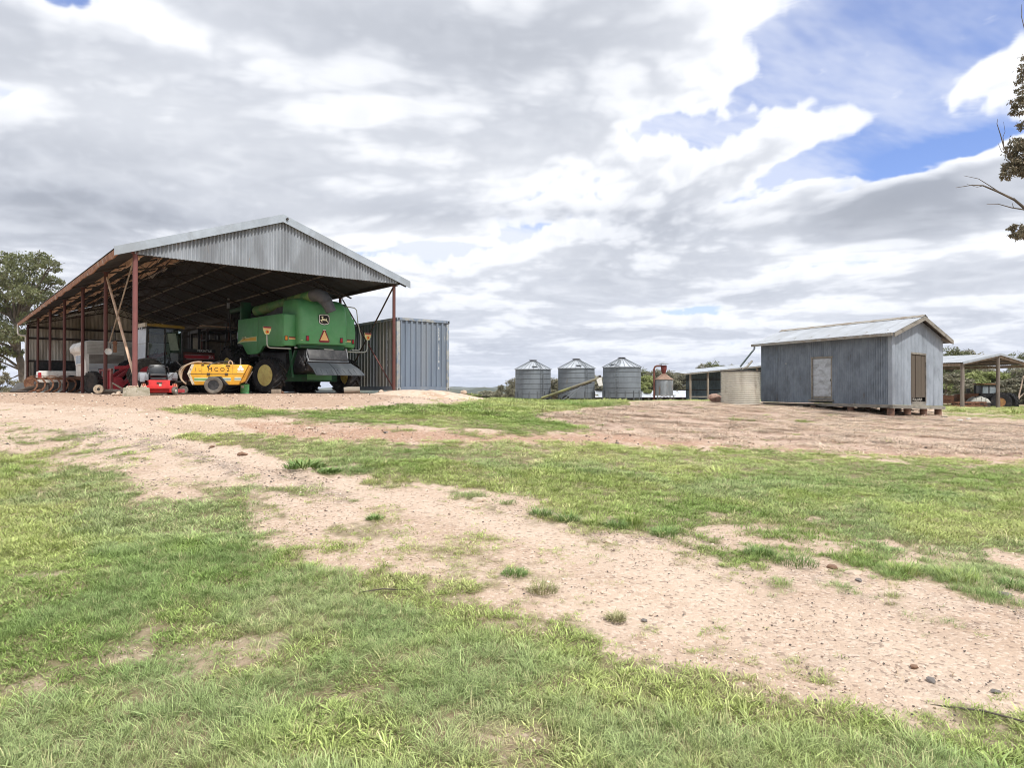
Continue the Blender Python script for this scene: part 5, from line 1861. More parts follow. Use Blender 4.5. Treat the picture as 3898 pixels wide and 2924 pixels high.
for y in (-.15, .32):
    MB().box((-1.248, y, 1.45), (.01, .40, .36)).build('pane', M_GLASS, wf)
for x, y in ((-.9, -.7), (-.9, .7), (1.9, -.7), (1.9, .7)):
    MB().box((x, y, .36), (.07, .07, .72)).build('jack_leg', M_DARKSTEEL, cp)
ut = thing('utility_truck', 'white utility truck tub with red tail lamp behind the rusty tines', 'ute', tuple(floor_at(232, 33.5)), R(38))
MB().prism([(-.95, .48), (-.98, .70), (-.95, 1.02), (2.6, 1.05), (2.6, .45), (1.1, .42), (.95, .70), (.6, .82), (.25, .70), (.1, .42)], 'y', -.86, .86).build('tub', M_WHITE, ut, bevel=.03)
MB().prism([(2.65, .45), (2.65, 1.05), (2.75, 1.6), (3.9, 1.6), (4.5, 1.05), (5.6, .95), (5.7, .45)], 'y', -.84, .84).build('cab', M_WHITE, ut, bevel=.04)
MB().prism([(2.85, 1.1), (2.9, 1.5), (3.85, 1.5), (4.3, 1.1)], 'y', -.852, -.845).build('side_window', M_GLASS, ut)
MB().prism([(-.985, .66), (-.965, .94), (-.85, .94), (-.83, .62)], 'y', -.875, -.60).build('tail_lamp', M_LAMPRED, ut, bevel=.01)
MB().box((-1.0, 0, .45), (.10, 1.7, .14)).build('bumper', M_DARKSTEEL, ut, bevel=.01)
for x in (.60, 4.6):
    for y in (-.78, .78):
        wheel(ut, .34, .22, .2, (x, y, .34), PI / 2, 0, m_r=M_STEEL, rim_out=-1 if y < 0 else 1, n=24)
cu_ = thing('tine_cultivator', 'rusty cultivator with a row of curved tines standing by left shed posts', 'cultivator', tuple(floor_at(232, 30.8)), R(36))
MB().box((0, 0, .62), (2.5, .1, .1)).build('tool_bar', M_RUST, cu_, bevel=.01)
MB().box((.3, .55, .66), (1.9, .1, .1)).build('tool_bar', M_TIMBER, cu_)
MB().box((-.5, .3, .64), (.1, .8, .08)).box((.9, .3, .64), (.1, .8, .08)).build('cross_bar', M_RUST, cu_)
tine = None
for k in range(9):
    x = -1.15 + k * .285
    if tine is None:
        pts = [(0, -.02, .60), (0, -.22, .58), (0, -.34, .42), (0, -.30, .22), (0, -.16, .06), (0, -.04, .02)]
        mb = MB()
        for p, q in zip(pts, pts[1:]):
            mb.beam(p, q, .07, .022, up=(1, 0, 0))
        mb.beam((0, -.20, .10), (0, .02, .0), .12, .03)
        tine = mb.build('tine', M_RUST, cu_, loc=(x, 0, .02), rot=(0, 0, R(55)))
    else:
        inst(tine, cu_, (x, .02 * (k % 2), .02), (0, 0, R(55 + (k % 3) * 4 - 4)))
rs = random.Random(41)
mb = MB()
for k in range(16):
    x = rs.uniform(-1.2, 1.2)
    mb.beam((x, rs.uniform(-.3, .2), .68 + rs.uniform(0, .07)), (x + rs.uniform(-.5, .5), rs.uniform(-.3, .3), .70 + rs.uniform(0, .09)), .035, .02)
mb.build('loose_bars', M_RUST, cu_, kind='stuff')
for k, x in enumerate((-.25, .45)):
    MB().prism([(-.14, .03), (.14, .03), (.16, .48), (-.16, .48)], 'y', .35, .6).build('seed_box', mat('dark_grey_box', (.07, .07, .07), .7, var=.2) if k == 0 else bpy.data.materials['dark_grey_box'], cu_, loc=(x, 0, 0))
dw = wheel(None, .40, .16, .22, tuple(floor_at(272, 32, .40)), R(-20), 0, m_t=M_BLACK, m_r=M_RUST, name='loose_wheel')
tag(dw, 'black loose wheel standing behind the rusty cultivator tines', 'wheel')
dw = wheel(None, .42, .24, .22, tuple(floor_at(352, 27.0, .42)), R(-25), 18, m_t=mat('grey_tyre', (.035, .035, .034), .9, 0, col2=(.075, .07, .065), scale=6), m_r=M_DARKSTEEL, lugh=.03, name='tractor_tyre', rim_out=-1)
dw.rotation_euler = (0, 0, R(70))
tag(dw, 'black ribbed tractor tyre standing under the camper beside the red loader', 'tyre')
for k, (u, Y, r_, rz_, lb) in enumerate([(122, 36.5, .42, 60, 'rusty plough disc leaning at the far left shed corner'), (147, 35, .26, 65, 'small rusty disc on the ground beside the left shed post')]):
    o = thing('plough_disc', lb, 'plough disc', tuple(floor_at(u, Y, r_)), R(rz_))
    MB().lathe([(.02, .06), (r_ * .5, .045), (r_ * .9, .0), (r_, -.03), (r_ * .9, -.012), (r_ * .5, .03), (.02, .045)], axis='y', n=24).build('disc', M_RUST, o, smooth=True, rot=(R(-12), 0, 0))
# leaning trough and loose roofing iron at the far left
t_ = MB().prism([(-.42, .02), (.38, .02), (.55, .52), (-.10, .54)], 'y', -.05, .22).build('trough', M_BLACK, None, loc=tuple(floor_at(72, 38.5)), rot=(R(-22), 0, R(30)))
tag(t_, 'dark steel trough tipped on end outside the far left shed corner', 'trough')
for k, (u, Y, rz_, tl, lb) in enumerate([(75, 34, 20, 7, 'longest bent strip of grey roofing iron lying left of the shed'), (98, 33, -12, 3, 'short bent piece of grey roofing iron at the left shed corner')]):
    mb = corr(MB(), -.35, .35, 0, 1.9 if k == 0 else 1.2, .076, .008, 5)
    p = floor_at(u, Y, .06)
    p.z = gz(p.x, p.y) + .08
    o = mb.build('roofing_iron', M_GALV, None, smooth=True, solid=False, loc=tuple(p), rot=(R(82 - tl), 0, R(70 + rz_)))
    tag(o, lb, 'roofing iron')
# tackle hanging on the second post
hg = thing('hanging_pulley', 'rope with a pulley and pale metal dish hanging from left shed post', 'pulley', tuple(S(.12, 4.25, 0)), TH)
MB().tube([(.02, -.1, 2.3), (.0, -.14, 2.0), (-.05, -.16, 1.75), (-.02, -.18, 1.45)], .014, 6).tube([(.02, -.1, 2.3), (.10, -.14, 2.05), (.12, -.16, 1.8)], .014, 6).build('rope', M_BLACK, hg, smooth=True)
MB().lathe([(.03, .05), (.09, .03), (.115, -.02), (.11, -.025), (.085, .02), (.03, .035)], (-.10, -.22, 1.42), 'y', 18).build('dish', M_WHITE, hg, smooth=True)
MB().box((.10, -.18, 1.55), (.10, .08, .30)).cyl((.10, -.23, 1.72), (.10, -.13, 1.72), .07, n=12).build('pulley_block', M_RUST, hg, bevel=.008)
# fluorescent tube fitting under the roof, far left
ft = MB().beam((-.6, 0, 0), (.6, 0, .34), .06, .06).build('tube_light', M_WHITE, None, loc=tuple(at(310, 1207, 37)), rot=(0, 0, R(40)))
tag(ft, 'long white unlit tube light hanging in front of the back wall', 'light')
# shelf of dark stores along the back wall
bk = thing('workbench', 'dark bench piled with bits along the back wall of the shed', 'workbench', tuple(S(1.9, SHD - .7)), TH)
MB().box((0, 0, .85), (3.2, .7, .07)).build('bench_top', M_DARKSTEEL, bk)
for x in (-1.5, 0, 1.5):
    MB().box((x, -.25, .41), (.08, .08, .82)).build('leg', M_DARKSTEEL, bk)
MB().box((0, .3, 1.35), (3.2, .05, .95)).build('back_board', M_BLACK, bk)
rs = random.Random(52)
mb = MB()
for k in range(40):
    x = rs.uniform(-1.5, 1.5)
    mb.rock((x, rs.uniform(-.3, .2), .95 + rs.uniform(0, .45)), (rs.uniform(.1, .35), .2, rs.uniform(.1, .35)), k, 1)
mb.build('stores', M_BLACK, bk, kind='stuff')

# ------------------------------------------------------------------ shipping container
def at_dir(p, q):
    return math.atan2(q.y - p.y, q.x - p.x)


CP = Vector((-4.53, 26.95))
cth = R(38.5)
CL, CW, CH = 6.06, 2.44, 2.90
CZ = 1.55
sc = thing('shipping_container', 'faded blue-grey shipping container lettered SCFU 206318 beside the machinery shed', 'shipping container', (CP.x, CP.y, CZ), cth)
M_CONT = mat('container_blue', (.16, .20, .26), .55, .1, col2=(.21, .24, .28), scale=1.3, thr=(.45, .72), stretch=(1, 1, .10), col3=(.42, .42, .40), scale3=8, thr3=(.66, .78), bump=.1)
M_CONTSIDE = mat('container_side', (.20, .225, .26), .55, .1, col2=(.33, .31, .26), scale=1.0, thr=(.42, .66), stretch=(1, 1, .10), col3=(.16, .17, .19), scale3=5)
M_CONTFRAME = mat('container_frame', (.33, .34, .33), .6, .1, col2=(.20, .25, .33), scale=3, thr=(.45, .6), col3=(.24, .17, .13), scale3=9, thr3=(.64, .75))


def trap(mb, x0, x1, z0, z1, pitch, dep, axis, at_):
    """Trapezoid-corrugated steel wall along x (or y)."""
    n = int(round((x1 - x0) / pitch))
    pitch = (x1 - x0) / n
    pr = [(0, 0), (.30, 0), (.42, 1), (.88, 1), (1, 0)]
    pts = []
    for i in range(n):
        for a, b in pr[:-1]:
            pts.append((x0 + (i + a) * pitch, b * dep))
    pts.append((x1, 0))
    vs, fs = [], []
    for x, d in pts:
        for z in (z0, z1):
            vs.append((x, at_ + d, z) if axis == 'x' else (at_ + d, x, z))
    for i in range(len(pts) - 1):
        fs.append((2 * i, 2 * i + 2, 2 * i + 3, 2 * i + 1))
    return mb.add(vs, fs)


trap(MB(), .16, CW - .10, .16, CH - .10, .243, .055, 'x', .02).build('end_wall', M_CONT, sc, solid=False)
trap(MB(), .10, CL - .10, .16, CH - .08, .28, .04, 'y', .02).build('side_wall', M_CONTSIDE, sc, solid=False)
trap(MB(), .10, CL - .10, .16, CH - .08, .28, -.04, 'y', CW - .02).build('side_wall', M_CONTSIDE, sc, solid=False)
trap(MB(), .10, CW - .10, .16, CH - .10, .25, -.04, 'x', CL - .02).build('end_wall', M_CONT, sc, solid=False)
MB().box((CW / 2, CL / 2, CH - .06), (CW - .12, CL - .12, .05)).build('roof', M_CONTSIDE, sc)
MB().box((CW / 2, CL / 2, .12), (CW - .12, CL - .12, .08)).build('floor', M_DARKSTEEL, sc)
for x in (.06, CW - .06):
    for y in (.06, CL - .06):
        MB().box((x, y, CH / 2), (.155 if y < 1 and x < 1 else .12, .12, CH - .25)).build('corner_post', M_CONTFRAME, sc, bevel=.008)
        for z in (.06, CH - .06):
            cc = MB().box((x, y, z), (.17, .17, .12)).build('corner_casting', M_CONTFRAME, sc, bevel=.01)
            if y < 1:
                MB().box((x, y - .086, z), (.055, .004, .07)).build('casting_hole', M_INK, cc)
for z, t in ((.08, .15), (CH - .05, .10)):
    MB().box((CW / 2, .045, z), (CW - .3, .085, t)).build('end_rail', M_CONTFRAME if z > 1 else M_CONT, sc)
    for x in (.045, CW - .045):
        MB().box((x, CL / 2, z), (.085, CL - .3, t)).build('side_rail', M_CONTFRAME if z > 1 else M_CONT, sc)
for x in (.5, 1.85):
    pass
text('container_number', 'S\nC\nF\nU\n \n2\n0\n6\n3\n1\n8\n \n6', .155, M_WHITEINK, sc, (CW - .50, .012, 1.72), (PI / 2, 0, 0), .001, .72, .86)
text('container_number', 'S\nC\nF\nU\n \n2\n0\n6\n3\n1\n8\n \n6', .135, M_WHITEINK, sc, (.012, .80, 1.72), (PI / 2, 0, -PI / 2), .001, .72, .86)
text('size_code', '2\n2\nG\n1', .12, M_WHITEINK, sc, (.012, .30, 2.22), (PI / 2, 0, -PI / 2), .001, .72, .9)
for u, w in ((.25, .3), (.8, .25), (2.2, .3)):
    MB().box((.3 if u < 2 else 2.2, u if u < 2 else .5, -.05), (.35, .3, .10)).build('support_block', M_CONC, sc)

# ------------------------------------------------------------------ granite hump in front of the container and loose boulders
oc = MB()
nn = 40
vs, fs = [], []
cx, cy = (1665 - CU) * 24.6 / FPX, 24.6
for j in range(nn + 1):
    for i in range(nn + 1):
        a, b = i / nn * 2 - 1, j / nn * 2 - 1
        x, y = cx + a * 2.55, cy + b * 1.35
        f = max(0, 1 - (a * a + b * b)) ** .62
        nz = fbm(np.array([x * 1.1]), np.array([y * 1.6]), 4, 77)[0]
        nz2 = fbm(np.array([x * 5]), np.array([y * 5]), 3, 78)[0]
        top = (.10 - .12 * max(0, a - .05) - .02 * max(0, -a)) * (.75 + .6 * nz)
        z = gz(x, y) - .06 + f * (top + .18) + (nz2 - .5) * .07 * f
        vs.append((x, y, z))
for j in range(nn):
    for i in range(nn):
        a = j * (nn + 1) + i
        fs.append((a, a + 1, a + nn + 2, a + nn + 1))
o = MB().add(vs, fs).build('rock_outcrop', M_GRANITE, None, smooth=True, solid=False)
tag(o, 'low pale granite outcrop sloping away in front of the blue-grey container', 'rock outcrop')
for k, (u, v, Y, d, m_, lb) in enumerate([(1765, 1494, 24.8, .22, M_STONEPALE, 'tan boulder on top of the granite outcrop right of the container'),
                                          (1450, 1492, 25.2, .22, M_STONEPALE, 'rounded pale stone just left of the small concrete footing'),
                                          (1475, 1502, 24.9, .20, M_STONEPALE, 'flat pale stone lying under the small concrete footing'),
                                          (1735, 1519, 23.8, .16, M_STONEGREY, 'dark stone lodged in the slope of the granite outcrop')]):
    p = at(u, v, Y)
    o = MB().rock((0, 0, 0), (d * 1.15, d, d * .8), 90 + k, 2).build('boulder', m_, None, smooth=True, angle=30, loc=tuple(p), rot=(0, 0, k))
    tag(o, lb, 'boulder')

# ================================================================== small corrugated iron shed on stumps (right)
C0 = Vector((15.84, 28.5))
CLf = Vector((12.94, 35.4))
CRt = Vector((19.38, 30.8))
ZF = EYE - .71 + .06            # floor line
La, Wb = CLf - C0, CRt - C0
LL, WW = La.length, Wb.length
ua, ub = La / LL, Wb / WW
gs = thing('iron_shed', 'small old corrugated iron shed with two timber framed doors on low stumps', 'shed', (C0.x, C0.y, ZF), 0)
WALL = 3.05
RISE = .75
SAG = .10


def G(s, t, z, off=0.0):
    """Local point: s metres along the long wall, t metres along the gable, height z; off = outwards of the long wall."""
    p = ua * s + ub * t
    return Vector((p.x, p.y, z - SAG * t / WW))


def remap(mb, f):
    mb.v = [tuple(f(*v)) for v in mb.v]
    return mb


na_ = Vector((ua.y, -ua.x)) * (-1 if Vector((ua.y, -ua.x)).dot(ub) > 0 else 1)       # outward of the long wall
nb_ = Vector((ub.y, -ub.x)) * (-1 if Vector((ub.y, -ub.x)).dot(ua) > 0 else 1)       # outward of the gable


def wallA(x, y, z):   # x along the long wall, y outward (negative = out)
    p = G(x, 0, z)
    return p + Vector((na_.x, na_.y, 0)) * (-y)


def wallB(x, y, z):
    p = G(0, x, z)
    return p + Vector((nb_.x, nb_.y, 0)) * (-y)


M_OLDGALV = mat('old_galvanised', (.255, .30, .35), .55, .25, col2=(.175, .205, .24), scale=2.2, thr=(.38, .70), stretch=(1, 1, .55), rnd=.035, col3=(.16, .13, .10), scale3=2.2, thr3=(.62, .78), bump=.15, bscale=25)
M_OLDGALV2 = mat('gable_galvanised', (.33, .375, .43), .5, .25, col2=(.22, .25, .285), scale=1.6, thr=(.46, .74), stretch=(1, 1, .5), rnd=.025, bump=.15, bscale=25)
M_ROOFOLD = mat('old_roof_iron', (.38, .405, .44), .6, .15, col2=(.345, .365, .39), scale=.8, thr=(.42, .65), rnd=.07)
M_DOORSHEET = mat('dented_door_sheet', (.46, .50, .54), .5, .2, col2=(.30, .32, .34), scale=2.6, thr=(.45, .68), stretch=(.5, 1, 1.6), bump=.9, bscale=7)
M_DOORWOOD = mat('brown_boards', (.095, .078, .06), .85, 0, col2=(.085, .065, .05), scale=3, thr=(.42, .65), stretch=(1, 1, .06), bump=.3)
M_GREYWOOD = mat('grey_wood', (.25, .235, .205), .85, 0, col2=(.15, .14, .12), scale=4, thr=(.45, .65), stretch=(.2, 1, 1))
M_STUMP = mat('stump', (.23, .135, .095), .9, 0, col2=(.14, .09, .07), scale=6, bump=.4)
D1, D2, DZ0, DZ1 = 2.96, 4.12, .17, 2.12        # left door in the long wall
# long wall, sheet by sheet, leaving the doorway
sw = .762
x = 0
k = 0
segs = []
while x < LL - .01:
    segs.append((x, min(LL, x + sw)))
    x += sw
for k, (a, b) in enumerate(segs):
    parts = []
    if b <= D1 or a >= D2:
        parts.append((a, b, 0, WALL))
    else:
        if a < D1:
            parts.append((a, D1, 0, WALL))
        if b > D2:
            parts.append((D2, b, 0, WALL))
        parts.append((max(a, D1), min(b, D2), DZ1, WALL))
    mb = MB()
    for (p, q, z0, z1) in parts:
        if q - p > .02:
            corr(mb, p, q, z0, z1, .115, .036, 6, y=-.03 - .003 * (k % 2), rows=1)
    remap(mb, wallA)
    mb.build('wall_sheet', M_OLDGALV, gs, smooth=True, solid=False, angle=60)
# far long wall and far gable (plain)
mb = corr(MB(), 0, LL, 0, WALL, .0762, .0095, 4)
remap(mb, lambda x, y, z: G(x, WW, z) + Vector((-na_.x, -na_.y, 0)) * .03)
mb.build('wall_sheet', M_OLDGALV, gs, smooth=True, solid=False)


def gab(t):
    return WALL + RISE * (1 - abs(t / WW - .5) * 2) - .02


mb = corr(MB(), 0, WW, 0, gab, .0762, .0095, 4)
remap(mb, lambda x, y, z: G(LL, x, z) - Vector((nb_.x, nb_.y, 0)) * .03)
mb.build('gable_sheet', M_OLDGALV2, gs, smooth=True, solid=False)
E1, E2, EZ0, EZ1 = 1.47, 2.70, .10, 2.26      # gable door
cuts = [0, .75, E1, 2.12, E2, 3.4, WW]
for k, (a, b) in enumerate(zip(cuts, cuts[1:])):
    mb = MB()
    z0 = EZ1 if (a >= E1 and b <= E2) else 0
    corr(mb, a, b, z0, gab, .115, .020, 6, y=-.03 - .003 * (k % 2))
    remap(mb, wallB)
    mb.build('gable_sheet', M_OLDGALV2, gs, smooth=True, solid=False, angle=60)


def bx(x0, x1, y0, y1, z0, z1, f):
    return remap(MB().box(((x0 + x1) / 2, (y0 + y1) / 2, (z0 + z1) / 2), (x1 - x0, y1 - y0, z1 - z0)), f)


# doors
bx(-.09, .10, -.10, -.075, 0, WALL - .02, wallA).build('corner_flashing', M_OLDGALV2, gs)
bx(-.10, .10, -.085, -.06, 0, WALL - .02, wallB).build('corner_flashing', M_OLDGALV2, gs)
dr = bx(D1 + .10, D2 - .02, -.02, .02, DZ0 + .02, DZ1 - .04, wallA).build('door', M_DOORSHEET, gs)
bx(D1 + .12, D2 - .04, -.024, -.019, DZ0 + .03, DZ0 + .16, wallA).build('kick_board', M_GREYWOOD, dr)
bx(D1 + .10, D1 + .14, -.05, -.02, 1.02, 1.12, wallA).build('latch', M_INK, dr)
df = bx(D1 - .02, D2 + .08, -.075, -.025, DZ1 - .03, DZ1 + .05, wallA).build('door_frame', M_GREYWOOD, gs)
bx(D1, D1 + .09, -.065, -.025, DZ0, DZ1 - .03, wallA).build('jamb', M_GREYWOOD, df)
bx(D2 - .015, D2 + .06, -.065, -.025, DZ0, DZ1 - .03, wallA).build('jamb', M_GREYWOOD, df)
bx(D1 - .08, D2 + .14, -.16, -.02, DZ0 - .08, DZ0, wallA).build('door_sill', M_GREYWOOD, gs)
for k, (a, b) in enumerate(((E1 + .06, E1 + .40), (E1 + .41, E1 + .92), (E1 + .93, E2 - .02))):
    o = bx(a, b - .015, -.03 - .006 * (k % 2), .0, EZ0 + .22 + .02 * k, EZ1 - .06, wallB).build('door_board', M_DOORWOOD, gs)
df = bx(E1 - .01, E2 + .02, -.07, -.02, EZ1 - .06, EZ1 + .02, wallB).build('door_frame', M_GREYWOOD, gs)
bx(E1 - .01, E1 + .05, -.06, -.02, EZ0, EZ1 - .06, wallB).build('jamb', M_DOORWOOD, df)
bx(E2 - .015, E2 + .035, -.06, -.02, EZ0, EZ1 - .06, wallB).build('jamb', M_GREYWOOD, df)
mb = MB()
rs = random.Random(6)
for k in range(5):
    x = E1 + .15 + k * .16
    mb.beam((x, -.03, EZ0 + .10 + rs.uniform(-.03, .03)), (x + .12, -.03, EZ0 + .18 + rs.uniform(-.03, .03)), .03, .05)
remap(mb, wallB).build('broken_boards', M_GREYWOOD, gs, kind='stuff')
bx(E1 + .02, E2, -.05, .0, .0, EZ0 + .06, wallB).build('door_sill', M_GREYWOOD, gs)
bx(E1 + .05, E2 - .02, .05, .07, EZ0, EZ1, wallB).build('doorway_shade_sheet', M_INK, gs)  # black sheet stands for the shade inside, seen between the boards
# bottom boards and stumps
bx(-.06, LL * .50, -.10, .02, -.13, -.005, wallA).build('bottom_board', M_GREYWOOD, gs)
bx(-.10, WW + .12, -.10, .02, -.15, -.01, wallB).build('bottom_board', M_GREYWOOD, gs)
MB().add([tuple(G(.05, .05, -.1)), tuple(G(LL - .05, .05, -.1)), tuple(G(LL - .05, WW - .05, -.1)), tuple(G(.05, WW - .05, -.1)),
          tuple(G(.05, .05, -.03)), tuple(G(LL - .05, .05, -.03)), tuple(G(LL - .05, WW - .05, -.03)), tuple(G(.05, WW - .05, -.03))],
         [(3, 2, 1, 0), (4, 5, 6, 7), (0, 1, 5, 4), (1, 2, 6, 5), (2, 3, 7, 6), (3, 0, 4, 7)]).build('floor', M_GREYWOOD, gs)
for s in (.12, 2.1, 4.2, 6.6):
    for t in (.12, 1.45, 2.8, WW - .12):
        p = G(s, t, 0)
        zt = -.13 - SAG * t / WW
        zb = gz(C0.x + p.x, C0.y + p.y) - ZF - .12
        if zt - zb > .05:
            MB().cyl((p.x, p.y, zb), (p.x, p.y, zt), .15, .14, n=12).build('stump', M_STUMP, gs, smooth=True)
rs = random.Random(14)
mb = MB()
for k in range(34):
    s, t = rs.uniform(.2, 2.6), rs.uniform(.1, WW)
    p = G(s, t, 0)
    zb = gz(C0.x + p.x, C0.y + p.y) - ZF
    a = Vector((p.x, p.y, zb + rs.uniform(.02, .30)))
    mb.beam(a, a + Vector((rs.uniform(-.6, .6), rs.uniform(-.6, .6), rs.uniform(-.12, .12))), rs.uniform(.03, .12), .025)
mb.build('stored_timber', M_GREYWOOD, gs, kind='stuff')
# roof
OV, OE = .38, .36                # overhang at the eaves and at the gable end
rl = math.hypot(WW / 2 + OV, RISE * (WW / 2 + OV) / (WW / 2))
zr = WALL + RISE + .06
n_r = int((LL + 2 * OE) / .762) + 1
w_r = (LL + 2 * OE) / n_r


def roofp(s, q, side, dz_=0.0):
    """Roof surface: s along the ridge, q = 0 at the eave .. 1 at the ridge."""
    t = (-OV + (WW / 2 + OV) * q) if side == 0 else (WW + OV - (WW / 2 + OV) * q)
    z = zr - RISE / (WW / 2) * abs(t - WW / 2)
    return G(s, t, z + dz_)


for side in (0, 1):
    for k in range(n_r):
        mb = MB()
        s0 = -OE + k * w_r
        m_ = int(w_r / .0762 * 6)
        vs, fs = [], []
        for i in range(m_ + 1):
            s = s0 + (w_r + .03) * i / m_
            dz_ = .0095 * math.sin(2 * PI * (s - s0) / .0762) + .003 * (k % 2)
            vs += [tuple(roofp(s, 0, side, dz_)), tuple(roofp(s, 1, side, dz_))]
        for i in range(m_):
            fs.append((2 * i, 2 * i + 2, 2 * i + 3, 2 * i + 1))
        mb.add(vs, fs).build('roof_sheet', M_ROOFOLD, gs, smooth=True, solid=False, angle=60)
mb = MB()
vs = []
for s in (-OE - .01, LL + OE + .01):
    vs += [tuple(roofp(s, .90, 0, .02)), tuple(roofp(s, 1, 0, .055)), tuple(roofp(s, .90, 1, .02)), tuple(roofp(s, 1, 0, .035))]
mb.add(vs, [(0, 4, 5, 1), (1, 5, 6, 2), (0, 3, 7, 4), (3, 2, 6, 7)])
mb.build('ridge_cap', M_GREYWOOD if False else mat('rusted_ridge', (.34, .32, .28), .6, .2, col2=(.25, .2, .15), scale=3), gs)
for side in (0, 1):
    mb = MB()
    vs = []
    for q in (0, 1):
        for e in (0, .045):
            for dz_ in (-.02, -.19):
                p = roofp(-OE - .01 - e + .04, q, side, dz_)
                vs.append(tuple(p))
    mb.add(vs, [(0, 1, 3, 2), (4, 6, 7, 5), (0, 2, 6, 4), (1, 5, 7, 3), (0, 4, 5, 1), (2, 3, 7, 6)])
    mb.build('barge_board', M_GREYWOOD, gs)
    mb = MB()
    vs = []
    for s in (-OE + .05, LL + OE - .05):
        for e in (.03, .13):
            for dz_ in (-.02, -.13):
                t = -e if side == 0 else WW + e
                b = roofp(s, 0, side, dz_)
                d = (ub * (-e if side == 0 else e))
                vs.append((b.x + d.x, b.y + d.y, b.z))
    mb.add(vs, [(0, 1, 3, 2), (4, 6, 7, 5), (0, 2, 6, 4), (1, 5, 7, 3), (0, 4, 5, 1), (2, 3, 7, 6)])
    mb.build('gutter', mat('old_gutter', (.33, .32, .29), .6, .1, col2=(.24, .21, .17), scale=3) if side == 0 else bpy.data.materials['old_gutter'], gs)
p = roofp(-OE + .05, 0, 1, -.12)
q = G(0, WW - .1, WALL - .05) + Vector((nb_.x, nb_.y, 0)) * .02
MB().beam(tuple(p), tuple(q), .09, .09).build('outrigger', M_GREYWOOD, gs)
for s in np.linspace(.2, LL - .2, 8):
    a, b = roofp(s, 0, 0, -.06), G(s, 0, WALL + .02)
    MB().beam(tuple(a), tuple(b + (b - a) * .3), .05, .09).build('rafter_end', M_GREYWOOD, gs)
# broken downpipe at the far left end
p = roofp(LL + OE - .25, 0, 0, -.12)
e = Vector((na_.x, na_.y, 0))
MB().tube([tuple(p + e * .06), tuple(p + e * .06 + Vector((0, 0, -.12))), tuple(p + e * .10 + Vector((-.06, 0, -.25)))], .05, 8).build('downpipe', M_GALV, gs, smooth=True)
MB().tube([tuple(p + e * .10 + Vector((-.06, 0, -.24))), tuple(p + e * .25 + Vector((-.52, .2, -1.05)))], .045, 8).build('downpipe', mat('dark_pipe', (.10, .13, .13), .5, var=.1), gs, smooth=True)
MB().rock(tuple(wallA(5.75, -.06, 1.92)), (.07, .05, .06), 4, 2, 0).build('white_fitting', M_WHITE, gs)

# ------------------------------------------------------------------ rainwater tank
M_TANK = mat('tank_iron', (.66, .635, .56), .6, .1, col2=(.44, .41, .34), scale=1.4, thr=(.48, .7), stretch=(1, 1, .3), col3=(.22, .19, .15), scale3=3, thr3=(.64, .78))
tp = Vector(((2819 - CU) * 33.6 / FPX, 33.6))
TR_ = 148 * 33.6 / FPX / 2
tk = thing('water_tank', 'pale corrugated iron rainwater tank standing against the left end of iron shed', 'water tank', (tp.x, tp.y, EYE - .71 * 1.0 - .02), R(20))
prof = []
TH_ = 1.60
nz_ = 16
for i in range(nz_ * 6 + 1):
    z = TH_ * i / (nz_ * 6)
    prof.append((TR_ - .040 + .040 * math.sin(2 * PI * z * nz_ / TH_), z))
mb = MB().lathe(prof, n=56)
mb.f = mb.f[:-2]
mb.build('tank_wall', M_TANK, tk, smooth=True, solid=True, angle=80)
MB().lathe([(TR_ + .01, TH_ - .005), (TR_ + .01, TH_ + .03), (TR_ * .5, TH_ + .055), (.02, TH_ + .07)], n=40).build('tank_lid', M_DARKSTEEL, tk, smooth=True)
MB().tube([(-.1, -.2, TH_ + .10), (.5, .1, TH_ + .26), (1.1, .5, TH_ + .55)], .05, 8).build('inlet_pipe', M_GREYWOOD, tk, smooth=True)
b = MB().rock((0, 0, .18), (.85, .6, .62), 71, 3).build('boulder', mat('red_granite', (.27, .17, .13), .9, 0, col2=(.36, .25, .2), scale=5, bump=.4), None, smooth=True, angle=28, loc=tuple(on_ground(2722, 35.5)))
tag(b, 'large reddish boulder left of the corrugated rainwater tank', 'boulder')

# ------------------------------------------------------------------ three silos
M_SILO = mat('silo_sheet', (.205, .232, .26), .55, .25, col2=(.16, .18, .205), scale=.45, thr=(.42, .65), stretch=(1, 1, .4), rnd=.07, coords='World', col3=(.20, .165, .13), scale3=1.3, thr3=(.68, .80))
M_SILOROOF = mat('silo_roof', (.52, .555, .60), .42, .35, col2=(.42, .45, .49), scale=.7, rnd=.06)
M_SILOBAND = mat('silo_band', (.145, .16, .175), .6, .2, var=.1)


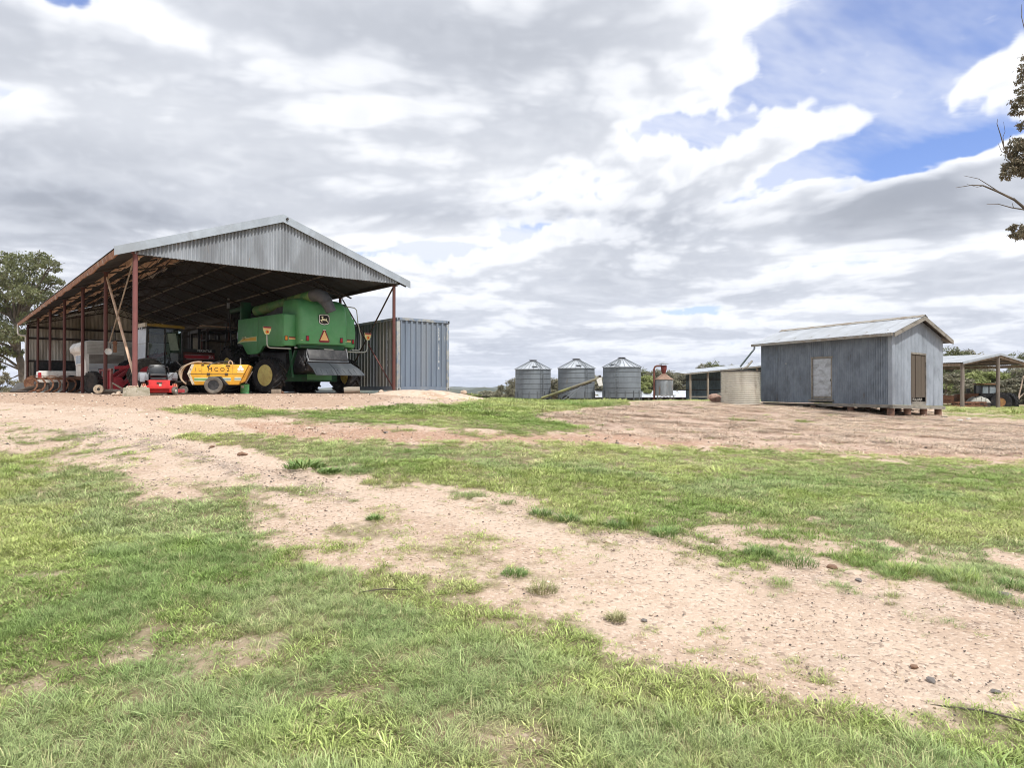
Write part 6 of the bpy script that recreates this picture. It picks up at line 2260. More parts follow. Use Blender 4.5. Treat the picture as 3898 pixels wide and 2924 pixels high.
def silo_parts(t, R_, H, CONE, lad):
    nr_ = 6
    for i in range(nr_):
        z0, z1 = H * i / nr_, H * (i + 1) / nr_
        mb = MB().lathe([(R_, z0), (R_, z1 - .02)], n=64)
        mb.f = mb.f[:-2]
        mb.build('wall_ring', M_SILO, t, smooth=True, solid=False)
        mb = MB().lathe([(R_ + .004, z1 - .035), (R_ + .035, z1 - .02), (R_ + .035, z1 + .01), (R_ + .004, z1 + .025)], n=64)
        mb.f = mb.f[:-2]
        mb.build('ring_joint', M_SILOBAND, t, smooth=True, solid=False)
    n = 24
    ro, ri = R_ + .16, .42
    zo, zi = H - .06, H + CONE
    a = 2 * PI / n
    mb = MB().add([(ro, 0, zo), (ro * math.cos(a), ro * math.sin(a), zo), (ri * math.cos(a), ri * math.sin(a), zi), (ri, 0, zi)], [(0, 1, 2, 3)])
    pn = mb.build('roof_panel', M_SILOROOF, t, solid=False)
    rb = MB().beam((ro + .02, 0, zo + .03), (ri, 0, zi + .03), .04, .05).build('roof_rib', M_SILOBAND, t)
    for k in range(1, n):
        inst(pn, t, rot=(0, 0, a * k))
        inst(rb, t, rot=(0, 0, a * k))
    MB().lathe([(.43, zi - .01), (.43, zi + .10), (.56, zi + .10), (.56, zi + .17), (.02, zi + .17)], n=24).build('cap', M_DARKSTEEL, t, smooth=True)
    ps = MB().box((R_ + .06, 0, .30), (.09, .11, 1.30)).build('skirt_post', M_SILOBAND, t)
    for k in range(1, 14):
        inst(ps, t, rot=(0, 0, 2 * PI * k / 14))
    mb = MB().lathe([(R_ - .25, -.5), (R_ - .25, 0)], n=32)
    mb.build('base', M_INK, t)
    la = R(lad)
    mb = MB()
    e, q = Vector((math.cos(la), math.sin(la), 0)), Vector((-math.sin(la), math.cos(la), 0))
    for s in (-.19, .19):
        mb.cyl(e * (R_ + .14) + q * s + Vector((0, 0, .1)), e * (R_ + .14) + q * s + Vector((0, 0, H)), .022, n=5)
        mb.cyl(e * (R_ + .10) + q * s + Vector((0, 0, H)), e * (ri + .3) + q * s + Vector((0, 0, zi + .05)), .022, n=5)
    z = .3
    while z < H:
        mb.cyl(e * (R_ + .14) - q * .19 + Vector((0, 0, z)), e * (R_ + .14) + q * .19 + Vector((0, 0, z)), .018, n=5)
        z += .32
    for k in range(7):
        f = (k + .5) / 7
        c = (e * (R_ + .10) + Vector((0, 0, H))).lerp(e * (ri + .3) + Vector((0, 0, zi + .05)), f)
        mb.cyl(c - q * .19, c + q * .19, .03, n=5)
    mb.build('ladder', M_SILOBAND, t)
    c = e * (R_ * .74) - q * .75
    zc = H + CONE * .22
    MB().box((c.x, c.y, zc + .12), (.75, .75, .06)).build('hatch', M_SILOROOF, t, rot=(0, 0, 0))


for k, (u, Y, zb, rz_, lad, lb) in enumerate([(2029, 100.5, .30, 0, -64, 'leftmost galvanised silo, with a thin pipe beside its ladder'),
                                              (2194, 97.8, .36, 8, -72, 'middle galvanised silo, standing behind the sloping grain auger'),
                                              (2367, 95.0, .43, 15, -128, 'rightmost galvanised silo, nearest to the rusty conical bin')]):
    t = thing('grain_silo', lb, 'silo', ((u - CU) * Y / FPX, Y, zb), R(rz_), 'galvanised grain silos in a row')
    silo_parts(t, 2.60, 4.25, 1.18, lad)
    if k == 0:
        MB().cyl((2.62 * math.cos(R(-58)), 2.62 * math.sin(R(-58)), .1), (2.62 * math.cos(R(-58)), 2.62 * math.sin(R(-58)), 3.5), .06, n=6).build('side_pipe', M_SILOBAND, t)
ag = thing('grain_auger', 'long mossy grain auger sloping up to the right in front of silos', 'auger', tuple(at(2062, 1516, 91.5)), 0)
o0 = at(2062, 1516, 91.5)
e1 = at(2283, 1439, 88) - o0
MB().cyl((0, 0, 0), tuple(e1 * .52), .17, n=14).build('tube', mat('mossy_tube', (.28, .29, .12), .7, 0, col2=(.17, .17, .09), scale=.8), ag, smooth=True)
MB().cyl(tuple(e1 * .52), tuple(e1), .17, n=14).build('tube', mat('grey_tube_old', (.23, .21, .15), .7, 0, col2=(.15, .14, .11), scale=.8), ag, smooth=True)
MB().cyl(tuple(e1 * .25 - Vector((0, 0, .30))), tuple(e1 * .86 - Vector((0, 0, .22))), .05, n=8).build('truss_rod', M_DARKSTEEL, ag)
MB().cyl(tuple(e1 + Vector((0, 0, .35))), tuple(e1 - Vector((0, 0, .35))), .16, n=10).build('head', M_DARKSTEEL, ag)
MB().prism([(-.5, -.2), (-.1, .1), (.15, .1), (.30, -.95), (-.2, -1.0)], 'y', -.25, .25).build('spout', M_WHITE, ag, loc=tuple(e1 + Vector((.05, -.1, -.05))))
g1 = at(2143, 1524, 88.5) - o0
for dx_ in (-.1, .55):
    MB().cyl((g1.x + dx_, g1.y, g1.z), tuple(e1 * .70 - Vector((0, 0, .2))), .055, n=8).build('support_leg', M_SILOBAND, ag)
w_ = MB().lathe([(.2, -.08), (.42, -.1), (.48, -.06), (.48, .06), (.42, .1), (.2, .08)], axis='y', n=20, close=True).build('wheel', M_RUBBER, ag, smooth=True, loc=(g1.x + .4, g1.y + .3, g1.z + .2))

# ------------------------------------------------------------------ rusty conical bin with cyclone
ZM = EYE - 45 * 85 / FPX
mlx = thing('feed_mill_bin', 'corrugated bin with rusty cone roof, red cyclone and tall red pipe', 'bin', ((2527 - CU) * 85 / FPX, 85, ZM), 0)
prof = []
for i in range(16 * 6 + 1):
    z = .75 + 1.95 * i / 96
    prof.append((1.12 + .035 * math.sin(2 * PI * i / 6), z))
mb = MB().lathe(prof, n=40)
mb.build('bin_wall', mat('bin_iron', (.36, .39, .42), .5, .3, col2=(.24, .26, .28), scale=1.2, stretch=(1, 1, .4), col3=(.28, .2, .15), scale3=2), mlx, smooth=True, angle=80)
MB().lathe([(1.20, 2.64), (1.20, 2.69), (.85, 2.92), (.30, 3.36), (.22, 3.38)], n=36).build('cone_roof', mat('rusty_cone', (.285, .19, .14), .85, 0, col2=(.20, .125, .09), scale=1.5), mlx, smooth=True)
MB().box((.42, -.62, 3.06), (.55, .35, .08)).build('roof_hatch', M_RUST, mlx, rot=(R(-30), 0, 0))
MB().lathe([(.17, 3.34), (.19, 3.46), (.33, 3.82), (.36, 4.05), (.36, 4.42), (.34, 4.44)], n=28).build('cyclone', mat('red_cyclone', (.17, .035, .03), .65, 0, col2=(.18, .05, .04), scale=2), mlx, smooth=True)
for k in range(3):
    a = 2 * PI * k / 3 + .4
    MB().cyl((.30 * math.cos(a), .30 * math.sin(a), 4.42), (.30 * math.cos(a), .30 * math.sin(a), 4.66), .02, n=5).build('cap_stay', M_STEEL, mlx)
MB().lathe([(.62, 4.62), (.61, 4.65), (.10, 4.84), (.02, 4.86)], n=24).build('rain_cap', M_GALV, mlx, smooth=True)
MB().tube([(-1.25, -.2, -.1), (-1.25, -.2, 3.95), (-1.16, -.2, 4.25), (-.92, -.2, 4.36), (-.30, -.2, 4.37)], .12, 12).build('blower_pipe', mat('red_brown_pipe', (.13, .045, .035), .7, 0, col2=(.19, .085, .055), scale=2), mlx, smooth=True)
MB().box((0, 0, .70), (2.4, 2.4, .10)).build('platform', M_GREYWOOD, mlx)
for x in (-1.0, 1.0):
    for y in (-1.0, 1.0):
        MB().box((x, y, .3), (.1, .1, .75)).build('leg', M_GREYWOOD, mlx)
for s in (-1, 1):
    MB().beam((-1.0, s, .0), (0, s, .66), .06, .06).beam((1.0, s, .0), (0, s, .66), .06, .06).build('brace', M_GREYWOOD, mlx)

# ------------------------------------------------------------------ open-fronted skillion shed behind the tank
LX0 = (2612 - CU) * 70 / FPX
LZ = EYE - 39.5 * 70 / FPX
lt = thing('skillion_shed', 'open-fronted iron skillion shed with timber posts behind the rainwater tank', 'shed', (LX0, 70, LZ), R(-2))
LWD, LDP = 11.0, 7.0
n_r = 14
for k in range(n_r):
    w_ = (LWD + .6) / n_r
    mb = MB()
    corr(mb, 0, w_, 0, math.hypot(LDP + .6, 1.5), .152, .014, 4)
    mb.v = [(-.3 + k * w_ + x, -.4 + z * .99, 2.67 + .10 * (k * w_ + x) + y + z * .05 + .004 * (k % 2)) for x, y, z in mb.v]
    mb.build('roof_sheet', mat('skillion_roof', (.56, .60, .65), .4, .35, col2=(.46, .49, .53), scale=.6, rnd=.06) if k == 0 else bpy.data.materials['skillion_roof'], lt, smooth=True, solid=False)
MB().beam((-.3, -.38, 2.58), (LWD + .3, -.38, 2.58 + .10 * (LWD + .6)), .08, .14).build('fascia', M_GREYWOOD, lt)
for x in (.42, 2.2, 4.6, 7.2, 10.8):
    MB().cyl((x, 0, -.2), (x, 0, 2.62 + .10 * x), .12, .11, n=10).build('post', M_TIMBER, lt, smooth=True)
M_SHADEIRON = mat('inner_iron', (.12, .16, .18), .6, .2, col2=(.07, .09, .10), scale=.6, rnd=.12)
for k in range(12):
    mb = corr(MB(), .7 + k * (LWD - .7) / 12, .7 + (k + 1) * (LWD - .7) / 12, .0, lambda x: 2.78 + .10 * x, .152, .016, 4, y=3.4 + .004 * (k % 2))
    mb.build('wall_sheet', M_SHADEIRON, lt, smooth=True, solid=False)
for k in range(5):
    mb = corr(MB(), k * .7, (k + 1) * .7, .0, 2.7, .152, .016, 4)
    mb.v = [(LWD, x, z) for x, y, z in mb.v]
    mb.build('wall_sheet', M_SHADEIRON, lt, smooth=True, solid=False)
for z in (1.0, 2.1):
    MB().box((LWD / 2, 3.36, z), (LWD, .06, .10)).build('girt', M_DARKSTEEL, lt)
MB().box((2.3, -.05, .28), (4.0, .08, .14)).build('low_rail', M_GREYWOOD, lt)
rp = thing('loading_ramp', 'sloping timber and pipe ramp leaning inside the skillion shed front', 'ramp', (LX0 + 4.1, 69.2, LZ), R(0))
for y in (0, .7):
    MB().beam((-1.6, y, .35), (1.8, y, 1.35), .10, .16).build('side_rail', M_GREYWOOD, rp)
for k in range(7):
    f = k / 6
    MB().box((-1.5 + 3.1 * f, .35, .40 + .93 * f), (.12, .8, .05)).build('cleat', M_GREYWOOD, rp)
MB().box((1.2, .1, .5), (.10, .1, 1.2)).build('leg', M_GREYWOOD, rp)
MB().box((1.7, .1, .6), (.10, .1, 1.4)).build('leg', M_GREYWOOD, rp)

# ------------------------------------------------------------------ long low building seen between the silos
lbx = thing('low_shed', 'long low shed with a pale iron roof seen between silos and bin', 'shed', ((2250 - CU) * 118 / FPX, 118, EYE - 52 * 118 / FPX), 0)
n_r = 20
LB = 26.0
for k in range(n_r):
    w_ = LB / n_r
    mb = MB().add([(k * w_, 0, .98), (k * w_ + w_ - .02, 0, .98), (k * w_ + w_ - .02, 3.2, 2.14), (k * w_, 3.2, 2.14)], [(0, 1, 2, 3)])
    mb.build('roof_sheet', mat('pale_roof', (.62, .66, .72), .38, .35, col2=(.56, .6, .66), scale=.4, rnd=.03) if k == 0 else bpy.data.materials['pale_roof'], lbx, solid=False)
MB().box((LB / 2, 3.25, 2.0), (LB, .1, .28)).build('ridge_board', M_DARKSTEEL, lbx)
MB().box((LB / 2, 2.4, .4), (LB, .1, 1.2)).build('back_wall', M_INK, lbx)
MB().box((LB / 2, .03, .93), (LB, .06, .10)).build('gutter', M_DARKSTEEL, lbx)
for k in range(14):
    MB().box((.2 + k * 1.96, .1, .4), (.14, .14, 1.0)).build('post', M_GREYWOOD, lbx)

def shade_underside(m, col):
    """Shade under the roof painted into the lower side, over its darker rust."""
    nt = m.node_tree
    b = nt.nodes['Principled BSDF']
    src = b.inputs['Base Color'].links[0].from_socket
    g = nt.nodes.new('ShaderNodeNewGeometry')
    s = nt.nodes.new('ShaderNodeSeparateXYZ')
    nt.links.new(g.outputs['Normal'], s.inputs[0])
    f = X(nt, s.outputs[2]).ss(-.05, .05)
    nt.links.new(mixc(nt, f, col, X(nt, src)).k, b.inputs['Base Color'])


shade_underside(M_ROOFOLD, (.06, .055, .05))
shade_underside(bpy.data.materials['skillion_roof'], (.06, .055, .05))
# ------------------------------------------------------------------ pole barn with old tractor (far right)
M_POLE = mat('grey_pole', (.20, .175, .15), .9, 0, col2=(.12, .105, .09), scale=3, stretch=(1, 1, .15))
PB = Vector(((3663 - CU) * 52 / FPX, 52))
pr_ = thing('pole_barn', 'gabled iron-roofed barn on bare timber poles at far right', 'barn', (PB.x, PB.y, EYE - 81 * 52 / FPX), math.atan2(4.0, 8.1))
PW, PL = 9.0, 8.5
PE, PR = 3.60, 4.30
n_r = 11
for side in (0, 1):
    for k in range(n_r):
        w_ = (PL + .6) / n_r
        mb = MB()
        m_ = int(w_ / .152 * 4)
        vs, fs = [], []
        for i in range(m_ + 1):
            y = -.3 + k * w_ + (w_ + .02) * i / m_
            dz_ = .014 * math.sin(2 * PI * y / .152) + .004 * (k % 2)
            a, b = (-.4, PW / 2) if side == 0 else (PW + .4, PW / 2)
            vs += [(a, y, PE - .4 * (PR - PE) / (PW / 2) + .12 + dz_), (b, y, PR + .12 + dz_)]
        for i in range(m_):
            fs.append((2 * i, 2 * i + 2, 2 * i + 3, 2 * i + 1))
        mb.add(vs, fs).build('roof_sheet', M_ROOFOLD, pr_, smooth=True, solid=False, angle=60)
    mb = MB()
    a, b = (-.42, PW / 2) if side == 0 else (PW + .42, PW / 2)
    za, zb = PE - .4 * (PR - PE) / (PW / 2) + .16, PR + .16
    mb.add([(a, -.34, za), (b, -.34, zb), (b, -.34, zb - .17), (a, -.34, za - .17), (a, -.30, za), (b, -.30, zb), (b, -.30, zb - .17), (a, -.30, za - .17)], [(0, 1, 2, 3), (7, 6, 5, 4), (0, 4, 5, 1), (2, 6, 7, 3), (0, 3, 7, 4), (1, 5, 6, 2)])
    mb.build('barge_board', M_GALV_LIGHT, pr_)
    MB().beam((0 if side == 0 else PW, -.1, PE - .02), (PW / 2, -.1, PR - .06), .10, .22).build('rafter', M_TIMBER, pr_)
    MB().beam((0 if side == 0 else PW, PL, PE - .02), (PW / 2, PL, PR - .06), .10, .18).build('rafter', M_TIMBER, pr_)
for x in (0, PW):
    MB().box((x, PL / 2, PE - .10), (.12, PL, .22)).build('eave_beam', M_TIMBER, pr_)
for x in (1.2, 2.4, 3.5, 5.5, 6.6, 7.8):
    MB().box((x, PL / 2, PE + (PR - PE) * (1 - abs(x / PW - .5) * 2) + .03), (.06, PL + .4, .09)).build('purlin', M_TIMBER, pr_)
rs = random.Random(8)
for (x, y, zt) in ((0, 0, PE), (PW / 2, -.1, PR - .1), (PW, 0, PE), (0, PL * .5, PE), (0, PL, PE), (PW / 2, PL, PR), (PW, PL, PE), (2.2, PL, PE + .3)):
    MB().tube([(x, y, -.5), (x + rs.uniform(-.04, .04), y, zt * .35), (x + rs.uniform(-.05, .05), y, zt * .7), (x, y, zt)], [.15, .14, .135, .125], 10).build('post', M_POLE if y < 1 else M_DARKSTEEL, pr_, smooth=True)
ot = thing('old_tractor', 'old rusty tractor with a glazed cab under the pole barn roof', 'tractor', ((3745 - CU) * 60 / FPX, 60, EYE - 83 * 60 / FPX), R(-14))
MB().prism([(-.45, 1.05), (.75, 1.05), (.85, 1.3), (.78, 2.28), (-.40, 2.28)], 'y', -.62, .62).build('cab', M_BLACK, ot, bevel=.03)
MB().box((.15, 0, 2.36), (1.55, 1.5, .12)).build('cab_roof', mat('brown_roof', (.20, .10, .05), .7, 0, col2=(.14, .08, .04), scale=3), ot, bevel=.02)
M_OTGLASS = mat('sky_glass', (.20, .25, .28), .15, 0, col2=(.30, .35, .38), scale=2, spec=.6)
MB().prism([(-.34, 1.55), (.10, 1.55), (.10, 2.18), (-.32, 2.18)], 'y', -.64, -.625).build('window', M_OTGLASS, ot)
MB().prism([(.20, 1.55), (.70, 1.55), (.64, 2.18), (.20, 2.18)], 'y', -.64, -.625).build('window', M_OTGLASS, ot)
MB().prism([(-2.2, 1.10), (-.5, 1.15), (-.5, 1.55), (-1.4, 1.52), (-2.2, 1.45)], 'y', -.38, .38).build('bonnet', M_RUST, ot, bevel=.03)
MB().box((-1.35, 0, .85), (1.9, .5, .55)).build('engine', mat('rusty_engine', (.10, .055, .035), .85, 0, col2=(.18, .10, .06), scale=5), ot)
MB().cyl((-.75, -.2, 1.5), (-.75, -.2, 2.25), .09, n=12).cyl((-.75, -.2, 2.25), (-.75, -.2, 2.5), .04, n=8).build('exhaust', M_BLACK, ot)
MB().box((-1.2, .1, 1.78), (.25, .22, .38)).build('air_filter', M_BLACK, ot, bevel=.02)
for y in (-.95, .95):
    wheel(ot, .82, .46, .36, (.85, y, .80), PI / 2, 18, m_r=mat('rust_yellow_rim', (.34, .19, .07), .7, 0, col2=(.22, .10, .05), scale=4) if y < 0 else bpy.data.materials['rust_yellow_rim'], lugh=.05, rim_out=-1 if y < 0 else 1, n=30)
    wheel(ot, .42, .24, .24, (-1.9, y * .8, .42), PI / 2, 0, m_r=M_RUST, rim_out=-1 if y < 0 else 1, n=24)
tagw = wheel(None, .80, .5, .38, tuple(Vector(((3838 - CU) * 60 / FPX, 60, EYE - 84 * 60 / FPX + .78))), R(20), 18, m_r=M_RUST, lugh=.05, name='tractor_tyre', rim_out=-1, n=30)
tag(tagw, 'large black tractor tyre standing right of the old tractor', 'tyre')
im = thing('rusty_implement', 'long low rusty farm implement lying in front of the old tractor', 'implement', ((3655 - CU) * 55 / FPX, 55, EYE - 80 * 55 / FPX), R(-4))
MB().box((0, 0, .62), (4.0, .14, .12)).box((0, .5, .62), (4.0, .12, .12)).build('frame', M_RUST, im)
MB().box((0, -.1, .38), (4.0, .10, .10)).build('tool_bar', M_RUST, im)
MB().prism([(-2.0, .66), (-.4, .66), (-.4, 1.15), (-2.0, 1.25)], 'y', .1, .7).build('seed_box', M_RUST, im, bevel=.02)
for k in range(10):
    MB().beam((-1.8 + k * .4, 0, .6), (-1.72 + k * .4, -.12, .30), .05, .05).build('tine', M_RUST, im)
for x in (-1.5, 1.3):
    MB().lathe([(.1, -.05), (.30, -.06), (.36, -.03), (.36, .03), (.30, .06), (.1, .05)], axis='y', n=18, close=True).build('wheel', M_RUST, im, smooth=True, loc=(x, .3, .34))
cv = thing('covered_load', 'pale tarpaulin covered heap tied with rope before the old tractor', 'tarpaulin', ((3722 - CU) * 56 / FPX, 56, EYE - 80 * 56 / FPX), R(-6))
vs = []
mb = MB()
for a in np.linspace(-1, 1, 13):
    ring = []
    hh = .50 * math.sqrt(max(0.0, 1 - abs(a) ** 2.6)) + .02 + .03 * math.sin(a * 9)
    for t in np.linspace(0, PI, 11):
        ring.append(Vector((a * .80, -.45 * math.cos(t), .62 + hh * math.sin(t) * (1 + .05 * math.sin(t * 5 + a * 7)))))
    vs.append(ring)
mb.loft(vs).build('tarpaulin', mat('pale_tarp', (.40, .40, .36), .75, 0, col2=(.30, .30, .27), scale=3, bump=.3), cv, smooth=True, angle=70)
for x in (-.3, .1, .45):
    MB().tube([(x - .1, -.46, .66), (x, -.34, 1.0), (x + .05, -.1, 1.16), (x + .1, .2, 1.12)], .018, 5).build('rope', M_INK, cv)
MB().box((0, 0, .30), (1.5, .8, .6)).build('load', M_DARKSTEEL, cv)
for k, (u, Y, w_, hh, rz_, tx_, lb) in enumerate([(3690, 54.0, 1.5, .32, 4, 8, 'longest flat pale sheet lying under the rusty implement'), (3736, 54.4, 1.1, .38, -10, 25, 'bent white sheet with a curled top edge below the tarpaulin'), (3760, 54.6, .5, .45, 40, 60, 'small white panel leaning at the foot of the barn pole')]):
    p = Vector(((u - CU) * Y / FPX, Y, EYE - 82 * Y / FPX + .12))
    o = MB().box((0, 0, 0), (w_, hh, .03)).build('sheet', M_WHITE, None, loc=tuple(p), rot=(R(tx_), R(4 * k - 4), R(rz_)), bevel=.006)
    tag(o, lb, 'sheet')
for k, (u, v, Y, w_, rz_, lb) in enumerate([(3595, 1590, 30.5, .9, 12, 'bleached timber offcut lying at the right end of the iron shed'), (3655, 1603, 28.8, .5, -5, 'flat white stone on dark soil right of the iron shed'), (3688, 1598, 29.8, .5, 5, 'second flat white stone further right of the iron shed')]):
    p = hit(u, v)
    o = MB().rock((0, 0, .03), (w_ * .45, .16, .09), 33 + k, 2).build('pale_debris', M_WHITE if k else M_GREYWOOD, None, loc=tuple(p), rot=(0, 0, R(rz_)))
    tag(o, lb, 'debris')

# ================================================================== trees
def leaf_mat(name, a, b, c):
    m = bpy.data.materials.new(name)
    m.use_nodes = True
    nt = m.node_tree
    bs = nt.nodes['Principled BSDF']
    ge = nt.nodes.new('ShaderNodeNewGeometry')
    r = X(nt, ge.outputs['Random Per Island'])
    col = mixc(nt, r.ss(.0, .6), a, b)
    col = mixc(nt, r.ss(.72, 1.0), col, c)
    n = noise(nt, X(nt, ge.outputs['Position']), .35, 3, .6).ss(.35, .65)
    col = mixc(nt, n * .5, col, tuple(min(1, k * 1.35) for k in b))
    nt.links.new(col.k, bs.inputs['Base Color'])
    bs.inputs['Roughness'].default_value = .55
    bs.inputs['Specular IOR Level'].default_value = .35
    tr = nt.nodes.new('ShaderNodeBsdfTranslucent')
    nt.links.new(col.k, tr.inputs['Color'])
    ms = nt.nodes.new('ShaderNodeMixShader')
    ms.inputs[0].default_value = .28
    nt.links.new(bs.outputs[0], ms.inputs[1])
    nt.links.new(tr.outputs[0], ms.inputs[2])
    nt.links.new(ms.outputs[0], nt.nodes['Material Output'].inputs[0])
    return m


L_GUM = leaf_mat('gum_leaves', (.105, .115, .07), (.17, .19, .085), (.25, .24, .165))
L_GREY = leaf_mat('grey_gum_leaves', (.16, .155, .115), (.24, .235, .16), (.36, .31, .24))
L_BRIGHT = leaf_mat('bright_bush_leaves', (.18, .21, .085), (.29, .33, .12), (.36, .34, .20))
L_BROWN = leaf_mat('brown_gum_leaves', (.13, .115, .085), (.21, .19, .125), (.34, .25, .18))
M_BARK = mat('gum_bark', (.30, .24, .19), .85, 0, col2=(.15, .12, .095), scale=1.2, thr=(.42, .6), stretch=(1, 1, .3))
M_BARKDARK = mat('dark_bark', (.10, .085, .07), .9, 0, col2=(.17, .14, .11), scale=2)


def leaves_mesh(name, clumps, per, size, seed, m, droop=.5, sub=7):
    """Leaf-sized faces gathered in twig bunches inside each clump (centre, radii)."""
    rng = np.random.default_rng(seed)
    V = []
    for (c, rad, k) in clumps:
        n = int(per * k)
        nb = max(6, n // 26)
        d = rng.normal(0, 1, (nb, 3))
        d /= np.linalg.norm(d, axis=1)[:, None]
        rr = rng.uniform(.35, 1.0, nb) ** .6
        b = np.asarray(c) + d * rr[:, None] * np.asarray(rad)
        br = .30 * float(np.mean(rad)) * rng.uniform(.5, 1.3, nb)
        w = rng.integers(0, nb, n)
        p = b[w] + rng.normal(0, .55, (n, 3)) * br[w][:, None] * np.array([1, 1, .6])
        ax = rng.normal(0, 1, (n, 3))
        ax[:, 2] -= droop * 1.6
        ax /= np.linalg.norm(ax, axis=1)[:, None]
        sd = np.cross(ax, rng.normal(0, 1, (n, 3)))
        sd /= np.linalg.norm(sd, axis=1)[:, None] + 1e-9
        L = size * rng.uniform(.6, 1.35, n)[:, None]
        W = L * rng.uniform(.28, .46, n)[:, None]
        q = np.stack([p, p + ax * L * .45 + sd * W * .5, p + ax * L, p + ax * L * .45 - sd * W * .5], 1)
        V.append(q.reshape(-1, 3))
    V = np.concatenate(V)
    n = len(V) // 4
    me = bpy.data.meshes.new(name)
    me.vertices.add(len(V))
    me.vertices.foreach_set('co', V.astype(np.float32).ravel())
    me.loops.add(n * 4)
    me.loops.foreach_set('vertex_index', np.arange(n * 4, dtype=np.int32))
    me.polygons.add(n)
    me.polygons.foreach_set('loop_start', np.arange(0, n * 4, 4, dtype=np.int32))
    me.polygons.foreach_set('loop_total', np.full(n, 4, np.int32))
    me.update(calc_edges=True)
    me.materials.append(m)
    return me


def limb(mb, a, b, r0, r1, rs, bend=.12, n=6, sag=0.0):
    a, b = Vector(a), Vector(b)
    L = (b - a).length
    o = Vector((rs.uniform(-1, 1), rs.uniform(-1, 1), rs.uniform(-.3, .6))) * L * bend
    o2 = Vector((rs.uniform(-1, 1), rs.uniform(-1, 1), rs.uniform(-.5, .5))) * L * bend * .35
    pts = []
    for i in range(n + 1):
        t = i / n
        pts.append(a.lerp(b, t) + o * math.sin(PI * t) + o2 * math.sin(2 * PI * t) - Vector((0, 0, sag * t * (1 - t) * 4)))
    mb.tube(pts, [r0 + (r1 - r0) * i / n for i in range(n + 1)], 7)
    return pts


def tree_meshes(name, H, spread, seed, per, size, lm, fork=.30, ncl=13, trunk=.022, bare=.0, low=.35):
    """Trunk-and-limb mesh and crown mesh of one gum tree with its base at the origin."""
    rs = random.Random(seed)
    mb = MB()
    top = Vector((rs.uniform(-.08, .08) * H, rs.uniform(-.08, .08) * H, H * fork))
    tp_ = limb(mb, (0, 0, -.3), top, H * trunk, H * trunk * .72, rs, .05)
    cl_ = []
    for i in range(ncl):
        a = 2 * PI * (i * .618 + rs.uniform(-.1, .1))
        f = (i + .5) / ncl
        zc = H * (low + (1 - low) * f * .93)
        rad = spread * (1 - abs(f - .42) * 1.25) * rs.uniform(.45, 1.0)
        c = Vector((rad * math.cos(a), rad * math.sin(a), zc))
        s = H * rs.uniform(.085, .15)
        cl_.append((tuple(c), (s * 1.25, s * 1.25, s * .8), rs.uniform(.7, 1.3)))
        st_ = tp_[-1] if rs.random() < .7 else tp_[-2]
        mid = Vector(st_).lerp(c, .5) + Vector((0, 0, H * .04))
        p = limb(mb, st_, mid, H * trunk * .50, H * trunk * .28, rs, .10, 4)
        p2 = limb(mb, p[-1], c, H * trunk * .28, H * trunk * .07, rs, .12, 4)
        for _ in range(3):
            e = c + Vector((rs.uniform(-1, 1), rs.uniform(-1, 1), rs.uniform(-.4, .9))) * s
            limb(mb, p2[2], e, H * trunk * .10, H * trunk * .03, rs, .15, 3)
    return mb, cl_


def tree(name, label, pos, H, spread, seed, per, size, lm, bark=None, group=None, **kw):
    t = thing(name, label, 'tree', tuple(pos), 0, group)
    mb, cl_ = tree_meshes(name, H, spread, seed, per, size, lm, **kw)
    mb.build('trunk', bark or M_BARK, t, smooth=True)
    me = leaves_mesh('crown', cl_, per, size, seed, lm)
    o = bpy.data.objects.new('crown', me)
    COL.objects.link(o)
    o.parent = t
    return t


# the large gum behind the left end of the machinery shed: clumps placed as in the photograph
LTD = 62.0
lt_ = thing('gum_tree', 'tall spreading gum tree behind the left end of machinery shed', 'tree', ((90 - CU) * LTD / FPX, LTD, -.2))
org = Vector(lt_.location)
rs = random.Random(77)
mb = MB()
base = Vector((0, 0, -1.0))
k1 = at(84, 1400, LTD) - org
k2 = at(66, 1330, LTD) - org
mb.tube([base, at(92, 1470, LTD) - org, k1, k2], [.50, .40, .33, .28], 10)
k3 = at(60, 1230, LTD) - org
limb(mb, k2, k3, .28, .2, rs, .06)
cl_ = []
for (u, v, r, dd) in [(85, 1000, 62, 0), (150, 985, 42, 1.5), (195, 1010, 40, -1), (25, 985, 40, 1), (40, 1055, 62, -1.5), (130, 1065, 62, 0), (205, 1075, 34, 1), (-20, 1080, 60, 1), (90, 1120, 62, -2), (165, 1130, 58, 2), (15, 1150, 62, 0), (-60, 1170, 60, 0), (60, 1200, 66, 2), (130, 1210, 50, -1), (-20, 1250, 62, -1), (45, 1275, 52, -2), (95, 1275, 40, 1), (-60, 1310, 60, 1), (20, 1335, 42, 0), (75, 1345, 26, 0), (-20, 1385, 40, 1), (-70, 1390, 55, 0), (190, 1180, 45, 0)]:
    c = at(u, v, LTD + dd) - org
    R_ = r * LTD / FPX
    cl_.append((tuple(c), (R_ * .92, R_ * 1.1, R_ * .62), (r / 55) ** 2))
    st_ = k3 if v < 1230 else k2
    mid = Vector(st_).lerp(c, .55) + Vector((0, 0, .3))
    p = limb(mb, st_, mid, .15, .09, rs, .10, 4)
    p2 = limb(mb, p[-1], c, .09, .03, rs, .10, 4)
    for _ in range(5):
        limb(mb, p2[rs.choice((1, 2, 3))], c + Vector((rs.uniform(-1, 1), rs.uniform(-1, 1), rs.uniform(-.5, .8))) * R_, .04, .012, rs, .15, 3)
limb(mb, at(86, 1408, LTD) - org, at(-10, 1345, LTD) - org, .14, .08, rs, .05, 6)
limb(mb, at(86, 1412, LTD) - org, at(-10, 1372, LTD) - org, .10, .05, rs, .05, 6)
limb(mb, at(88, 1425, LTD) - org, at(40, 1440, LTD) - org, .08, .03, rs, .1, 5)
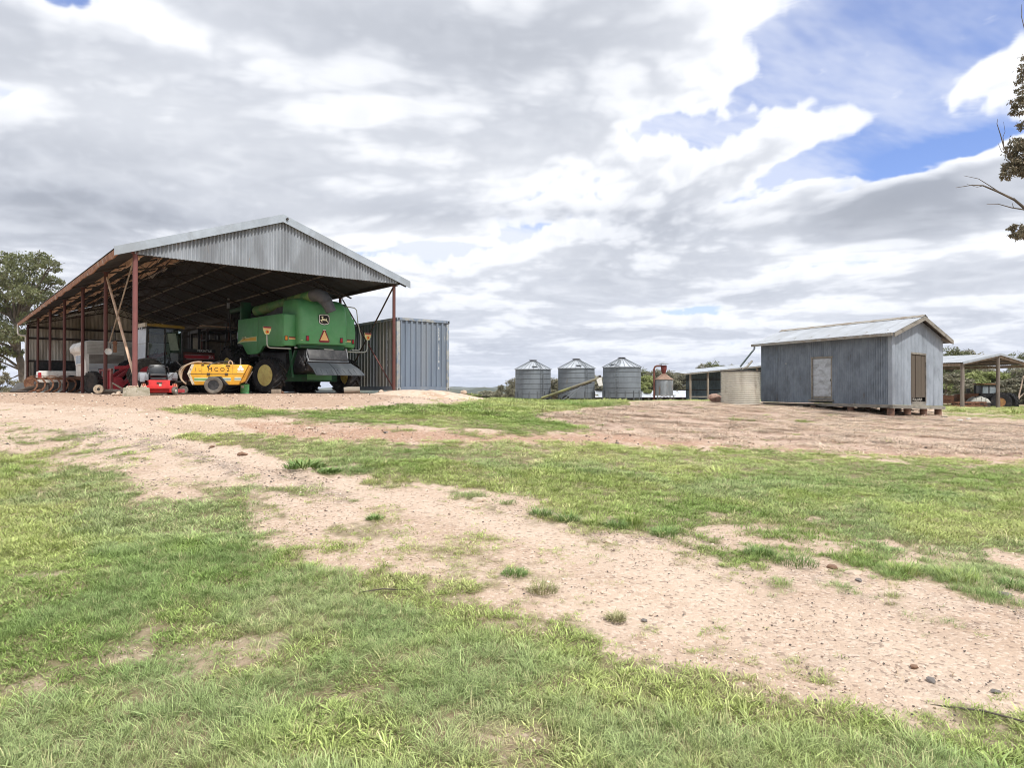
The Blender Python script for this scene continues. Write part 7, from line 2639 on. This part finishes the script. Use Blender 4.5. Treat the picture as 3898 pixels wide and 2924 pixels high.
mb.build('trunk', M_BARKDARK, lt_, smooth=True)
o = bpy.data.objects.new('crown', leaves_mesh('crown', cl_, 1300, .25, 5, L_GUM))
COL.objects.link(o)
o.parent = lt_
p = Vector(((10 - CU) * 52 / FPX, 52, .3))
tree('bush', 'small grey bush at the left edge beyond the shed corner', p, 2.6, 1.0, 12, 420, .16, L_GREY, M_BARKDARK, low=.2, fork=.1, ncl=9)

# the gum at the right edge: trunk outside the frame, branches reaching in
RTD = 22.0
rt = thing('gum_tree', 'near gum tree reaching in from right edge with bare twigs and brownish leaves', 'tree', ((4330 - CU) * RTD / FPX, RTD, .2))
org = Vector(rt.location)
mb = MB()
q = lambda u, v, d=0.0: at(u, v, RTD + d) - org
mb.tube([(0, 0, -.3), (.05, 0, 2.0), (-.1, .1, 4.5), (.1, .1, 7.0), (0, 0, 9.5), (-.3, 0, 12)], [.36, .32, .28, .22, .16, .09], 12)
for pts, r0, r1 in (([q(4330, 1120), q(4100, 900), q(3960, 820), q(3898, 790), q(3862, 760), q(3800, 730), q(3742, 706), q(3700, 704), q(3638, 714)], .07, .006),
                    ([q(3815, 738), q(3770, 708), q(3725, 680), q(3668, 668)], .018, .005),
                    ([q(3940, 810), q(3895, 797), q(3850, 790), q(3800, 776), q(3756, 777)], .028, .006),
                    ([q(3872, 770), q(3860, 752)], .014, .006), ([q(3858, 790), q(3853, 772)], .012, .005), ([q(3740, 707), q(3720, 712), q(3680, 700)], .009, .004),
                    ([q(3905, 640), q(3850, 600), q(3822, 560), q(3808, 510), q(3795, 470), q(3798, 452)], .028, .006),
                    ([q(3840, 590), q(3812, 575), q(3800, 545)], .012, .005), ([q(3822, 555), q(3818, 520), q(3826, 500), q(3820, 462)], .011, .004),
                    ([q(4330, 600), q(4050, 560), q(3930, 600), q(3880, 620)], .07, .02), ([q(4330, 1000), q(4060, 850), q(3950, 850), q(3895, 870)], .05, .012),
                    ([q(4330, 260), q(4050, 180), q(3940, 200), q(3898, 260), q(3890, 330)], .06, .012), ([q(3940, 200), q(3905, 130), q(3888, 60), q(3889, 15)], .02, .005),
                    ([q(3950, 380), q(3900, 390), q(3868, 380), q(3850, 390)], .02, .006)):
    mb.tube(pts, [r0 + (r1 - r0) * i / (len(pts) - 1) for i in range(len(pts))], 7)
mb.build('trunk', M_BARKDARK, rt, smooth=True)
cl_ = []
for (u, v, ru, rv, k) in [(3868, 560, 34, 40, .9), (3900, 590, 40, 52, 1.3), (3862, 632, 38, 30, 1.1), (3835, 650, 14, 28, .35), (3905, 640, 30, 40, .8), (3893, 245, 14, 36, .35), (3898, 320, 16, 44, .5), (3872, 390, 22, 26, .4), (3898, 385, 20, 20, .3), (3880, 415, 16, 22, .3), (3895, 470, 12, 20, .25),
                          (3880, 868, 28, 24, .55), (3868, 890, 12, 22, .2), (3902, 880, 20, 26, .4), (4000, 300, 80, 200, 1.5), (4050, 620, 90, 120, 1.5), (4200, 200, 150, 200, 2), (4350, 100, 200, 200, 2)]:
    c = at(u, v, RTD) - org
    k_ = RTD / FPX
    cl_.append((tuple(c), (ru * k_, .35, rv * k_), k))
o = bpy.data.objects.new('crown', leaves_mesh('crown', cl_, 900, .105, 6, L_BROWN, droop=.9))
COL.objects.link(o)
o.parent = rt

# tree belt behind silos and sheds: four kinds, copied with their parts
kinds = []
for i, (lm, H, sp_, per, sz, kw) in enumerate([(L_GREY, 10, 3.6, 620, .42, dict(ncl=13)), (L_BRIGHT, 7, 3.4, 700, .40, dict(ncl=14, fork=.15, low=.16)), (L_GUM, 11, 4.0, 620, .42, dict(ncl=14, low=.3)), (L_GREY, 6, 3.0, 640, .36, dict(ncl=12, fork=.12, low=.12))]):
    kinds.append(tree('gum_tree', None, (0, 0, 0), H, sp_, 300 + i, per, sz, lm, M_BARK if i != 2 else M_BARKDARK, **kw))
KH = [10, 7, 11, 6]
used = [False] * 4


def place(kind, u, Y, vtop, w, label, group):
    """Stand a tree of the belt at bearing u, its top at picture row vtop."""
    x = (u - CU) * Y / FPX
    zb = gz(x, Y) - .2
    zt = EYE + (1482 - vtop) * Y / FPX
    s = (zt - zb) / KH[kind]
    if used[kind]:
        t = copy_tree(kinds[kind])
    else:
        t = kinds[kind]
        used[kind] = True
    t.location = (x, Y, zb)
    t.rotation_euler = (0, 0, random.uniform(0, 6.28))
    w *= 1.9
    t.scale = (s * w, s * w, s)
    tag(t, label, 'tree', group)
    return t


random.seed(19)
B1 = 'gum trees behind the silos'
B2 = 'bushy trees behind the pole barn'
for a in [(0, 1952, 128, 1443, .40, 'grey gum tree just left of the leftmost silo', B1), (3, 1915, 130, 1464, .45, 'low grey bush left of the leftmost silo', B1),
          (3, 1870, 135, 1487, 1.4, 'lowest bush at the foot of the granite outcrop skyline', B1), (1, 1800, 140, 1497, 1.6, 'flat green bush beyond the granite outcrop', B1), (3, 1745, 150, 1496, 1.5, 'grey bush beyond the right corner of the container', B1),
          (0, 2108, 130, 1440, .8, 'grey gum tree between leftmost and middle silos', B1), (2, 2086, 140, 1452, .7, 'dark gum tree showing at the right side of leftmost silo', B1),
          (0, 2278, 128, 1432, .8, 'grey gum tree between middle and rightmost silos', B1), (3, 2262, 122, 1452, .8, 'low grey tree behind the head of the grain auger', B1),
          (2, 2455, 135, 1404, .7, 'tall dark gum tree right of the rightmost silo', B1), (1, 2470, 125, 1428, .8, 'bright green tree between rightmost silo and red pipe', B1), (0, 2500, 132, 1410, .7, 'grey gum tree right behind the red cyclone', B1),
          (0, 2562, 130, 1414, .7, 'grey gum tree right of the rusty conical bin', B1), (3, 2545, 124, 1440, .8, 'rounded grey bush beside the conical bin wall', B1), (0, 2598, 126, 1422, .7, 'grey gum tree at the left post of the skillion shed', B1), (1, 2440, 122, 1450, .7, 'low bright bush beside the rightmost silo', B1),
          (2, 2725, 150, 1377, .62, 'rounded gum crown above the skillion roof', B1), (0, 2690, 150, 1390, .6, 'smaller gum crown above the left part of skillion roof', B1), (0, 2790, 155, 1393, .5, 'low gum crown above the right part of skillion roof', B1), (2, 2862, 155, 1385, .5, 'gum crown showing left of the iron shed eave', B1),
          (2, 3640, 118, 1322, .55, 'tall gum crown above the pole barn roof beside the iron shed', B2), (0, 3690, 120, 1336, .55, 'pale gum crown above the middle of pole barn roof', B2), (0, 3602, 120, 1350, .5, 'low gum crown at the iron shed corner above the barn roof', B2),
          (2, 3885, 100, 1345, .5, 'dark gum tree above the barn roof at the right edge', B2),
          (3, 3600, 84, 1418, 1.0, 'grey bush seen between iron shed and first barn post', B2), (2, 3640, 92, 1405, .6, 'dark gum tree behind the first barn post', B2), (1, 3690, 86, 1420, .9, 'bright bush left of the dark back post of barn', B2), (1, 3740, 88, 1412, .9, 'bright bush above the old tractor bonnet', B2),
          (0, 3765, 94, 1405, .7, 'grey gum tree above the old tractor cab', B2), (1, 3800, 88, 1414, .9, 'bright bush behind the second barn post', B2), (3, 3835, 80, 1440, .9, 'grey bush above the large tractor tyre', B2), (1, 3872, 86, 1410, .9, 'bright tree right of the large tractor tyre', B2), (0, 3900, 82, 1400, .7, 'grey gum with pale leaning trunk at the right edge', B2), (3, 3935, 80, 1420, 1.0, 'grey bush cut by the right edge', B2), (0, 3960, 90, 1380, .8, 'gum tree beyond the right edge', B2)]:
    place(*a)
ln = thing('bare_tree', 'pale bare leaning trunk standing right of the large tractor tyre', 'tree', tuple(Vector(((3872 - CU) * 74 / FPX, 74, gz((3872 - CU) * 74 / FPX, 74)))))
o0 = Vector(ln.location)
mb = MB()
mb.tube([(0, 0, -.2), at(3880, 1500, 74) - o0, at(3888, 1470, 74) - o0, at(3896, 1430, 74) - o0], [.09, .075, .06, .035], 8)
mb.tube([at(3878, 1517, 74) - o0, at(3895, 1500, 74) - o0, at(3910, 1485, 74) - o0], [.05, .035, .02], 7)
mb.build('trunk', mat('pale_bark', (.50, .38, .30), .8, 0, col2=(.36, .28, .22), scale=2), ln, smooth=True)
random.seed(5)

# ================================================================== tussocks, stones and sticks one can tell apart
def blade_mat(name, a, b):
    m = bpy.data.materials.new(name)
    m.use_nodes = True
    nt = m.node_tree
    bs = nt.nodes['Principled BSDF']
    ge = nt.nodes.new('ShaderNodeNewGeometry')
    r = X(nt, ge.outputs['Random Per Island'])
    c = mixc(nt, r, a, b)
    nt.links.new(c.k, bs.inputs['Base Color'])
    bs.inputs['Roughness'].default_value = .65
    bs.inputs['Specular IOR Level'].default_value = .25
    return m


G_WEED = blade_mat('weed_leaves', (.10, .19, .05), (.25, .35, .12))
G_TUFT = blade_mat('tussock_blades', (.20, .30, .07), (.42, .48, .17))
G_DRYTUFT = blade_mat('dry_tussock_blades', (.22, .24, .10), (.42, .38, .22))
for k, (u, v, wpx, hpx, m_, cat, lb) in enumerate([
        (1160, 1782, 150, 42, G_WEED, 'weed', 'large dark green leafy weed beside the pale track'),
        (1255, 1800, 80, 24, G_WEED, 'weed', 'smaller dark green weed right of the large leafy weed'),
        (2060, 1962, 90, 40, G_WEED, 'grass tussock', 'dark tussock at the upper left end of the track bank'),
        (2160, 1985, 100, 46, G_WEED, 'grass tussock', 'second dark tussock along the track bank'),
        (2260, 1998, 90, 44, G_TUFT, 'grass tussock', 'mid green tussock in the middle of the track bank'),
        (2345, 2012, 90, 46, G_WEED, 'grass tussock', 'dark tussock just left of the tall bright one on the bank'),
        (2405, 1998, 80, 74, G_TUFT, 'grass tussock', 'tallest bright green tussock on the track bank'),
        (2530, 2040, 110, 46, G_WEED, 'grass tussock', 'blue-green tussock hanging over the stony edge of the track'),
        (2890, 2112, 110, 44, G_WEED, 'grass tussock', 'dark tussock on the right part of the track bank'),
        (3030, 2148, 150, 46, G_WEED, 'grass tussock', 'wide dark tussock below the bank beside brown stones'),
        (3270, 2125, 70, 26, G_TUFT, 'grass tussock', 'small tussock high on the right of the bank'),
        (3440, 2185, 110, 44, G_TUFT, 'grass tussock', 'bright green tussock on sand at the right of the track'),
        (3640, 2212, 150, 54, G_TUFT, 'grass tussock', 'widest spiky tussock at the right of the track'),
        (3860, 2240, 110, 36, G_WEED, 'grass tussock', 'dark tussock by the right edge near the dark slab'),
        (1960, 2190, 100, 36, G_WEED, 'grass tussock', 'dark green tussock alone at the lower side of the track'),
        (2065, 2255, 110, 50, G_DRYTUFT, 'grass tussock', 'half dry tussock at the lower edge of the track'),
        (1425, 1980, 60, 26, G_WEED, 'grass tussock', 'small weed in the middle of the gravelly strip'),
        (2345, 2365, 70, 40, G_DRYTUFT, 'grass tussock', 'thin stalky tussock on the lower side of the gravel'),
        (2790, 1602, 55, 18, G_TUFT, 'grass tussock', 'bright tussock on dry straw below the water tank'),
        (3050, 1610, 44, 16, G_TUFT, 'grass tussock', 'small bright tussock on dry straw below the iron shed door'),
        (2860, 1604, 40, 10, G_TUFT, 'grass tussock', 'low tuft between the two bright tussocks on dry straw'),
        (3850, 1575, 70, 24, G_TUFT, 'grass tussock', 'long green tussock right of the large tractor tyre'),
        (3640, 1568, 50, 16, G_TUFT, 'grass tussock', 'green tussock at the foot of the first barn post')]):
    p = hit(u, v)
    sc_ = (p - Vector((0, 0, EYE))).length / FPX
    w_, h_ = wpx * sc_, hpx * sc_ * 1.15
    near = p.y < 14
    tm = tuft_mesh('grass_tussock' if cat != 'weed' else 'weed', m_, 260 if near else 120, w_ * .50, h_ * .35, h_ * 1.2, max(.0045, sc_ * 2.0) * (2.2 if cat == 'weed' else 1), 1.15 if cat != 'weed' else 1.35, 200 + k, 0.0, .8)
    COL.objects.link(tm)
    tm.location = p
    tag(tm, lb, cat)
for k, (u, v, d, m_, lb) in enumerate([
        (921, 1732, .17, M_STONEBROWN, 'rounded brown stone alone on the pale track'),
        (806, 1703, .11, M_STONEBROWN, 'small brown stone up the pale track from the rounded brown one'),
        (1470, 1648, .12, M_STONEGREY, 'dark stone on the edge of the narrow red track'),
        (1178, 1633, .15, M_STONEPALE, 'broad pale stone on the left of the narrow red track'),
        (1232, 1650, .12, M_STONEPALE, 'pale stone below the narrow red track'),
        (3817, 2272, .14, M_STONEGREY, 'dark blue-grey slab at the right edge of the track'),
        (3545, 2596, .07, M_STONEGREY, 'flat dark stone half buried near the lower right gravel'),
        (3790, 2635, .06, M_STONEGREY, 'dark flat stone nearest to the lower right edge'),
        (3480, 2543, .07, M_STONEBROWN, 'brown flat stone above the half buried dark stone'),
        (2452, 2368, .06, M_STONEGREY, 'dark stone beside the thin stalky tussock'),
        (2478, 2344, .04, M_STONEPALE, 'pale chip beside the dark stone and stalky tussock'),
        (3165, 2165, .13, M_STONEBROWN, 'broad brown stone below the bank of tussocks'),
        (3250, 2188, .14, M_STONEPALE, 'broad tan stone right of the brown stone under the bank'),
        (3270, 2215, .09, M_STONEGREY, 'dark flat stone below the tan stone'),
        (2310, 2065, .12, M_STONEPALE, 'white stone among dark gravel at the left of the track'),
        (1822, 1908, .20, M_STONEPALE, 'long pale rock at the grassy edge of the track'),
        (2350, 1689, .10, M_STONEGREY, 'black stump of charcoal on the dry straw')]):
    p = hit(u, v)
    o = MB().rock((0, 0, d * .04), (d, d * .72, d * .42), 140 + k, 1 if d < .1 else 2, .5).build('stone', m_, None, loc=tuple(p), rot=(0, 0, k * 1.3))
    tag(o, lb, 'stone')
for k, (u, v, L, rz_, lb) in enumerate([(3800, 2745, .55, -28, 'thin dark stick on the grass at the lower right corner'), (1480, 2260, .4, 10, 'short dry twig lying in grass below the track'), (390, 2010, .3, 60, 'dry pale stalk lying in the left lawn')]):
    p = hit(u, v)
    o = MB().tube([(-L / 2, 0, .012), (-L * .1, .02, .022), (L * .2, -.01, .018), (L / 2, .02, .012)], [.004, .005, .004, .002], 6).build('stick', M_BARKDARK if k < 2 else M_TIMBER, None, smooth=True, loc=tuple(p), rot=(0, 0, R(rz_)))
    tag(o, lb, 'stick')

# ================================================================== the air
hz_m = bpy.data.materials.new('haze_air')
hz_m.use_nodes = True
hn = hz_m.node_tree
hn.nodes.clear()
ho = hn.nodes.new('ShaderNodeOutputMaterial')
pv_ = hn.nodes.new('ShaderNodeVolumePrincipled')
pv_.inputs['Color'].default_value = (.80, .88, 1.0, 1)
pv_.inputs['Density'].default_value = .00009
hn.links.new(pv_.outputs[0], ho.inputs['Volume'])
hz = MB().box((0, 0, -15), (18400, 18400, 100)).build('haze', hz_m)
tag(hz, kind='stuff')
